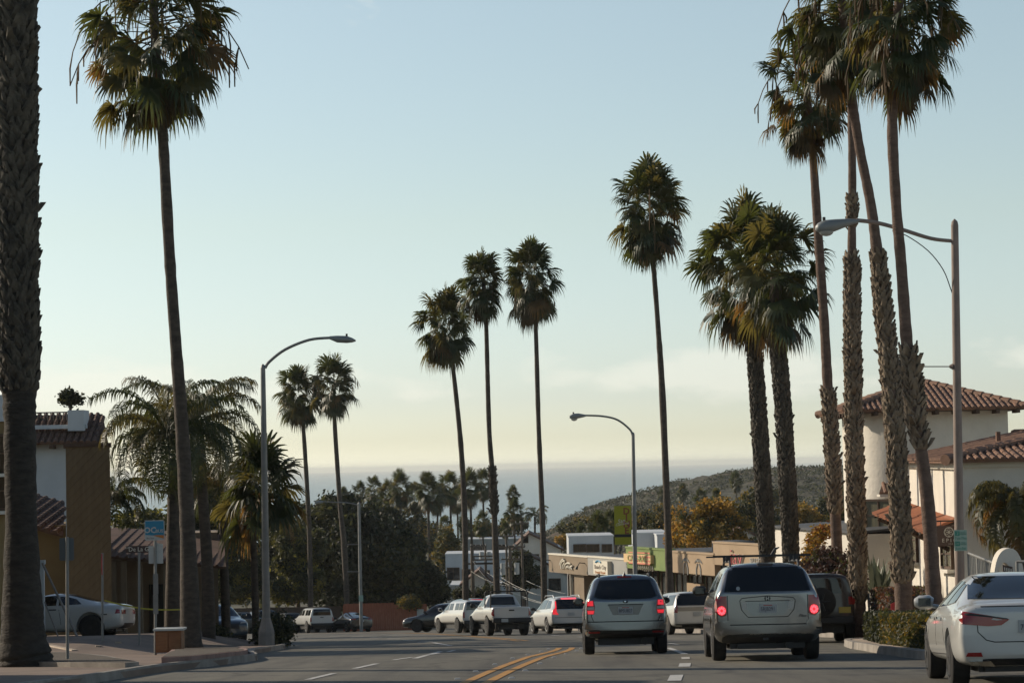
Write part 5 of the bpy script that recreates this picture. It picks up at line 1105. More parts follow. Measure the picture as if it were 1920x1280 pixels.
c.panel('rear_window', [(-.68, 1.26), (.68, 1.26), (.62, 1.70), (-.62, 1.70)], 'rear', M_cglass, off=.012); c.both('tail_light', [(.78, .80), (.90, .80), (.90, 1.16), (.78, 1.16)], 'rear', M_red, off=.014); c.box('rear_bumper', (0, -2.64, .60), (1.74, .16, .2), M_blk); c.box('tailgate_handle', (0, -2.62, 1.12), (.24, .03, .06), M_blk)
for a, b_ in ((-2.4, -1.75), (-1.68, -1.05), (-.72, -.1), (0, .95)): c.both('side_window', [(a, 1.28), (b_, 1.27), (min(b_, .5), 1.66), (a + .04, 1.66)], 'L', M_cglass)
p = gp(541, 184)
c = Car('hatchback_car', 'grey hatchback with bright glint on its rear corner, just left of the camper pickup', suv_st(4.3, 1.8, 1.50, 1.0, .60, slant=.4), p + Vector((-.3, 1, 0)), 24, PT_grey, (-1.3, 1.25, .33, .22), 1.8, 'cars parked along the far kerb')
c.panel('rear_window', [(-.62, 1.05), (.62, 1.05), (.54, 1.36), (-.54, 1.36)], 'rear', M_cglass); c.both('tail_light', [(.66, .85), (.84, .85), (.80, 1.05), (.68, 1.05)], 'rear', M_red, off=.012)
for a, b_ in ((-1.6, -.9), (-.82, 0), (.08, .85)): c.both('side_window', [(a, 1.07), (b_, 1.05), (min(b_, .4), 1.36), (a + .15, 1.36)], 'L', M_cglass)
p = gp(490, 182)
c = Car('suv_car', 'dark suv with sun glint painted as silver, parked behind the left lamp post', suv_st(4.8, 1.93, 1.76, 1.12, .66), p + Vector((-.3, 1, 0)), 24, PT_silver, (-1.4, 1.4, .38, .25), 1.93, 'cars parked along the far kerb')  # silver paint stands in for sun glint on a dark body
c.panel('rear_window', [(-.72, 1.18), (.72, 1.18), (.62, 1.6), (-.62, 1.6)], 'rear', M_cglass); c.both('tail_light', [(.74, .9), (.92, .9), (.88, 1.15), (.76, 1.15)], 'rear', M_red, off=.012)
for a, b_ in ((-1.95, -1.05), (-.95, .05), (.13, .98)): c.both('side_window', [(a, 1.19), (b_, 1.17), (min(b_, .5), 1.58), (a + .15, 1.58)], 'L', M_cglass)
p = gp(444, 182)
c = Car('suv_car', 'small black suv with glinting windows, leftmost of the far parked row', suv_st(4.4, 1.85, 1.64, 1.08, .62), p + Vector((-.3, 1, 0)), 26, PT_grey, (-1.3, 1.3, .36, .24), 1.85, 'cars parked along the far kerb')  # lighter grey paint stands in for glare on a black body
c.panel('rear_window', [(-.66, 1.12), (.66, 1.12), (.58, 1.5), (-.58, 1.5)], 'rear', M_cglass); c.both('tail_light', [(.70, .9), (.88, .9), (.84, 1.1), (.72, 1.1)], 'rear', M_red, off=.012)
for a, b_ in ((-1.75, -.95), (-.85, .05), (.13, .9)): c.both('side_window', [(a, 1.14), (b_, 1.12), (min(b_, .45), 1.46), (a + .15, 1.46)], 'L', M_cglass)
# blue-grey car facing us
p = gp(404, 100)
c = Car('suv_car', 'blue-grey car nosing out behind the dark shrub on the left, seen from the front', suv_st(4.6, 1.88, 1.62, 1.08, .62, hood=1.02), p, 200, PT_blue, (-1.38, 1.35, .35, .24), 1.88)
c.panel('windshield', [(-.70, 1.12), (.70, 1.12), (.58, 1.50), (-.58, 1.50)], 'front', M_cglass); c.both('headlight', [(.50, .80), (.82, .84), (.80, .90), (.55, .86)], 'front', M_clear, off=.014); c.panel('grille', [(-.45, .60), (.45, .60), (.45, .78), (-.45, .78)], 'front', M_blk)
for a, b_ in ((-1.8, -.95), (-.85, .05), (.13, .98)): c.both('side_window', [(a, 1.14), (b_, 1.12), (min(b_, .5), 1.46), (a + .15, 1.46)], 'L', M_cglass)
c.mirrors(.85, 1.14, .84, PT_blue)

# --- white coupe in the left lot, nose pointing left
W_ = 1.9; L = 4.84; w_ = W_ / 2; r_ = -L / 2; H = 1.37
cst = [(r_, .44, w_ * .80, .82, w_ * .62, .90), (r_ + .05, .36, w_ * .90, .90, w_ * .64, .99), (r_ + .18, .30, w_ * .95, .92, w_ * .64, 1.03), (r_ + .60, .22, w_, .96, w_ * .66, 1.05), (r_ + .85, .22, w_, .97, w_ * .62, 1.10), (r_ + 1.55, .22, w_ * .98, .97, w_ * .56, H - .06), (r_ + 1.95, .22, w_ * .97, .96, w_ * .55, H),
       (r_ + 2.35, .22, w_ * .97, .95, w_ * .55, H - .02), (r_ + 2.75, .22, w_ * .97, .94, w_ * .58, H - .13), (r_ + 3.35, .22, w_ * .98, .92, w_ * .66, 1.02), (r_ + 3.6, .22, w_, .88, w_ * .72, .97), (r_ + 4.4, .22, w_ * .97, .82, w_ * .7, .90), (L / 2 - .06, .22, w_ * .88, .70, w_ * .62, .78), (L / 2, .28, w_ * .78, .58, w_ * .55, .66)]
p = gp(93, 72)
c = Car('coupe_car', 'white muscle coupe parked sideways in the left lot, nose hidden behind the big trunk', cst, (p.x, 72, gz(p.x, 72)), 84, PT_white, (-1.50, 1.35, .36, .27), W_, rim=M_rimd)
c.both('side_window', [(-1.20, 1.03), (-.52, 1.00), (-.50, 1.26), (-.75, 1.24), (-1.0, 1.17)], 'L', M_cglass); c.both('side_window', [(-.44, 1.00), (.78, .98), (.30, 1.20), (-.05, 1.27), (-.42, 1.285)], 'L', M_cglass)
c.panel('rear_window', [(-.52, 1.10), (.52, 1.10), (.46, 1.30), (-.46, 1.30)], 'rear', M_cglass); c.panel('windshield', [(-.6, 1.04), (.6, 1.04), (.48, 1.28), (-.48, 1.28)], 'front', M_cglass)
for x0, x1 in ((.42, .56), (.62, .76)): c.both('tail_light', [(x0, .72), (x1, .72), (x1, .84), (x0, .84)], 'rear', M_red, off=.014)
c.both('corner_light', [(-2.36, .74), (-2.22, .73), (-2.26, .86), (-2.34, .85)], 'L', M_red, off=.014); c.panel('lower_bumper', [(-.6, .32), (.6, .32), (.5, .46), (-.5, .46)], 'rear', M_blk, off=.012)
c.both('side_marker', [(-2.0, .70), (-1.82, .70), (-1.82, .73), (-2.0, .73)], 'L', M_blk, off=.01); c.line([(-.52, 1.0), (-.60, .6), (-.62, .32)], 'L', .012); c.line([(.80, .97), (.85, .5), (.80, .3)], 'L', .012)
c.both('door_handle', [(-.46, .86), (-.22, .86), (-.22, .89), (-.46, .89)], 'L', M_trim, off=.012); c.mirrors(.72, 1.02, .80, PT_white)
# distant cars in the side street
for k, (px, d, m_, lb) in enumerate([(1042, 235, PT_blue, 'far blue-grey car down the side street, between the pickup and the white crossover'), (1026, 262, PT_white, 'far pale car down the side street beyond the blue-grey one'), (1090, 214, PT_white, 'far white van roof showing behind the shop corner')]):
    p = gp(px, d); q = Car('distant_car', lb, suv_st(4.6, 1.85, 1.65 if k < 2 else 2.1, 1.08, .62), p, 185, m_, (-1.38, 1.35, .35, .24), 1.85, lift=.5)
    q.panel('windshield', [(-.70, 1.12), (.70, 1.12), (.58, 1.50), (-.58, 1.50)], 'front', M_cglass); q.both('headlight', [(.55, .76), (.82, .78), (.8, .86), (.6, .84)], 'front', M_clear)
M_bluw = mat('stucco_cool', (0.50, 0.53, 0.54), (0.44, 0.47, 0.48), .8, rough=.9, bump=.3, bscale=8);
# ------------------------------------------------------------------ street lamps
def lamp(label, d, pole, arm, head, bowl, pm, base=None, extra=None, rsc=1.0, group='street lamps along the road', xd=0.0):
    """pole/arm: (px,py,width); head: outline pixels (side view) with width given for depth"""
    k = d / FPX; pts = [P(a, b_, d) for a, b_, _ in pole]; g0 = gz(pts[0].x, d); lo = Vector((pts[0].x, d, g0))
    if pts[0].z > g0: pts.insert(0, lo); pole = [pole[0]] + pole
    Wp = W('street_lamp', label, 'street lamp', lo, group); mb = MB(); mb.tube(pts, [c * k / 2 for *_, c in pole], 14)
    e_ = pts[-1]; r_ = pole[-1][2] * k / 2; mb.tube([e_, e_ + Vector((0, 0, r_ * 1.1)), e_ + Vector((0, 0, r_ * 1.8))], [r_ * 1.02, r_ * .8, .01], 14); Wp.part('pole', mb, pm, smooth=40)
    mb = MB(); ap = catm([P(a, b_, d) for a, b_, _ in arm], 5); ar = [arm[0][2] * k / 2 + (arm[-1][2] - arm[0][2]) * k / 2 * i / (len(ap) - 1) for i in range(len(ap))]; mb.tube(ap, ar, 10); Wp.part('arm', mb, pm, smooth=60)
    # head: lofted along its length from (px, ytop, ybot)
    mb = MB(); n = 12; vs = []
    for px, yt, yb, wd in head:
        a = P(px, yt, d); b_ = P(px, yb, d); c = (a + b_) / 2; hh = (a.z - b_.z) / 2
        for i in range(n):
            th = 2 * math.pi * i / n; vs.append(c + Vector((0, wd * math.cos(th), hh * math.sin(th))))
    nn = len(head); mb.add(vs, [(i * n + j, i * n + (j + 1) % n, (i + 1) * n + (j + 1) % n, (i + 1) * n + j) for i in range(nn - 1) for j in range(n)] + [tuple(range(n)), tuple(range((nn - 1) * n, nn * n))])
    ho = Wp.part('lamp_head', mb, M_lampg, smooth=50)
    if bowl:
        px0, px1, y0, dep = bowl; a = P(px0, y0, d); b_ = P(px1, y0, d); c = (a + b_) / 2; rx = abs(b_.x - a.x) / 2; mb = MB(); vs = []
        for j in range(5):
            q = j / 4 * math.pi / 2 * .92
            for i in range(14): th = 2 * math.pi * i / 14; vs.append(c + Vector((rx * math.cos(q) * math.cos(th), .15 * math.cos(q) * math.sin(th), -dep * k * math.sin(q))))
        mb.add(vs, [(j * 14 + i, j * 14 + (i + 1) % 14, (j + 1) * 14 + (i + 1) % 14, (j + 1) * 14 + i) for j in range(4) for i in range(14)] + [tuple(range(56, 70))])
        o = Wp.part('lamp_bowl', mb, M_bowl, smooth=60)
    px = head[len(head) // 2]; c = P(px[0], px[1], d); mb = MB(); mb.tube([c - Vector((0, 0, .02)), c + Vector((0, 0, .07))], .035, 8); Wp.part('photocell', mb, M_blk)
    if base:
        bw, bh = base; mb = MB(); mb.tube([lo - Vector((0, 0, .1)), lo + Vector((0, 0, bh * .55)), lo + Vector((0, 0, bh))], [bw, bw * .95, pole[0][2] * k / 2], 8); Wp.part('base', mb, M_polec)
    return Wp
lw = lamp('brown street lamp at the right, nearest lamp, arm reaching left over the palms', 54, [(1801, 1180, 19), (1797, 900, 17), (1790, 423, 14)], [(1787, 452, 7), (1745, 447, 7), (1690, 430, 7), (1645, 418, 7), (1606, 413, 8)],
     [(1612, 411, 417, .05), (1590, 410, 424, .09), (1565, 411, 434, .13), (1545, 413, 438, .15), (1534, 418, 436, .13), (1529, 424, 432, .05)], (1535, 1563, 434, 9), M_poleb, base=(.3, .5))
mb = MB(); mb.tube([P(*q, 54) for q in catm([(1673, 433), (1700, 442), (1740, 470), (1768, 505), (1782, 540), (1786, 552)], 4)], .012, 6); lw.part('loose_cable', mb, M_blk)
mb = MB(); mb.tube([P(1793, 687, 54), P(1722, 687, 54)], .014, 6); mb.tube([P(1786, 687, 54), P(1780, 687, 54)], [.07, .03], 8); lw.part('banner_rod', mb, M_poleb)
l2 = lamp('grey street lamp at the left with long arm curving right, shrub at its foot', 78, [(500, 1216, 16), (498, 1060, 14), (496, 900, 12), (493, 690, 9)], [(497, 690, 6), (505, 678, 6), (535, 655, 6), (580, 637, 6), (622, 633, 5)],
     [(618, 630, 636, .05), (632, 629, 642, .10), (650, 629.5, 643, .13), (660, 633, 642, .12), (667, 637, 640, .04)], None, M_pole, base=(.27, 1.0))
l3 = lamp('thin grey street lamp in front of the green shop, arm curving left, green banner attached', 113, [(1192, 1180, 9), (1190, 1000, 8), (1187, 815, 6)], [(1186, 817, 4), (1181, 805, 4), (1158, 787, 4), (1130, 780, 3.5), (1096, 778.5, 3.5)],
     [(1098, 777, 781, .05), (1085, 774.5, 784, .12), (1075, 775, 785, .14), (1068, 779, 784, .06)], (1070, 1083, 784, 5), M_pole)
l4 = lamp('faint thin street lamp beside the dark dome tree, arm pointing left', 176, [(677, 1150, 6.5), (675, 1050, 6), (673, 945, 5)], [(673, 946, 2.5), (650, 942, 2.5), (605, 940, 2)], [(606, 938.5, 942.5, .06), (598, 937.5, 944, .12), (590, 940, 944, .06)], None, M_pole)
mb = MB(); 
for y_ in (1020, 1071): mb = MB(); mb.tube([P(674, y_, 176), P(651, y_, 176)], .03, 6); l4.part('banner_rod', mb, M_pole)
mb = MB(); mb.prism([(-.16, -.22), (.16, -.22), (.16, .22), (-.16, .22)], P(677, 1121, 175.7), (1, 0, 0), (0, 0, 1), (0, -1, 0), .03); o = build('parking_sign', mb, mat('sign_pale_green', '#7f9a90', rough=.5), loc=tuple(P(677, 1121, 175.7))); tag(o, 'tiny pale green sign on the thin lamp by the red fence', 'sign')
# banner on the third lamp
M_ban = mat('banner_green', (0.34, 0.33, 0.02), (0.40, 0.38, 0.03), 1.5, rough=.7, trans=.25, transc=(.25, .28, .02)); M_banr = mat('banner_red', (0.22, 0.06, 0.025), rough=.7); M_cream = mat('cream_paint', (0.62, 0.58, 0.48), rough=.7)
a = P(1153, 1022, 113); b_ = P(1183, 946, 113); bw = b_.x - a.x; bh = b_.z - a.z; Wp = W('street_banner', 'olive green vertical banner on the lamp pole in front of the headland', 'banner', a)
mb = MB(); mb.box(((a.x + b_.x) / 2, 113, (a.z + b_.z) / 2), (bw, .012, bh)); Wp.part('cloth', mb, M_ban)
for i, ch in enumerate('DINE'): Wp.part('lettering', text_mb(ch, .42, (a.x + bw * .72, 112.99, b_.z - .30 - i * .30), (1, 0, 0), (0, 0, 1), ext=.003, offset=.012), M_banr)
Wp.part('script', text_mb('San', .26, (a.x + bw * .40, 112.985, a.z + bh * .60), (1, 0, .15), (-.15, 0, 1), ext=.003, shear=.3), M_cream); Wp.part('script', text_mb('Clemente', .16, (a.x + bw * .45, 112.985, a.z + bh * .53), (1, 0, .15), (-.15, 0, 1), ext=.003, shear=.3), M_cream)
mb = MB(); mb.box((a.x + bw / 2, 112.985, a.z + bh * .24), (bw * .98, .006, .14)); Wp.part('dark_stripe', mb, M_blk)
mb = MB()
for z_ in (a.z + .02, b_.z - .02): mb = MB(); mb.tube([(a.x, 113, z_), (b_.x + .15, 113, z_)], .016, 6); Wp.part('banner_rod', mb, M_pole)

# ------------------------------------------------------------------ posts and signs
def post_sign(label, px, d, ytop, w_=.06, m=None, name='sign_post', cat='sign post'):
    b_ = gp(px, d); b_.z += .0; t = P(px, ytop, d); Wp = W(name, label, cat, b_); mb = MB(); mb.tube([b_ - Vector((0, 0, .05)), Vector((t.x, d, t.z))], w_ / 2, 8); Wp.part('post', mb, m or M_pole, smooth=60); return Wp, t
M_sgblue = mat('sign_blue', (0.02, 0.20, 0.33), rough=.4); M_sgwhite = mat('sign_white', (0.45, 0.47, 0.45), (0.38, 0.40, 0.39), 3, rough=.5); M_sgback = mat('sign_back', (0.10, 0.12, 0.13), rough=.5, metal=.3); M_sgor = mat('sign_orange', (0.45, 0.16, 0.03), rough=.5); M_sgbrown = mat('sign_brown', (0.06, 0.035, 0.028), rough=.6); M_sgred = mat('sign_red', (0.40, 0.03, 0.03), rough=.5); M_gren = mat('sign_green_text', (0.03, 0.22, 0.16), rough=.5)
Wp, t = post_sign('bus stop post with a square blue sign and a blank white panel under it', 291, 58, 975, .07, name='bus_stop_sign', cat='bus stop sign')
k = 58 / FPX; c = P(290, 993.5, 57.93); s_ = 37 * k / 2
def rrect(w, h, r_, n=4): return [(sx * (w - r_) + r_ * math.cos(q), sy * (h - r_) + r_ * math.sin(q)) for sx, sy, q0 in ((1, 1, 0), (-1, 1, 90), (-1, -1, 180), (1, -1, 270)) for q in [R(q0 + 90 * i / n) for i in range(n + 1)]]
U, V_, N = Vector((1, 0, 0)), Vector((0, 0, 1)), Vector((0, -1, 0))
mb = MB(); mb.prism(rrect(s_, s_, .04), c, U, V_, N, .012); sg = Wp.part('bus_sign', mb, M_sgwhite)
mb = MB(); mb.prism([(-s_ * .93, -s_ * .45), (-s_ * .2, -s_ * .52), (s_ * .93, -s_ * .50), (s_ * .93, s_ * .93), (-s_ * .93, s_ * .93)], c + N * .014, U, V_, N, .004); Wp.part('blue_field', mb, M_sgblue, parent=None)
mb = MB(); mb.prism([(-s_ * .2, -s_ * .52), (s_ * .4, -s_ * .70), (s_ * .93, -s_ * .85), (s_ * .93, -s_ * .50), (s_ * .3, -s_ * .48)], c + N * .013, U, V_, N, .006); Wp.part('orange_swoosh', mb, M_sgor)
Wp.part('lettering', text_mb('OC', .19, c + Vector((-.105, -.03, .0)), U, V_, ext=.003, offset=.006), M_sgwhite); Wp.part('lettering', text_mb('BUS', .105, c + Vector((.115, -.03, -.022)), U, V_, ext=.003, offset=.003), M_sgwhite); Wp.part('lettering', text_mb('Bus Stop', .05, c + Vector((-.1, -.03, -.185)), U, V_, ext=.002), M_sgbrown)
c2 = P(291, 1037, 57.93); mb = MB(); mb.prism([(-13.5 * k, -19 * k), (13.5 * k, -19 * k), (13.5 * k, 17 * k), (2 * k, 19.5 * k), (0, 14 * k), (-13.5 * k, 14 * k)], c2 + Vector((0, .11, 0)), U, V_, N, .012); Wp.part('blank_panel', mb, M_sgwhite)
for ya, yb in ((1075, 1113), (1114, 1150)): a = P(292, (ya + yb) / 2, 57.9); mb = MB(); mb.box(a, (9 * k, .03, (yb - ya) * k)); Wp.part('timetable_box', mb, M_pole)
Wp, t = post_sign('bare steel post with a dark square sign seen from behind, beside the big left trunk', 126, 48, 1006, .065)
k = 48 / FPX; c = P(125, 1029, 48.05); mb = MB(); mb.prism(rrect(13.5 * k, 21 * k, .03), c, U, V_, -N, .012); Wp.part('sign_plate', mb, M_sgback)
Wp, t = post_sign('post with a red sign seen nearly edge-on, right of the white coupe roof', 192, 63, 1036, .06); k = 63 / FPX
c = P(191, 1057, 63); e = Vector((-.10, .995, 0)).normalized(); nn = e.cross(V_); mb = MB(); mb.prism([(.30 * math.cos(R(22.5 + 45 * i)), .30 * math.sin(R(22.5 + 45 * i))) for i in range(8)], c, e, V_, nn, .02); Wp.part('sign_plate', mb, M_sgred)
Wp, t = post_sign('street name post with a long brown sign in pale letters near the porch', 261, 64, 1036, .06, name='street_name_sign', cat='street sign'); k = 64 / FPX
c = P(268, 1029, 64); mb = MB(); mb.box(c, (64 * k, .02, 13 * k)); sg = Wp.part('name_blade', mb, M_sgbrown)
Wp.part('lettering', text_mb('De La Grulla', .165, c + Vector((.03, -.015, 0)), U, V_, ext=.003, sx=.95), M_cream); Wp.part('lettering', text_mb('AVE', .07, c + Vector((-.41, -.015, .04)), U, V_, ext=.003), M_cream)
mb = MB(); mb.box(c + Vector((-.1, 0, -.12)), (.09, .03, .08)); Wp.part('bracket', mb, M_pole)
# planter box / news box at the bus stop
b_ = gp(316, 57.4); M_box = mat('box_wood', (0.20, 0.085, 0.035), (0.26, 0.12, 0.05), 3, rough=.7, stretch=(1, 1, 6)); M_boxl = mat('box_side', (0.33, 0.19, 0.09), rough=.7)
b_.z += .2; Wp = W('wooden_bin', 'low two-door orange-brown wooden box with pale overhanging lid, beside the bus stop post', 'bin', b_); mb = MB(); mb.box(b_ + Vector((0, .25, .22)), (.60, .5, .5)); Wp.part('cabinet', mb, M_box)
mb = MB(); mb.box(b_ + Vector((.0, .25, .505)), (.72, .62, .045)); Wp.part('lid', mb, M_sgwhite)
for s in (-1, 1): mb = MB(); mb.box(b_ + Vector((s * .15, -.012, .22)), (.27, .02, .42)); Wp.part('door', mb, M_box)
# parking sign on the near lamp
c = P(1801, 1012.5, 53.72); k = 53.72 / FPX; M_pgreen = mat('sign_pale', '#8ea79a', rough=.5)
Wp = W('parking_sign', 'pale green parking time sign strapped to the brown street lamp pole', 'parking sign', c); mb = MB(); mb.prism(rrect(12 * k, 19.5 * k, .02), c, U, V_, N, .008); Wp.part('sign_plate', mb, M_pgreen)
for j, (tx, ty, sz) in enumerate([('2', 13, .11), ('Tue-Thu', 4, .075), ('30', -6, .10), ('Sun-Sat', -15, .075)]):
    if j in (0, 2): mb = MB(); mb.box(c + Vector((-.07, -.012, ty * k)), (.10, .004, .10)); Wp.part('green_square', mb, M_gren); Wp.part('lettering', text_mb(tx, .09 if j == 0 else .07, c + Vector((-.07, -.016, ty * k)), U, V_, ext=.002), M_pgreen); Wp.part('lettering', text_mb('HOUR\nPARKING', .036, c + Vector((.055, -.012, ty * k)), U, V_, ext=.002), M_gren)
    else: Wp.part('lettering', text_mb(tx, sz, c + Vector((0, -.012, ty * k)), U, V_, ext=.002), M_gren)

# ------------------------------------------------------------------ tiled roofs
def tiles(mb, E0, E1, R0, R1, pitch=.2, rad=.066, mi=0, deck=True):
    """half-round tile rows from eave E0-E1 up to ridge R0-R1 (either may coincide)"""
    E0, E1, R0, R1 = map(Vector, (E0, E1, R0, R1)); ev = E1 - E0; L = ev.length; eu = ev.normalized()
    up = (R0 - E0) - eu * (R0 - E0).dot(eu); H = up.length; uu = up.normalized(); n = eu.cross(uu).normalized()
    if n.z < 0: n = -n
    tc = (R0 - E0).dot(eu); td = L - (R1 - E0).dot(eu)
    if deck: mb.add([E0, E1, R1, R0, E0 - n * .08, E1 - n * .08, R1 - n * .08, R0 - n * .08], [(0, 1, 2, 3), (7, 6, 5, 4), (0, 4, 5, 1), (1, 5, 6, 2), (3, 2, 6, 7), (0, 3, 7, 4)], mi)
    k = max(2, int(L / pitch))
    for i in range(k + 1):
        t = i / k * L; f = 1.0
        if t < tc - 1e-6: f = min(f, t / tc)
        if L - t < td - 1e-6: f = min(f, (L - t) / td)
        if f * H < .15: continue
        a = E0 + eu * t - uu * .06; m_ = max(1, int(f * H / .38)); vs = []; rows = []
        for j in range(m_ + 1):
            for rr in ((rad * .9, rad * 1.12) if 0 < j < m_ else ((rad * 1.12,) if j == 0 else (rad * .9,))):
                q = a + uu * (f * H + .06) * j / m_; rows.append([q + eu * math.cos(R(th)) * rr + n * math.sin(R(th)) * rr for th in (0, 45, 90, 135, 180)])
        vs = [v for r_ in rows for v in r_]; fs = [(j * 5 + q, j * 5 + q + 1, (j + 1) * 5 + q + 1, (j + 1) * 5 + q) for j in range(len(rows) - 1) for q in range(4)]; fs.append((0, 1, 2, 3, 4)); mb.add(vs, fs, mi)
def ridge(mb, a, b_, rad=.13): 
    a, b_ = Vector(a), Vector(b_); n = max(2, int((b_ - a).length / .4)); pts = []; rr = []
    for i in range(n): p = a.lerp(b_, i / n); q = a.lerp(b_, (i + .95) / n); pts += [p, q]; rr += [rad * 1.12, rad * .9]
    mb.tube(pts, rr, 8)
def wall_ray(mb, x0, x1, y0, y1, z0, z1):
    k = y1 / y0; mb.prism([(x0, y0), (x1, y0), (x1 * k, y1), (x0 * k, y1)], (0, 0, z0), (1, 0, 0), (0, 1, 0), (0, 0, 1), z1 - z0)
def wall_box(mb, x0, x1, y0, y1, z0, z1): mb.box(((x0 + x1) / 2, (y0 + y1) / 2, (z0 + z1) / 2), (x1 - x0, y1 - y0, z1 - z0))

# ------------------------------------------------------------------ white Spanish building on the right
zt = 3.05; Wp = W('tower_building', 'white stucco tower with rounded left corner and low red-brown tiled hip roof', 'building', (14.4, 82, gz(14, 82)))
mb = MB(); wall_box(mb, 13.3, 16.75, 82, 88, -6, zt); mb.tube([(13.35, 83.4, -6), (13.35, 83.4, zt)], 1.42, 40); wall_box(mb, 11.94, 13.4, 83.4, 88, -6, zt - .002); Wp.part('wall', mb, M_white, smooth=40)
ex0, ex1, ey0, ey1, ez = 11.15, 17.3, 81.2, 88.8, zt - .02; ap = Vector((14.35, 84.9, 4.05)); mb = MB()
cs = [(ex0, ey0, ez), (ex1, ey0, ez), (ex1, ey1, ez), (ex0, ey1, ez)]
for i in range(4): tiles(mb, cs[i], cs[(i + 1) % 4], ap, ap)
for q in cs: ridge(mb, q, ap)
Wp.part('roof', mb, M_tile)
mb = MB()
for i in range(9): mb.box((ex0 + .35 + i * .68, 81.55, ez - .13), (.13, .75, .15))
for i in range(10): mb.box((ex0 + .33, 81.6 + i * .72, ez - .13), (.6, .13, .15))
wall_box(mb, ex0 + .05, ex1 - .05, ey0 + .05, ey1 - .05, ez - .10, ez - .05); Wp.part('rafter_tail', mb, M_beam)
def window(Wp, o, ux, w_, h_, nx, nz, m_fr=None, mg=None, sill=True, dep=.06, curtain=None):
    """framed window on a wall; o centre, ux along wall (left to right as seen), normal toward viewer"""
    ux = Vector(ux).normalized(); n = ux.cross(Vector((0, 0, 1))); o = Vector(o)
    if n.y > 0.001 and abs(ux.x) > .5: n = -n
    Mx = Matrix((ux, -n, Vector((0, 0, 1)))).transposed(); f = MB(); t = .07
    for s in (-1, 1): f.box(o + ux * s * (w_ / 2) + n * dep * .5, (t, dep + .06, h_ + t), M=Mx); f.box(o + Vector((0, 0, s * h_ / 2)) + n * dep * .5, (w_ - t, dep + .055, t), M=Mx)
    for i in range(1, nx): f.box(o + ux * (w_ * (i / nx - .5)) + n * .05, (.045, .035, h_ - t), M=Mx)
    for i in range(1, nz): f.box(o + Vector((0, 0, h_ * (i / nz - .5))) + n * .05, (w_ - t, .028, .04), M=Mx)
    fo = Wp.part('window', f, m_fr or M_beam); g = MB(); g.box(o + n * .012, (w_ - .02, .02, h_ - .02), M=Mx); Wp.part('pane', g, mg or M_glass, parent=fo)
    if sill: s_ = MB(); s_.box(o + Vector((0, 0, -h_ / 2 - .09)) + n * .09, (w_ + .25, .22, .09), M=Mx); Wp.part('sill', s_, M_white, parent=fo)
M_pane2 = mat('pane_curtained', (0.17, 0.155, 0.10), (0.10, 0.095, 0.065), 1.5, rough=.25, spec=.6, stretch=(4, 4, .3))
window(Wp, (12.35, 82.35, -.8), (.72, -.69, 0), 1.15, 1.55, 2, 3, mg=M_pane2)
a0 = Vector((12.1, 82.3, .55)); mb = MB(); tiles(mb, (12.25, 81.5, .25), (13.6, 81.5, .25), (12.45, 82.1, .55), (13.6, 82.1, .55), pitch=.2, rad=.07); Wp.part('window_hood', mb, M_tile); mb = MB(); mb.box((12.9, 81.75, .14), (1.3, .7, .07)); Wp.part('hood_shelf', mb, M_white)
# front wing
nx0, ny0 = 11.05, 60.0; fx, fy = 12.7, 78.5; zt2 = 1.32
Wp = W('wing_building', 'long white building with tiled roof and awning, right of the white tower', 'building', (nx0 + 3, 60, gz(11, 60)))
mb = MB(); q = [(nx0, ny0), (30, ny0), (31.6, fy), (fx, fy)]; mb.prism(q, (0, 0, -7), (1, 0, 0), (0, 1, 0), (0, 0, 1), 7 + zt2); Wp.part('wall', mb, M_white)
mb = MB(); mb.prism([(-.04, 0), (.12, 0), (.12, .18), (-.04, .18)], (nx0, ny0, zt2 - .24), Vector((-1, .09, 0)).normalized(), (0, 0, 1), Vector((fx - nx0, fy - ny0, 0)).normalized(), 18.5); mb.box(((nx0 + 30) / 2, ny0 - .05, zt2 - .12), (30 - nx0, .12, .16)); Wp.part('cornice', mb, M_cream)
mb = MB(); rz_ = zt2 + .62; tiles(mb, (fx - .45, fy + .3, zt2 + .0), (nx0 - .45, ny0 - .4, zt2), (16.0, fy - 1, rz_ + .15), (14.3, ny0 + 3.2, rz_)); tiles(mb, (nx0 - .45, ny0 - .4, zt2), (30.4, ny0 - .4, zt2), (14.3, ny0 + 3.2, rz_), (27, ny0 + 3.2, rz_)); ridge(mb, (14.3, ny0 + 3.2, rz_), (27, ny0 + 3.2, rz_)); ridge(mb, (nx0 - .45, ny0 - .4, zt2), (14.3, ny0 + 3.2, rz_)); ridge(mb, (14.3, ny0 + 3.2, rz_), (16.0, fy - 1, rz_ + .15)); Wp.part('roof', mb, M_tile)
mb = MB(); mb.tube([(13.2, 66, 1.5), (13.2, 66, 2.05)], .07, 8); Wp.part('vent_pipe', mb, M_tile)
wl = Vector((fx - nx0, fy - ny0, 0)).normalized(); wn = Vector((-wl.y, wl.x, 0))
def onwall(px, py):
    r_ = ray(px, py); o2 = Vector((nx0, ny0, 0)); t = ((o2 - EYE).dot(wn)) / r_.dot(wn); return EYE + r_ * t
for (x0, x1, y0, y1, nzn) in [(1704, 1722, 972, 1050, 4), (1769, 1789, 1012, 1063, 2), (1709, 1722, 1133, 1160, 1), (1763, 1768, 985, 1000, 1)]:
    a = onwall(x0, (y0 + y1) / 2); b_ = onwall(x1, (y0 + y1) / 2); m_ = (a + b_) / 2; h_ = abs(onwall((x0 + x1) / 2, y0).z - onwall((x0 + x1) / 2, y1).z); 
    if x0 == 1763: continue
    mbw = (b_ - a).length; window(Wp, m_, (b_ - a), mbw, h_, 2 if nzn > 1 else 4, nzn, mg=M_pane2, m_fr=M_beam)
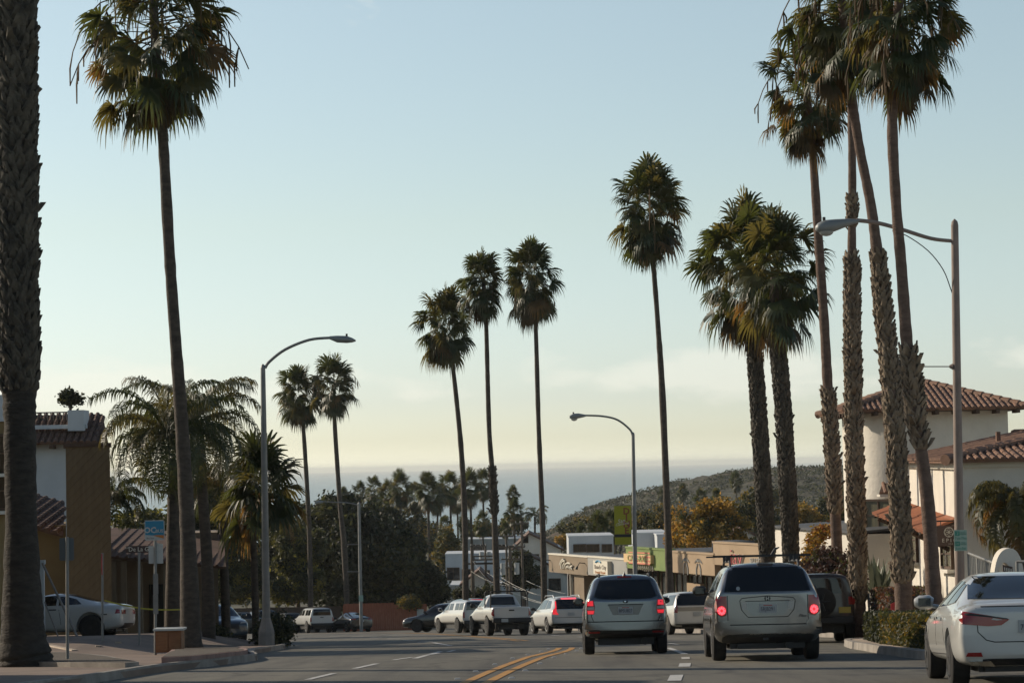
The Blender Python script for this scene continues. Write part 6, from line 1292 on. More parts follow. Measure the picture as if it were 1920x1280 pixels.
# tiled awning along the sunlit wall
a = onwall(1686, 950); b_ = onwall(1789, 950); a.z = b_.z = .0 
a = onwall(1692, 945); b_ = onwall(1790, 945); zt_ = 1.4 - 84 / FPX * (a.y); mb = MB(); o_ = -wn if wn.x > 0 else wn
E0 = Vector((a.x, a.y, zt_ - .35)) + o_ * .95; E1 = Vector((b_.x, b_.y, zt_ - .42)) + o_ * .75
tiles(mb, E0, E1, (a.x, a.y, zt_), (b_.x, b_.y, zt_ - .05), pitch=.22, rad=.08); Wp.part('awning_roof', mb, M_tilea)
n_ = 12
for i in range(n_): mb = MB(); t = i / (n_ - 1); e = E0.lerp(E1, t); w0 = Vector((a.x, a.y, zt_ - .12)).lerp(Vector((b_.x, b_.y, zt_ - .15)), t); mb.tube([w0, e - Vector((0, 0, .1))], .05, 4); Wp.part('awning_bracket', mb, M_beam)
for t in (.1, .5, .9): mb = MB(); e = E0.lerp(E1, t) - Vector((0, 0, .12)); w0 = Vector((a.x, a.y, zt_ - .9)).lerp(Vector((b_.x, b_.y, zt_ - .95)), t); mb.tube([w0, e], .06, 4); Wp.part('awning_bracket', mb, M_beam)
# hanging brown sign
cc = P(1779, 1004, 61.2); k = 61.2 / FPX; Ws = W('hanging_sign', 'square dark brown hanging sign with a round geometric emblem, left of the brown lamp pole', 'sign', cc)
mb = MB(); mb.prism(rrect(25 * k, 19 * k, .01), cc, U, V_, N, .05); Ws.part('board', mb, M_sgbrown)
ec = cc + Vector((-.005, -.056, 7 * k)); M_pale = mat('sign_pale_lines', (0.50, 0.48, 0.42), rough=.6)
for rr, oo in [(.118, (0, 0))]:
    mb = MB(); mb.tube([ec + Vector((rr * math.cos(q / 24 * 6.2832), 0, rr * math.sin(q / 24 * 6.2832))) for q in range(25)], .010, 5, False)
    for s in range(6):
        oc = Vector((.058 * math.cos(R(60 * s)), 0, .058 * math.sin(R(60 * s)))); mb.tube([ec + oc + Vector((.058 * math.cos(q / 14 * 6.2832), 0, .058 * math.sin(q / 14 * 6.2832))) for q in range(15)], .0055, 4, False)
    Ws.part('emblem', mb, M_pale)
Ws.part('lettering', text_mb('E P I C', .135, cc + Vector((.0, -.056, -8.5 * k)), U, V_, ext=.003), M_pale); Ws.part('lettering', text_mb('S P A', .05, cc + Vector((0.03, -.056, -15 * k)), U, V_, ext=.003), M_pale)
mb = MB(); mb.tube([cc + Vector((-.3, 0, 19 * k + .12)), cc + Vector((.45, 0, 19 * k + .12))], .02, 6); mb.tube([cc + Vector((-.2, 0, 19 * k)), cc + Vector((-.2, 0, 19 * k + .12))], .01, 4); mb.tube([cc + Vector((.2, 0, 19 * k)), cc + Vector((.2, 0, 19 * k + .12))], .01, 4); Ws.part('bracket', mb, M_blk)
# railing and arch gate
def railing(label, a, b_, h, n, m=M_pole):
    a = Vector(a); b_ = Vector(b_); Wr = W('railing', label, 'railing', a); mb = MB(); mb.tube([a + Vector((0, 0, h)), b_ + Vector((0, 0, h))], .035, 6); mb.tube([a + Vector((0, 0, .1)), b_ + Vector((0, 0, .1))], .025, 6); Wr.part('rail', mb, m)
    mb = MB()
    for i in range(n + 1): p = a.lerp(b_, i / n); mb.tube([p, p + Vector((0, 0, h))], .035 if i % 6 == 0 else .014, 6)
    Wr.part('balusters', mb, m)
ra = P(1818, 1095, 57); rb_ = P(1870, 1095, 52); rb_.z = ra.z - .05
railing('grey metal railing between the lamp pole and the white arch', ra, rb_, 58 * 57 / FPX, 18)
rc = P(1908, 1100, 51.5); railing('short grey railing right of the white arch at the photo edge', rc, rc + Vector((2.6, -2, 0)), 48 * 51 / FPX, 14)
mb = MB(); terr = [(10.4, 50.6), (20, 44), (24, 59.7), (11.2, 59.7)]; slab('terrace_base', terr, ra.z - gz(10.5, 55) - .02 if False else .9, M_white, 3)
ac = P(1890, 1100, 51.8); k = 51.8 / FPX; Wa = W('arch_gate', 'small white stucco arch with carved edge behind the white sedan roof', 'arch', Vector((ac.x, 51.8, ac.z)))
out = [(-29, -40), (-27, 10), (-24, 40), (-18, 62), (-9, 75), (3, 80), (15, 77), (24, 64), (30, 40), (34, 5), (35, -40)]; inn = [(20, -40), (16, 10), (11, 30), (2, 48), (-6, 54), (-13, 50), (-18, 36), (-20, 10), (-21, -40)]
mb = MB(); mb.prism([(a * k, b2 * k) for a, b2 in catm(out, 3) + catm(inn, 3)], (ac.x, 51.8, ac.z - 8 * k), U, V_, (0, 1, 0), .45); Wa.part('arch', mb, M_white)
c = P(1889, 1066, 51.7); mb = MB(); mb.prism([(-9 * k, -6 * k), (9 * k, -9 * k), (9 * k, 4 * k), (-9 * k, 8 * k)], c, U, V_, N, .03); Wa.part('plaque', mb, M_sgbrown); mb = MB()
for i in range(4): mb.box(c + Vector(((-6 + 4 * i) * k, -.035, (.5 - i) * k)), (2.2 * k, .006, 6 * k))
Wa.part('plaque_figures', mb, M_pale)
mb = MB(); wall_box(mb, c.x - 9 * k, c.x + 9 * k, 51.75, 51.95, ac.z - 30 * k, c.z - 8 * k); Wa.part('gate_panel', mb, M_boxl)
# red sign by hedge
c = P(1675, 1143, 59); mb = MB(); mb.prism([(-.06, -.22), (.06, -.20), (.06, .20), (-.06, .15)], c, U, V_, N, .03); mb.tube([c + Vector((0, .03, -.2)), c + Vector((0, .03, -1.3))], .02, 6); o = build('yard_sign', mb, M_sgred, loc=tuple(c)); tag(o, 'narrow red sign leaning on the shaggy trunk above the clipped hedge', 'sign')
# low white wall building behind, with dark roof
d0, d1 = 92, 80; a = P(1452, 1040, d0); b_ = P(1618, 1040, d1); Wl = W('low_building', 'low white walled building with dark flat roof behind the vine and bare trunks', 'building', (a.x, a.y, gz(a.x, a.y)))
dv = Vector((b_.x - a.x, b_.y - a.y, 0)); L_ = dv.length; du = dv.normalized(); dn_ = Vector((-du.y, du.x, 0)); dn_ = dn_ if dn_.y > 0 else -dn_; za = P(1452, 989, d0).z; zb_ = P(1618, 1001, d1).z
mb = MB(); mb.add([a.xy.to_3d() + Vector((0, 0, z)) for z in (-7, za)] + [b_.xy.to_3d() + Vector((0, 0, z)) for z in (zb_, -7)] + [(a.xy.to_3d() + dn_ * 6) + Vector((0, 0, z)) for z in (-7, za)] + [(b_.xy.to_3d() + dn_ * 6) + Vector((0, 0, z)) for z in (zb_, -7)], [(0, 1, 2, 3), (4, 7, 6, 5), (0, 4, 5, 1), (3, 2, 6, 7), (1, 5, 6, 2)]); Wl.part('wall', mb, M_white)
M_roofd = mat('roof_dark_felt', (0.045, 0.05, 0.058), (0.06, 0.065, 0.07), 2, rough=.8)
mb = MB(); mb.add([a.xy.to_3d() + Vector((0, 0, za + .01)) - dn_ * .15, b_.xy.to_3d() + Vector((0, 0, zb_ + .01)) - dn_ * .15, b_.xy.to_3d() + dn_ * 7 + Vector((0, 0, zb_ + .55)), a.xy.to_3d() + dn_ * 7 + Vector((0, 0, za + .30)),
    a.xy.to_3d() + Vector((0, 0, za + .09)) - dn_ * .15, b_.xy.to_3d() + Vector((0, 0, zb_ + .09)) - dn_ * .15, b_.xy.to_3d() + dn_ * 7 + Vector((0, 0, zb_ + .63)), a.xy.to_3d() + dn_ * 7 + Vector((0, 0, za + .38))], [(3, 2, 1, 0), (4, 5, 6, 7), (0, 1, 5, 4), (1, 2, 6, 5), (2, 3, 7, 6), (3, 0, 4, 7)]); Wl.part('roof', mb, M_roofd)

# ------------------------------------------------------------------ row of shops
SA = P(1030, 1100, 150); SB = P(1430, 1100, 121); sdir = Vector((SB.x - SA.x, SB.y - SA.y, 0)).normalized(); sn = Vector((sdir.y, -sdir.x, 0))  # toward the road
if sn.x > 0: sn = -sn
def shop_pt(px, py=1100):
    r_ = ray(px, py); o2 = Vector((SA.x, SA.y, 0)); t = ((o2 - EYE).dot(sn)) / r_.dot(sn); return EYE + r_ * t
def col(n, a, b_): return mat(n, a, b_, .8, rough=.9, bump=.3, bscale=8)
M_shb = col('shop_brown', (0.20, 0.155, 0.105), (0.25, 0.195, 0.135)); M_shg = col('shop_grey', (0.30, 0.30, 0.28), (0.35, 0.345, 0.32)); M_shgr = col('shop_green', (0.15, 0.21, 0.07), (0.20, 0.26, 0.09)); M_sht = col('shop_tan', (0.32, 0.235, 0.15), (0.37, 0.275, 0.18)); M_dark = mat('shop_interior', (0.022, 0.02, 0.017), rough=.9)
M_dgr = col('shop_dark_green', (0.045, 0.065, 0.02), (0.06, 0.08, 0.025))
def shop(name, label, x0, x1, yt, yb, m, mw, back=11, openings=3, pr=.9):
    a = shop_pt(x0); b_ = shop_pt(x1); zt0 = shop_pt(x0, yt[0]).z; zt1 = shop_pt(x1, yt[1]).z; zb0 = shop_pt(x0, yb[0]).z; zb1 = shop_pt(x1, yb[1]).z; zt_ = (zt0 + zt1) / 2; zb_ = (zb0 + zb1) / 2
    L_ = (b_ - a).xy.length; g0 = gz(a.x, a.y); Ws = W(name, label, 'shop', (a.x, a.y, g0)); F = lambda s, o, z: Vector((a.x, a.y, 0)) + sdir * s - sn * o + Vector((0, 0, z))
    def bx(mb, s0, s1, o0, o1, z0, z1): mb.add([F(s, o, z) for s in (s0, s1) for o in (o0, o1) for z in (z0, z1)], [(0, 1, 3, 2), (4, 6, 7, 5), (0, 4, 5, 1), (2, 3, 7, 6), (0, 2, 6, 4), (1, 5, 7, 3)])
    mb = MB(); bx(mb, 0, L_ - .01, 0, .35, zb_, zt_); Ws.part('fascia', mb, m); mb = MB(); bx(mb, -.02, L_, -.05, .40, zt_ + .003, zt_ + .10); Ws.part('coping', mb, {'shop_brown': M_cream, 'shop_grey': M_cream}.get(m.name, m))
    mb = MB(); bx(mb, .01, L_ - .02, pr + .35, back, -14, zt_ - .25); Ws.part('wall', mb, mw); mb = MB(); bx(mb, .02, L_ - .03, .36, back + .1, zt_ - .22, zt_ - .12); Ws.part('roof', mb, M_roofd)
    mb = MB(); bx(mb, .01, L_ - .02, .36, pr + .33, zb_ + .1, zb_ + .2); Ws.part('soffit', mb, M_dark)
    zf = zb_ - 2.9
    for i in range(openings):
        s0 = L_ * (i + .12) / openings; s1 = L_ * (i + .90) / openings; fr_ = MB()
        bx(fr_, s0, s0 + .07, pr + .22, pr + .345, zf, zb_ - .15); bx(fr_, s1 - .07, s1, pr + .22, pr + .345, zf, zb_ - .15); bx(fr_, s0 + .07, s1 - .07, pr + .23, pr + .344, zb_ - .22, zb_ - .15); bx(fr_, (s0 + s1) / 2 - .03, (s0 + s1) / 2 + .03, pr + .24, pr + .343, zf, zb_ - .22)
        fo = Ws.part('window', fr_, M_beam); g = MB(); bx(g, s0 + .06, s1 - .06, pr + .29, pr + .342, zf + .25, zb_ - .21); Ws.part('pane', g, M_glassd, parent=fo)
    return Ws, F, bx, L_, zb_, zt_, a
S1, F, bx, L_, zb_, zt_, a = shop('corner_shop', 'brown fronted corner shop with white handwritten script, farthest of the row', 1030, 1103, (1040, 1044), (1073, 1077), M_shb, M_shb)
mb = MB(); bx(mb, L_ * .52, L_ * .78, .3, 1.0, -14, zb_ - .003); S1.part('pillar', mb, M_boxl if False else M_shb); mb = MB(); mb.tube([F(L_ * .5, .15, zb_), F(L_ * .5, .15, -11)], .05, 8); S1.part('downpipe', mb, M_cream)
sc_ = MB(); s0 = lambda x, y: F(L_ * (x - 60) / 1790, -.07, zt_ - (y - 150) / 830 * (zt_ - zb_))
for stx in ([(630, 600), (680, 450), (740, 350), (820, 295)], [(690, 760), (700, 560), (760, 420), (850, 380), (860, 450), (780, 600), (765, 760)], [(835, 740), (880, 570), (950, 490), (1040, 475), (1120, 500)], [(925, 740), (960, 600)], [(960, 705), (1000, 600), (1035, 690), (1080, 590)], [(1090, 740), (1110, 640), (1220, 580)], [(1130, 620), (1190, 770)]):
    sc_.tube([s0(*q) for q in catm(stx, 4)], .055, 6)
S1.part('script_sign', sc_, M_cream)
for s in (.04, .93):
    mb = MB(); mb.tube([F(L_ * s, 0, zt_ - .35), F(L_ * s, -.35, zt_ - .30), F(L_ * s - .1, -.45, zt_ - .55)], .03, 6); mb.tube([F(L_ * s - .1, -.45, zt_ - .52), F(L_ * s - .15, -.5, zt_ - .68)], [.05, .10], 8); S1.part('gooseneck_lamp', mb, M_blk)
S2, F, bx, L_, zb_, zt_, a = shop('grey_shop', 'pale grey fronted shop with a square white sign box, beside the brown corner shop', 1103, 1177, (1044, 1050), (1078, 1083), M_shg, M_shg)
mb = MB(); bx(mb, L_ * .26, L_ * .62, -.28, -.003, zb_ + .12, zt_ - .12); sb = S2.part('sign_box', mb, M_cream); up = Vector((0, 0, 1)); cz = (zb_ + zt_) / 2; sc2 = F(L_ * .44, -.29, cz)
S2.part('lettering', text_mb('Beach City', .34, sc2 + up * .02, sdir, up, ext=.004, sx=1.25), M_sgbrown, parent=sb); S2.part('lettering', text_mb('Dental Repair', .22, sc2 - up * .28, sdir, up, ext=.004, sx=1.35), M_sgor, parent=sb)
mb = MB(); mb.tube([sc2 + sdir * (-.7 + .14 * i) + up * (.30 + .08 * math.sin(i / 6 * 3.14)) for i in range(7)], .06, 5); S2.part('blue_logo', mb, M_sgblue, parent=sb)
S3, F, bx, L_, zb_, zt_, a = shop('green_shop', 'bright green fronted shop with striped orange sign box behind the thin lamp pole', 1175, 1256, (1026, 1033), (1064, 1071), M_shgr, M_dgr)
M_sgy = mat('sign_peach', (0.62, 0.42, 0.20), rough=.6); M_sgst = mat('sign_stripe', (0.55, 0.16, 0.10), rough=.6); M_sgt = mat('sign_olive', (0.25, 0.27, 0.08), rough=.6)
mb = MB(); bx(mb, L_ * .03, L_ * .66, -.22, -.003, zb_ + .36, zt_ - .30); sb = S3.part('sign_box', mb, M_sgy); sc2 = F(L_ * .35, -.225, (zb_ + zt_) / 2 + .03); mb = MB()
for z_ in (.30, .08, -.14, -.30): mb.add([sc2 + sdir * s + up * zz + sn * -.001 for s, zz in ((-L_ * .20, z_), (L_ * .30, z_ + .0), (L_ * .30, z_ + .09), (-L_ * .20, z_ + .06))] + [sc2 + sn * .01 + sdir * s + up * zz for s, zz in ((-L_ * .20, z_), (L_ * .30, z_ + .0), (L_ * .30, z_ + .09), (-L_ * .20, z_ + .06))], [(0, 1, 2, 3), (7, 6, 5, 4), (0, 4, 5, 1), (2, 6, 7, 3), (1, 5, 6, 2), (3, 7, 4, 0)])
S3.part('sign_stripes', mb, M_sgst, parent=sb); S3.part('lettering', text_mb('CAFE-RAE', .46, sc2 + sn * .03, sdir, up, ext=.006, sx=1.35, offset=.01), M_sgt, parent=sb)
mb = MB(); rnd = random.Random(4)
for i in range(11): s = L_ * (.18 + .045 * i); mb.tube([F(s, -.05, zb_ + .22), F(s + .12, -.05, zb_ + .05), F(s + .05, -.06, zb_ - .1 * rnd.random())], .04, 5)
S3.part('lettering', mb, M_cream)
S4, F, bx, L_, zb_, zt_, a = shop('tan_shop', 'low tan fronted shop with two pale palm shapes painted on its front', 1256, 1341, (1034, 1041), (1072, 1079), M_sht, M_dgr)
for s in (.38, .66):
    mb = MB()
    for az in (-70, -35, 0, 35, 70): mb.tube([F(L_ * s, -.03, zt_ - .42), F(L_ * s + .28 * math.sin(R(az)), -.03, zt_ - .36 + .12 * math.cos(R(az))), F(L_ * s + .5 * math.sin(R(az)), -.03, zt_ - .52 + .10 * math.cos(R(az)))], .025, 4)
    for q in (-.28, .28): mb.tube([F(L_ * s + q * .4, -.03, zt_ - .5), F(L_ * s + q, -.03, zt_ - .8), F(L_ * s + q, -.03, zt_ - 1.15)], .035, 4)
    S4.part('painted_palm', mb, M_shg)
mb = MB(); bx(mb, L_ * .02, L_ * .32, pr_ := .95, 1.2, zb_ - 1.9, zb_ - .6) if False else bx(mb, L_ * .02, L_ * .32, .95, 1.2, zb_ - 1.9, zb_ - .6); S4.part('tan_panel', mb, M_sht)
for s0_, s1_, hh in ((.02, .40, .55), (.72, .96, .35)): mb = MB(); bx(mb, L_ * s0_, L_ * s1_, 2.5, 4, zt_ - .1, zt_ + hh); o = build('rooftop_unit', mb, M_roofd if s0_ < .5 else M_cream, loc=tuple(F(L_ * s0_, 2.5, zt_))); tag(o, ['dark boxy air unit on the tan shop roof beside the palm trunk', 'small pale air unit on the tan shop roof'][s0_ > .5], 'roof unit')
S5, F, bx, L_, zb_, zt_, a = shop('tall_tan_shop', 'taller tan fronted shop with a pink sign, nearest of the shop row', 1339, 1452, (1016, 1026), (1058, 1066), M_sht, M_shb)
S5.part('lettering', text_mb('jay', 1.15, F(L_ * .42, -.04, zt_ - .66), sdir, up, ext=.04, sx=1.3), M_cream); S5.part('lettering', text_mb('jay', 1.15, F(L_ * .42, -.09, zt_ - .66), sdir, up, ext=.03, sx=1.25, offset=-.012), mat('sign_pink', (0.42, 0.09, 0.09), rough=.6)); S5.part('lettering', text_mb('sushi', .5, F(L_ * .73, -.03, zt_ - .72), sdir, up, ext=.01, sx=1.6), M_shg)
S6, F, bx, L_, zb_, zt_, a = shop('end_shop', 'plain tan shop end behind the shaggy palm trunks', 1453, 1530, (1030, 1036), (1066, 1072), M_sht, M_shb, openings=2)

# ------------------------------------------------------------------ fence
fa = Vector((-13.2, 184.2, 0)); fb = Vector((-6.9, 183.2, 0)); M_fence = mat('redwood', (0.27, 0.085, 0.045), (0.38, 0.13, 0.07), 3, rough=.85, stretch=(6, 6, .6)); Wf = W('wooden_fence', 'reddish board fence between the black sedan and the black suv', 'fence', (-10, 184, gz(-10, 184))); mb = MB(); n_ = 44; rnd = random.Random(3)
for i in range(n_): p = fa.lerp(fb, (i + .5) / n_); z = gz(p.x, p.y); h = 2.05 + .03 * rnd.random() - (.12 if i > 26 else 0); mb.box((p.x, p.y + .01 * rnd.random(), z + h / 2), (.136, .02, h))
Wf.part('boards', mb, M_fence); mb = MB()
for i in range(5): p = fa.lerp(fb, i / 4); z = gz(p.x, p.y); mb.box((p.x, p.y + .08, z + .95), (.1, .1, 1.95))
Wf.part('posts', mb, M_fence); c = fa.lerp(fb, .93); mb = MB(); mb.box((c.x, c.y - .06, gz(c.x, c.y) + 1.1), (.5, .04, .9)); o = build('notice_board', mb, M_sgwhite, loc=(c.x, c.y, gz(c.x, c.y))); tag(o, 'small white notice board fixed to the red fence', 'sign')
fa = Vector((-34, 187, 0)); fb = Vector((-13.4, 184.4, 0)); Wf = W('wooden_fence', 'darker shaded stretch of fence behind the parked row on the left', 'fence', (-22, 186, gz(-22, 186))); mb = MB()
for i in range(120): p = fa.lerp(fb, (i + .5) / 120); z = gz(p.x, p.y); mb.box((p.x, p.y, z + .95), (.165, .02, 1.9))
Wf.part('boards', mb, M_beam)  # shade of this stretch painted in as dark boards

# ------------------------------------------------------------------ houses of the town below
def house(label, d, pxL, pxR, yEave, yApex, yBot, apex, m=M_white, rm=M_tile, depth=9, wins=(), name='gabled_house'):
    a = P(pxL, yEave, d); b_ = P(pxR, yEave, d); t = P(apex, yApex, d); zb = min(gz(0, d) - 1.5, P(pxL, yBot, d).z); Wh = W(name, label, 'house', (a.x, d, zb)); mb = MB()
    mb.prism([(a.x, zb), (b_.x, zb), (b_.x, a.z), (t.x, t.z), (a.x, a.z)], (0, d, 0), (1, 0, 0), (0, 0, 1), (0, 1, 0), depth); Wh.part('wall', mb, m); mb = MB()
    ov = .35
    for q in (a, b_):
        s = -1 if q is a else 1; sl = Vector((q.x - t.x, 0, q.z - t.z)).normalized(); e_ = Vector((q.x, d - ov, q.z)) + sl * .4; r0 = Vector((t.x, d - ov, t.z + .1)); e_.z += .1; dd = Vector((0, depth + 2 * ov, 0))
        mb.add([e_, r0, r0 + dd, e_ + dd] + [v + Vector((0, 0, -.22)) for v in (e_, r0, r0 + dd, e_ + dd)], [(0, 1, 2, 3), (7, 6, 5, 4), (0, 4, 5, 1), (1, 5, 6, 2), (2, 6, 7, 3), (3, 7, 4, 0)])
    Wh.part('roof', mb, rm)
    for px, py, w_, h_ in wins: window(Wh, P(px, py, d - .02), (1, 0, 0), w_, h_, 1, 1, sill=False)
    return Wh
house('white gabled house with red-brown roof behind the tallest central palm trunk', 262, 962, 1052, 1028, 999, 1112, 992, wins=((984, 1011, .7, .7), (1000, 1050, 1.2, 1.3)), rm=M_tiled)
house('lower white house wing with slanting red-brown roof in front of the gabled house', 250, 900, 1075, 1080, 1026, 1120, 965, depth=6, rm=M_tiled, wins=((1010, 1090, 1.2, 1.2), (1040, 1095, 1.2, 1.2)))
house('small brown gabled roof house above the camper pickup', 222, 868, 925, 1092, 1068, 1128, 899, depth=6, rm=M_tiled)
def flat(label, d, x0, x1, yt, yb, depth=8, m=M_bluw, wins=(), par=.3):
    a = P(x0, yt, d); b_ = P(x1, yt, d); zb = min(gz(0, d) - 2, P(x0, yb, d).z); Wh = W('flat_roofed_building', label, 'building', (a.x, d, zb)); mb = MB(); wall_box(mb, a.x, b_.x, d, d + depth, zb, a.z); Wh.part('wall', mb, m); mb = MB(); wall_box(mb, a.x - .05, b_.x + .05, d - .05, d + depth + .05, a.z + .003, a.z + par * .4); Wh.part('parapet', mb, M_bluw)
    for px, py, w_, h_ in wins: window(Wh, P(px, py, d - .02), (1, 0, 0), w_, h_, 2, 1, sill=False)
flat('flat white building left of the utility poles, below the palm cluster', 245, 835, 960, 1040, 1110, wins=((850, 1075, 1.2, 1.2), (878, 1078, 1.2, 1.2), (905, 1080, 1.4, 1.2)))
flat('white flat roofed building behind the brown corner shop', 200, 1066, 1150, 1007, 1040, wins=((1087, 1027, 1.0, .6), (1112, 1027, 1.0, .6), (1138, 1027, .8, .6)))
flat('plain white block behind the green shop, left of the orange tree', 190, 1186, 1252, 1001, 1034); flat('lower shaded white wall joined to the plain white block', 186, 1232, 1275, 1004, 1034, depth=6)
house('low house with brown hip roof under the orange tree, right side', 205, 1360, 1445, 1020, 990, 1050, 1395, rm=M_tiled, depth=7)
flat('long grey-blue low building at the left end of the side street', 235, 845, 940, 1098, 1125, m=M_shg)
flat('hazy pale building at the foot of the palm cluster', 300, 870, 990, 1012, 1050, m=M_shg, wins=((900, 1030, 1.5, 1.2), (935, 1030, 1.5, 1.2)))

# ------------------------------------------------------------------ utility poles and wires
M_up = mat('utility_pole_wood', (0.10, 0.08, 0.06), (0.15, 0.12, 0.09), 4, rough=.95)
def upole(label, px, ytop, d, arms, w_=.26, xf=()):
    t = P(px, ytop, d); g0 = gz(t.x, d); Wu = W('utility_pole', label, 'utility pole', (t.x, d, g0), 'utility poles beyond the crest'); mb = MB(); mb.tube([(t.x, d, g0 - .3), (t.x, d, t.z)], [w_ / 2, w_ / 2.6], 8); Wu.part('pole', mb, M_up)
    for x0, x1, y in arms:
        a = P(x0, y, d); b_ = P(x1, y, d); mb = MB(); mb.box(((a.x + b_.x) / 2, d - .15, a.z), (b_.x - a.x, .1, .13)); ar = Wu.part('crossarm', mb, M_up); mb = MB()
        for i in range(4): x = a.x + (b_.x - a.x) * (.04 + .92 * i / 3); mb.tube([(x, d - .15, a.z + .06), (x, d - .15, a.z + .24)], [.05, .03], 6)
        Wu.part('insulator', mb, M_pole, parent=ar)
    for x, y, s in xf: c = P(x, y, d); mb = MB(); mb.tube([c - Vector((0, .3, s)), c - Vector((0, .3, -s))], .22, 12); Wu.part('transformer', mb, M_sgwhite)
upole('thick pale utility pole just right of the shortest central palm', 885, 1020, 214, [(882, 912, 1024), (886, 930, 1042.5), (888, 932, 1049)], .38)
upole('second utility pole from the left with long crossarms', 910, 1023, 222, [(870, 932, 1056), (868, 930, 1057)], .28, xf=((903, 1041, .35), (916, 1041, .35)))
upole('utility pole right of the middle central palm, with several short arms', 949, 1003, 218, [(936, 962, 1005), (928, 966, 1024), (930, 985, 1024.8)], .26)
upole('stout utility pole in the middle of the bundle', 956, 1022, 212, [(930, 984, 1026), (940, 975, 1048), (925, 970, 1064)], .36, xf=((943, 1066, .5), (969, 1065, .5)))
upole('rightmost tall utility pole with wide top arm', 978, 976, 220, [(966, 992, 981), (960, 984, 1000), (958, 985, 1024)], .26)
upole('tall thin utility pole beside the lone far palm', 961, 968, 330, [(950, 972, 972), (953, 970, 985)], .3)
M_wire = mat('wire', (0.30, 0.29, 0.26), rough=.4, metal=.3); M_wired = mat('wire_dark', (0.05, 0.05, 0.05), rough=.6)
def wire(label, a, b_, sag, r_=.022, m=None):
    a, b_ = Vector(a), Vector(b_); pts = [a.lerp(b_, i / 16) - Vector((0, 0, sag * 4 * (i / 16) * (1 - i / 16))) for i in range(17)]; mb = MB(); mb.tube(pts, r_, 5); o = build('power_line', mb, m or M_wire, loc=tuple(a)); tag(o, label, 'power line', 'wires sloping down beyond the crest')
wire('topmost bright wire sagging from the pole bundle to the right', P(912, 1072, 222), P(1120, 1116, 190), 1.0); wire('bright wire just below the topmost, sagging to the right', P(940, 1082, 214), P(1125, 1117, 188), .9); wire('short bright wire passing behind the tallest central palm trunk', P(987, 1088, 215), P(1060, 1112, 200), .15)
wire('lowest bright wire ending behind the white crossover', P(975, 1118, 200), P(1018, 1131, 180), .05); wire('second lowest bright wire behind the ladder rack', P(955, 1108, 205), P(1020, 1130, 182), .05)
wire('thin wire dropping from the thick pale pole to the brown gable', P(886, 1050, 214), P(930, 1100, 200), .2, .012); wire('thin wire crossing to the middle central palm', P(883, 1070, 214), P(960, 1098, 205), .3, .012)
wire('dark wire between the utility pole tops, upper', P(885, 1024, 214), P(978, 1024, 220), .3, .015, M_wired); wire('dark wire between the utility pole tops, lower', P(910, 1042, 222), P(978, 1048, 220), .3, .015, M_wired)

# ------------------------------------------------------------------ buildings on the left
M_wood_s = mat('diagonal_board', (0.145, 0.104, 0.056), (0.18, 0.13, 0.07), 1.2, rough=.85, stretch=(6, 1, 1), bump=.4, bscale=3); M_och = mat('ochre_stucco', (0.19, 0.13, 0.058), (0.23, 0.16, 0.07), .8, rough=.9, bump=.3, bscale=8)
# diagonal cladding as real boards
def clad(mb, o, ux, w_, h_, n, step=.3):
    """diagonal thin boards clipped to the rectangle"""
    o = Vector(o); ux = Vector(ux); t = -h_
    while t < w_:
        x0 = max(t, 0); y0 = x0 - t; x1 = min(t + h_, w_); y1 = x1 - t
        x0b = x0; 
        if x1 - x0 > .05: a = o + ux * x0 + Vector((0, 0, y0)); b_ = o + ux * x1 + Vector((0, 0, y1)); mb.tube([a + n * .0, b_ + n * .0], .010, 4)
        t += step
a = P(123, 838, 80); b_ = P(206, 838, 80); zt_ = a.z; Wb = W('clad_tower', 'tall narrow tan wall block clad in diagonal boards, behind the white coupe', 'building', (a.x, 80, gz(a.x, 80))); mb = MB(); wall_ray(mb, a.x, b_.x, 80, 84, gz(a.x, 80) - .5, zt_); Wb.part('wall', mb, M_wood_s)
mb = MB(); clad(mb, (a.x, 79.995, gz(a.x, 80)), (1, 0, 0), b_.x - a.x, zt_ - gz(a.x, 80), Vector((0, -1, 0))); Wb.part('cladding_battens', mb, M_wood_s); mb = MB(); wall_ray(mb, a.x - .06, b_.x + .06, 79.92, 84.06, zt_ + .003, zt_ + .12); Wb.part('coping', mb, M_beam)
# white building with terrace
a = P(20, 835, 98); b_ = P(199, 835, 98); e = P(62, 830, 98); zt_ = P(100, 830, 98).z; Wb = W('terrace_building', 'shaded white building with tiled eave and roof terrace behind the big left trunk', 'building', (a.x, 98, gz(a.x, 98)))
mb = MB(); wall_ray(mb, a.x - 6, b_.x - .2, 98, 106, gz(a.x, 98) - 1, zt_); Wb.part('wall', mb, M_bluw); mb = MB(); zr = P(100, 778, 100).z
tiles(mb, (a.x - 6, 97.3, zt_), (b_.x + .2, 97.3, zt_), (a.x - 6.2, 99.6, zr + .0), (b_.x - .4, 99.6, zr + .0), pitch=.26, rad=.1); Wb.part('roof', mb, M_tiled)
mb = MB()
for i in range(12): mb = MB(); mb.box((b_.x - .3 - i * .9, 97.7, zt_ - .16), (.16, .8, .16)); Wb.part('rafter_tail', mb, M_beam)
mb = MB(); pa = P(60, 800, 97.1); pb = P(155, 800, 97.1); z0 = P(100, 803, 97.1).z; wall_box(mb, pa.x - 3, pb.x, 97.9, 98.2, z0, z0 + .16); q0 = P(122, 800, 97.1); q1 = P(152, 800, 97.1); zc = P(130, 768, 97.1).z; wall_box(mb, q0.x, q1.x, 97.1 + .6, 99, z0 - .1, zc); Wb.part('parapet', mb, M_bluw)
mb = MB(); ra0 = P(62, 795, 99); rz0 = P(100, 773, 99).z
x = ra0.x - 2
while x < q0.x: mb.tube([(x, 99, z0), (x, 99, rz0)], .02, 4); x += .13
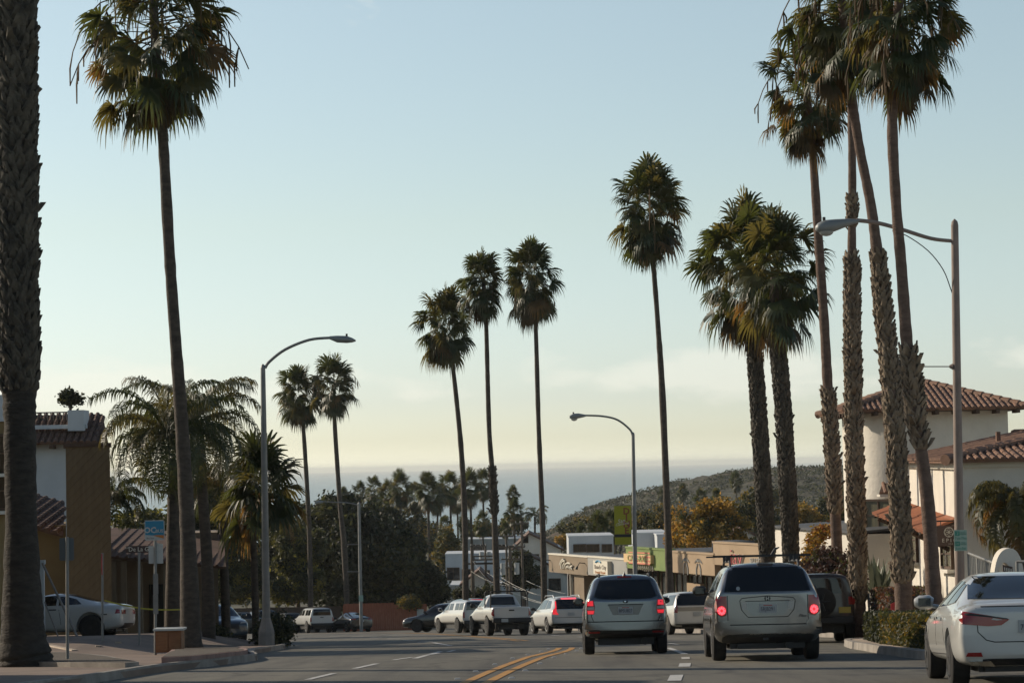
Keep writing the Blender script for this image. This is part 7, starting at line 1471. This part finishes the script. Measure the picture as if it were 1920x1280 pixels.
mb.tube([(ra0.x - 2, 99, rz0), (q0.x, 99, rz0)], .03, 6); Wb.part('terrace_railing', mb, M_blk)
pc = P(132, 768, 98.4); tree('small bushy potted tree on the white roof parapet', (pc.x, 98.4, pc.z), [lobe(130, 745, 98.4, 15, 9), lobe(147, 749, 98.4, 9, 6), lobe(117, 749, 98.4, 7, 6), lobe(134, 756, 98.4, 8, 6)], 1300, .08, 120, DK, (0, 0, 2), .05, name='potted_tree', h=.3)
for x0, y0, x1, y1 in ((66, 782, 85, 797), (86, 788, 98, 797), (105, 786, 122, 797)):
    a2 = P(x0, y1, 99.4); b2 = P(x1, y0, 99.4); Wc = W('terrace_chair', {66: 'dark patio seat nearest the big trunk on the roof terrace', 86: 'small dark low seat in the middle of the roof terrace', 105: 'dark reclining seat beside the parapet block on the roof terrace'}[x0], 'chair', (a2.x, 99.4, a2.z - .1)); mb = MB(); w2 = b2.x - a2.x; mb.box(((a2.x + b2.x) / 2, 99.4, a2.z + .22), (w2, .5, .10)); Wc.part('seat', mb, M_blk); mb = MB(); mb.box((a2.x + w2 * .12, 99.4, (a2.z + b2.z) / 2 + .1), (.08, .5, b2.z - a2.z)); Wc.part('backrest', mb, M_blk)
    for s in (0, 1):
        for t in (-.2, .2): mb = MB(); mb.box((a2.x + w2 * (.08 + .84 * s), 99.4 + t, a2.z + .05), (.04, .04, .3)); Wc.part('leg', mb, M_blk)
# ochre low building with slanted dark roof behind the coupe
a = P(-60, 1000, 84); b_ = P(124, 1000, 84); Wb = W('ochre_building', 'low ochre building with sloping dark tiled roof between the big trunk and the clad tower', 'building', (a.x, 84, gz(a.x, 84))); mb = MB(); zl = P(60, 985, 84).z; wall_ray(mb, a.x, b_.x, 84, 90, gz(a.x, 84) - .5, zl); Wb.part('wall', mb, M_och)
mb = MB(); r0 = P(40, 930, 84); r1 = P(126, 962, 84); l0 = P(40, 975, 83); l1 = P(126, 1003, 83)
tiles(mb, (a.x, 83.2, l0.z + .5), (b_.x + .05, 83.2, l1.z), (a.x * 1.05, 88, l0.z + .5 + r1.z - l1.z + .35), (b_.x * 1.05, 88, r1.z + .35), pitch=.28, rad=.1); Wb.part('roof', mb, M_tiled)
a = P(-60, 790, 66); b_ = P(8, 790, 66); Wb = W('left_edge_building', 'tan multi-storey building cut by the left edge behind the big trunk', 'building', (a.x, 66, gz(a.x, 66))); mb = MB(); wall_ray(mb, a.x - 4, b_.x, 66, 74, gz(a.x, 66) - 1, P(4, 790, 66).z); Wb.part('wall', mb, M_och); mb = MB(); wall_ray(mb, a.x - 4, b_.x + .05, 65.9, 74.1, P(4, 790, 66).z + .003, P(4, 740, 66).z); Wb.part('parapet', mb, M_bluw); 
mb = MB(); wall_box(mb, -27, -14.2, 27, 44, -4, 6.4); Wb.part('added_shade_wing', mb, M_och)  # unseen wing, added to cast shade over the near road
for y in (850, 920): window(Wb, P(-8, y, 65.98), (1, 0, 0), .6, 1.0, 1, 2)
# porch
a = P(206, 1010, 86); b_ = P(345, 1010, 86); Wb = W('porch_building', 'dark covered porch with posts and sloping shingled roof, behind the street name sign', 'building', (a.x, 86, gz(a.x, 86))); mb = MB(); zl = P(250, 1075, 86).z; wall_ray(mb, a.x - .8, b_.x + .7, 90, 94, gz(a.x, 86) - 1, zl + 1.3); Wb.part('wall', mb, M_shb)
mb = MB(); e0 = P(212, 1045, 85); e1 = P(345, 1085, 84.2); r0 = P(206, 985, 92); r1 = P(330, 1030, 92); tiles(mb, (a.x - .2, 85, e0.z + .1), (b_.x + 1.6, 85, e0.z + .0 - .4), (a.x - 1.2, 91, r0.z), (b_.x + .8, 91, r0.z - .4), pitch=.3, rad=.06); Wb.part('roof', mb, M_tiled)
for px in (213, 232, 262, 312): mb = MB(); q = P(px, 1100, 85.3); mb.box((q.x, 85.3, (gz(q.x, 85.3) + e0.z) / 2 - .15), (.20, .20, e0.z - gz(q.x, 85.3) + .0)); Wb.part('post', mb, M_shb)
mb = MB(); q = P(305, 1100, 89.95); wall_box(mb, q.x - .5, q.x + .5, 89.9, 89.98, gz(q.x, 90), gz(q.x, 90) + 2.1); Wb.part('door', mb, M_dark)
# white post and brace beside coupe
q = gp(83, 70.3); t = P(80, 1050, 70.3); Wq = W('leaning_frame', 'white upright post with long diagonal braces over the white coupe', 'post', q); mb = MB(); mb.box((q.x - .05, 70.3, (q.z + t.z) / 2), (.14, .14, t.z - q.z)); mb.box((q.x - .1, 70.3, t.z - .05), (.3, .16, .12)); Wq.part('post', mb, M_bluw)
for x0, y0, x1, y1, r_ in ((80, 1056, 148, 1196, .04), (84, 1128, 112, 1196, .02)): mb = MB(); aa = P(x0, y0, 70); bb = P(x1, y1, 67.5); bb.z = gz(bb.x, bb.y); mb.tube([aa, bb], r_, 6); Wq.part('brace', mb, M_polec)
# caution tape
q0 = P(196, 1125, 70); q1 = P(338, 1142, 71); mb = MB(); n_ = 20; pts = [q0.lerp(q1, i / n_) - Vector((0, 0, .10 * math.sin(i / n_ * 3.14))) for i in range(n_ + 1)]
mb.add([p + Vector((0, 0, .02)) for p in pts] + [p - Vector((0, 0, .02)) for p in pts] + [p + Vector((0, .006, .02)) for p in pts] + [p + Vector((0, .006, -.02)) for p in pts], [(i, i + 1, n_ + 2 + i, n_ + 1 + i) for i in range(n_)] + [(2 * n_ + 2 + i, 3 * n_ + 3 + i, 3 * n_ + 4 + i, 2 * n_ + 3 + i) for i in range(n_)])
o = build('caution_tape', mb, mat('tape_yellow', (0.42, 0.36, 0.03), rough=.5), loc=tuple(q0)); tag(o, 'yellow caution tape strung from the red sign post to the queen palm trunks', 'tape')
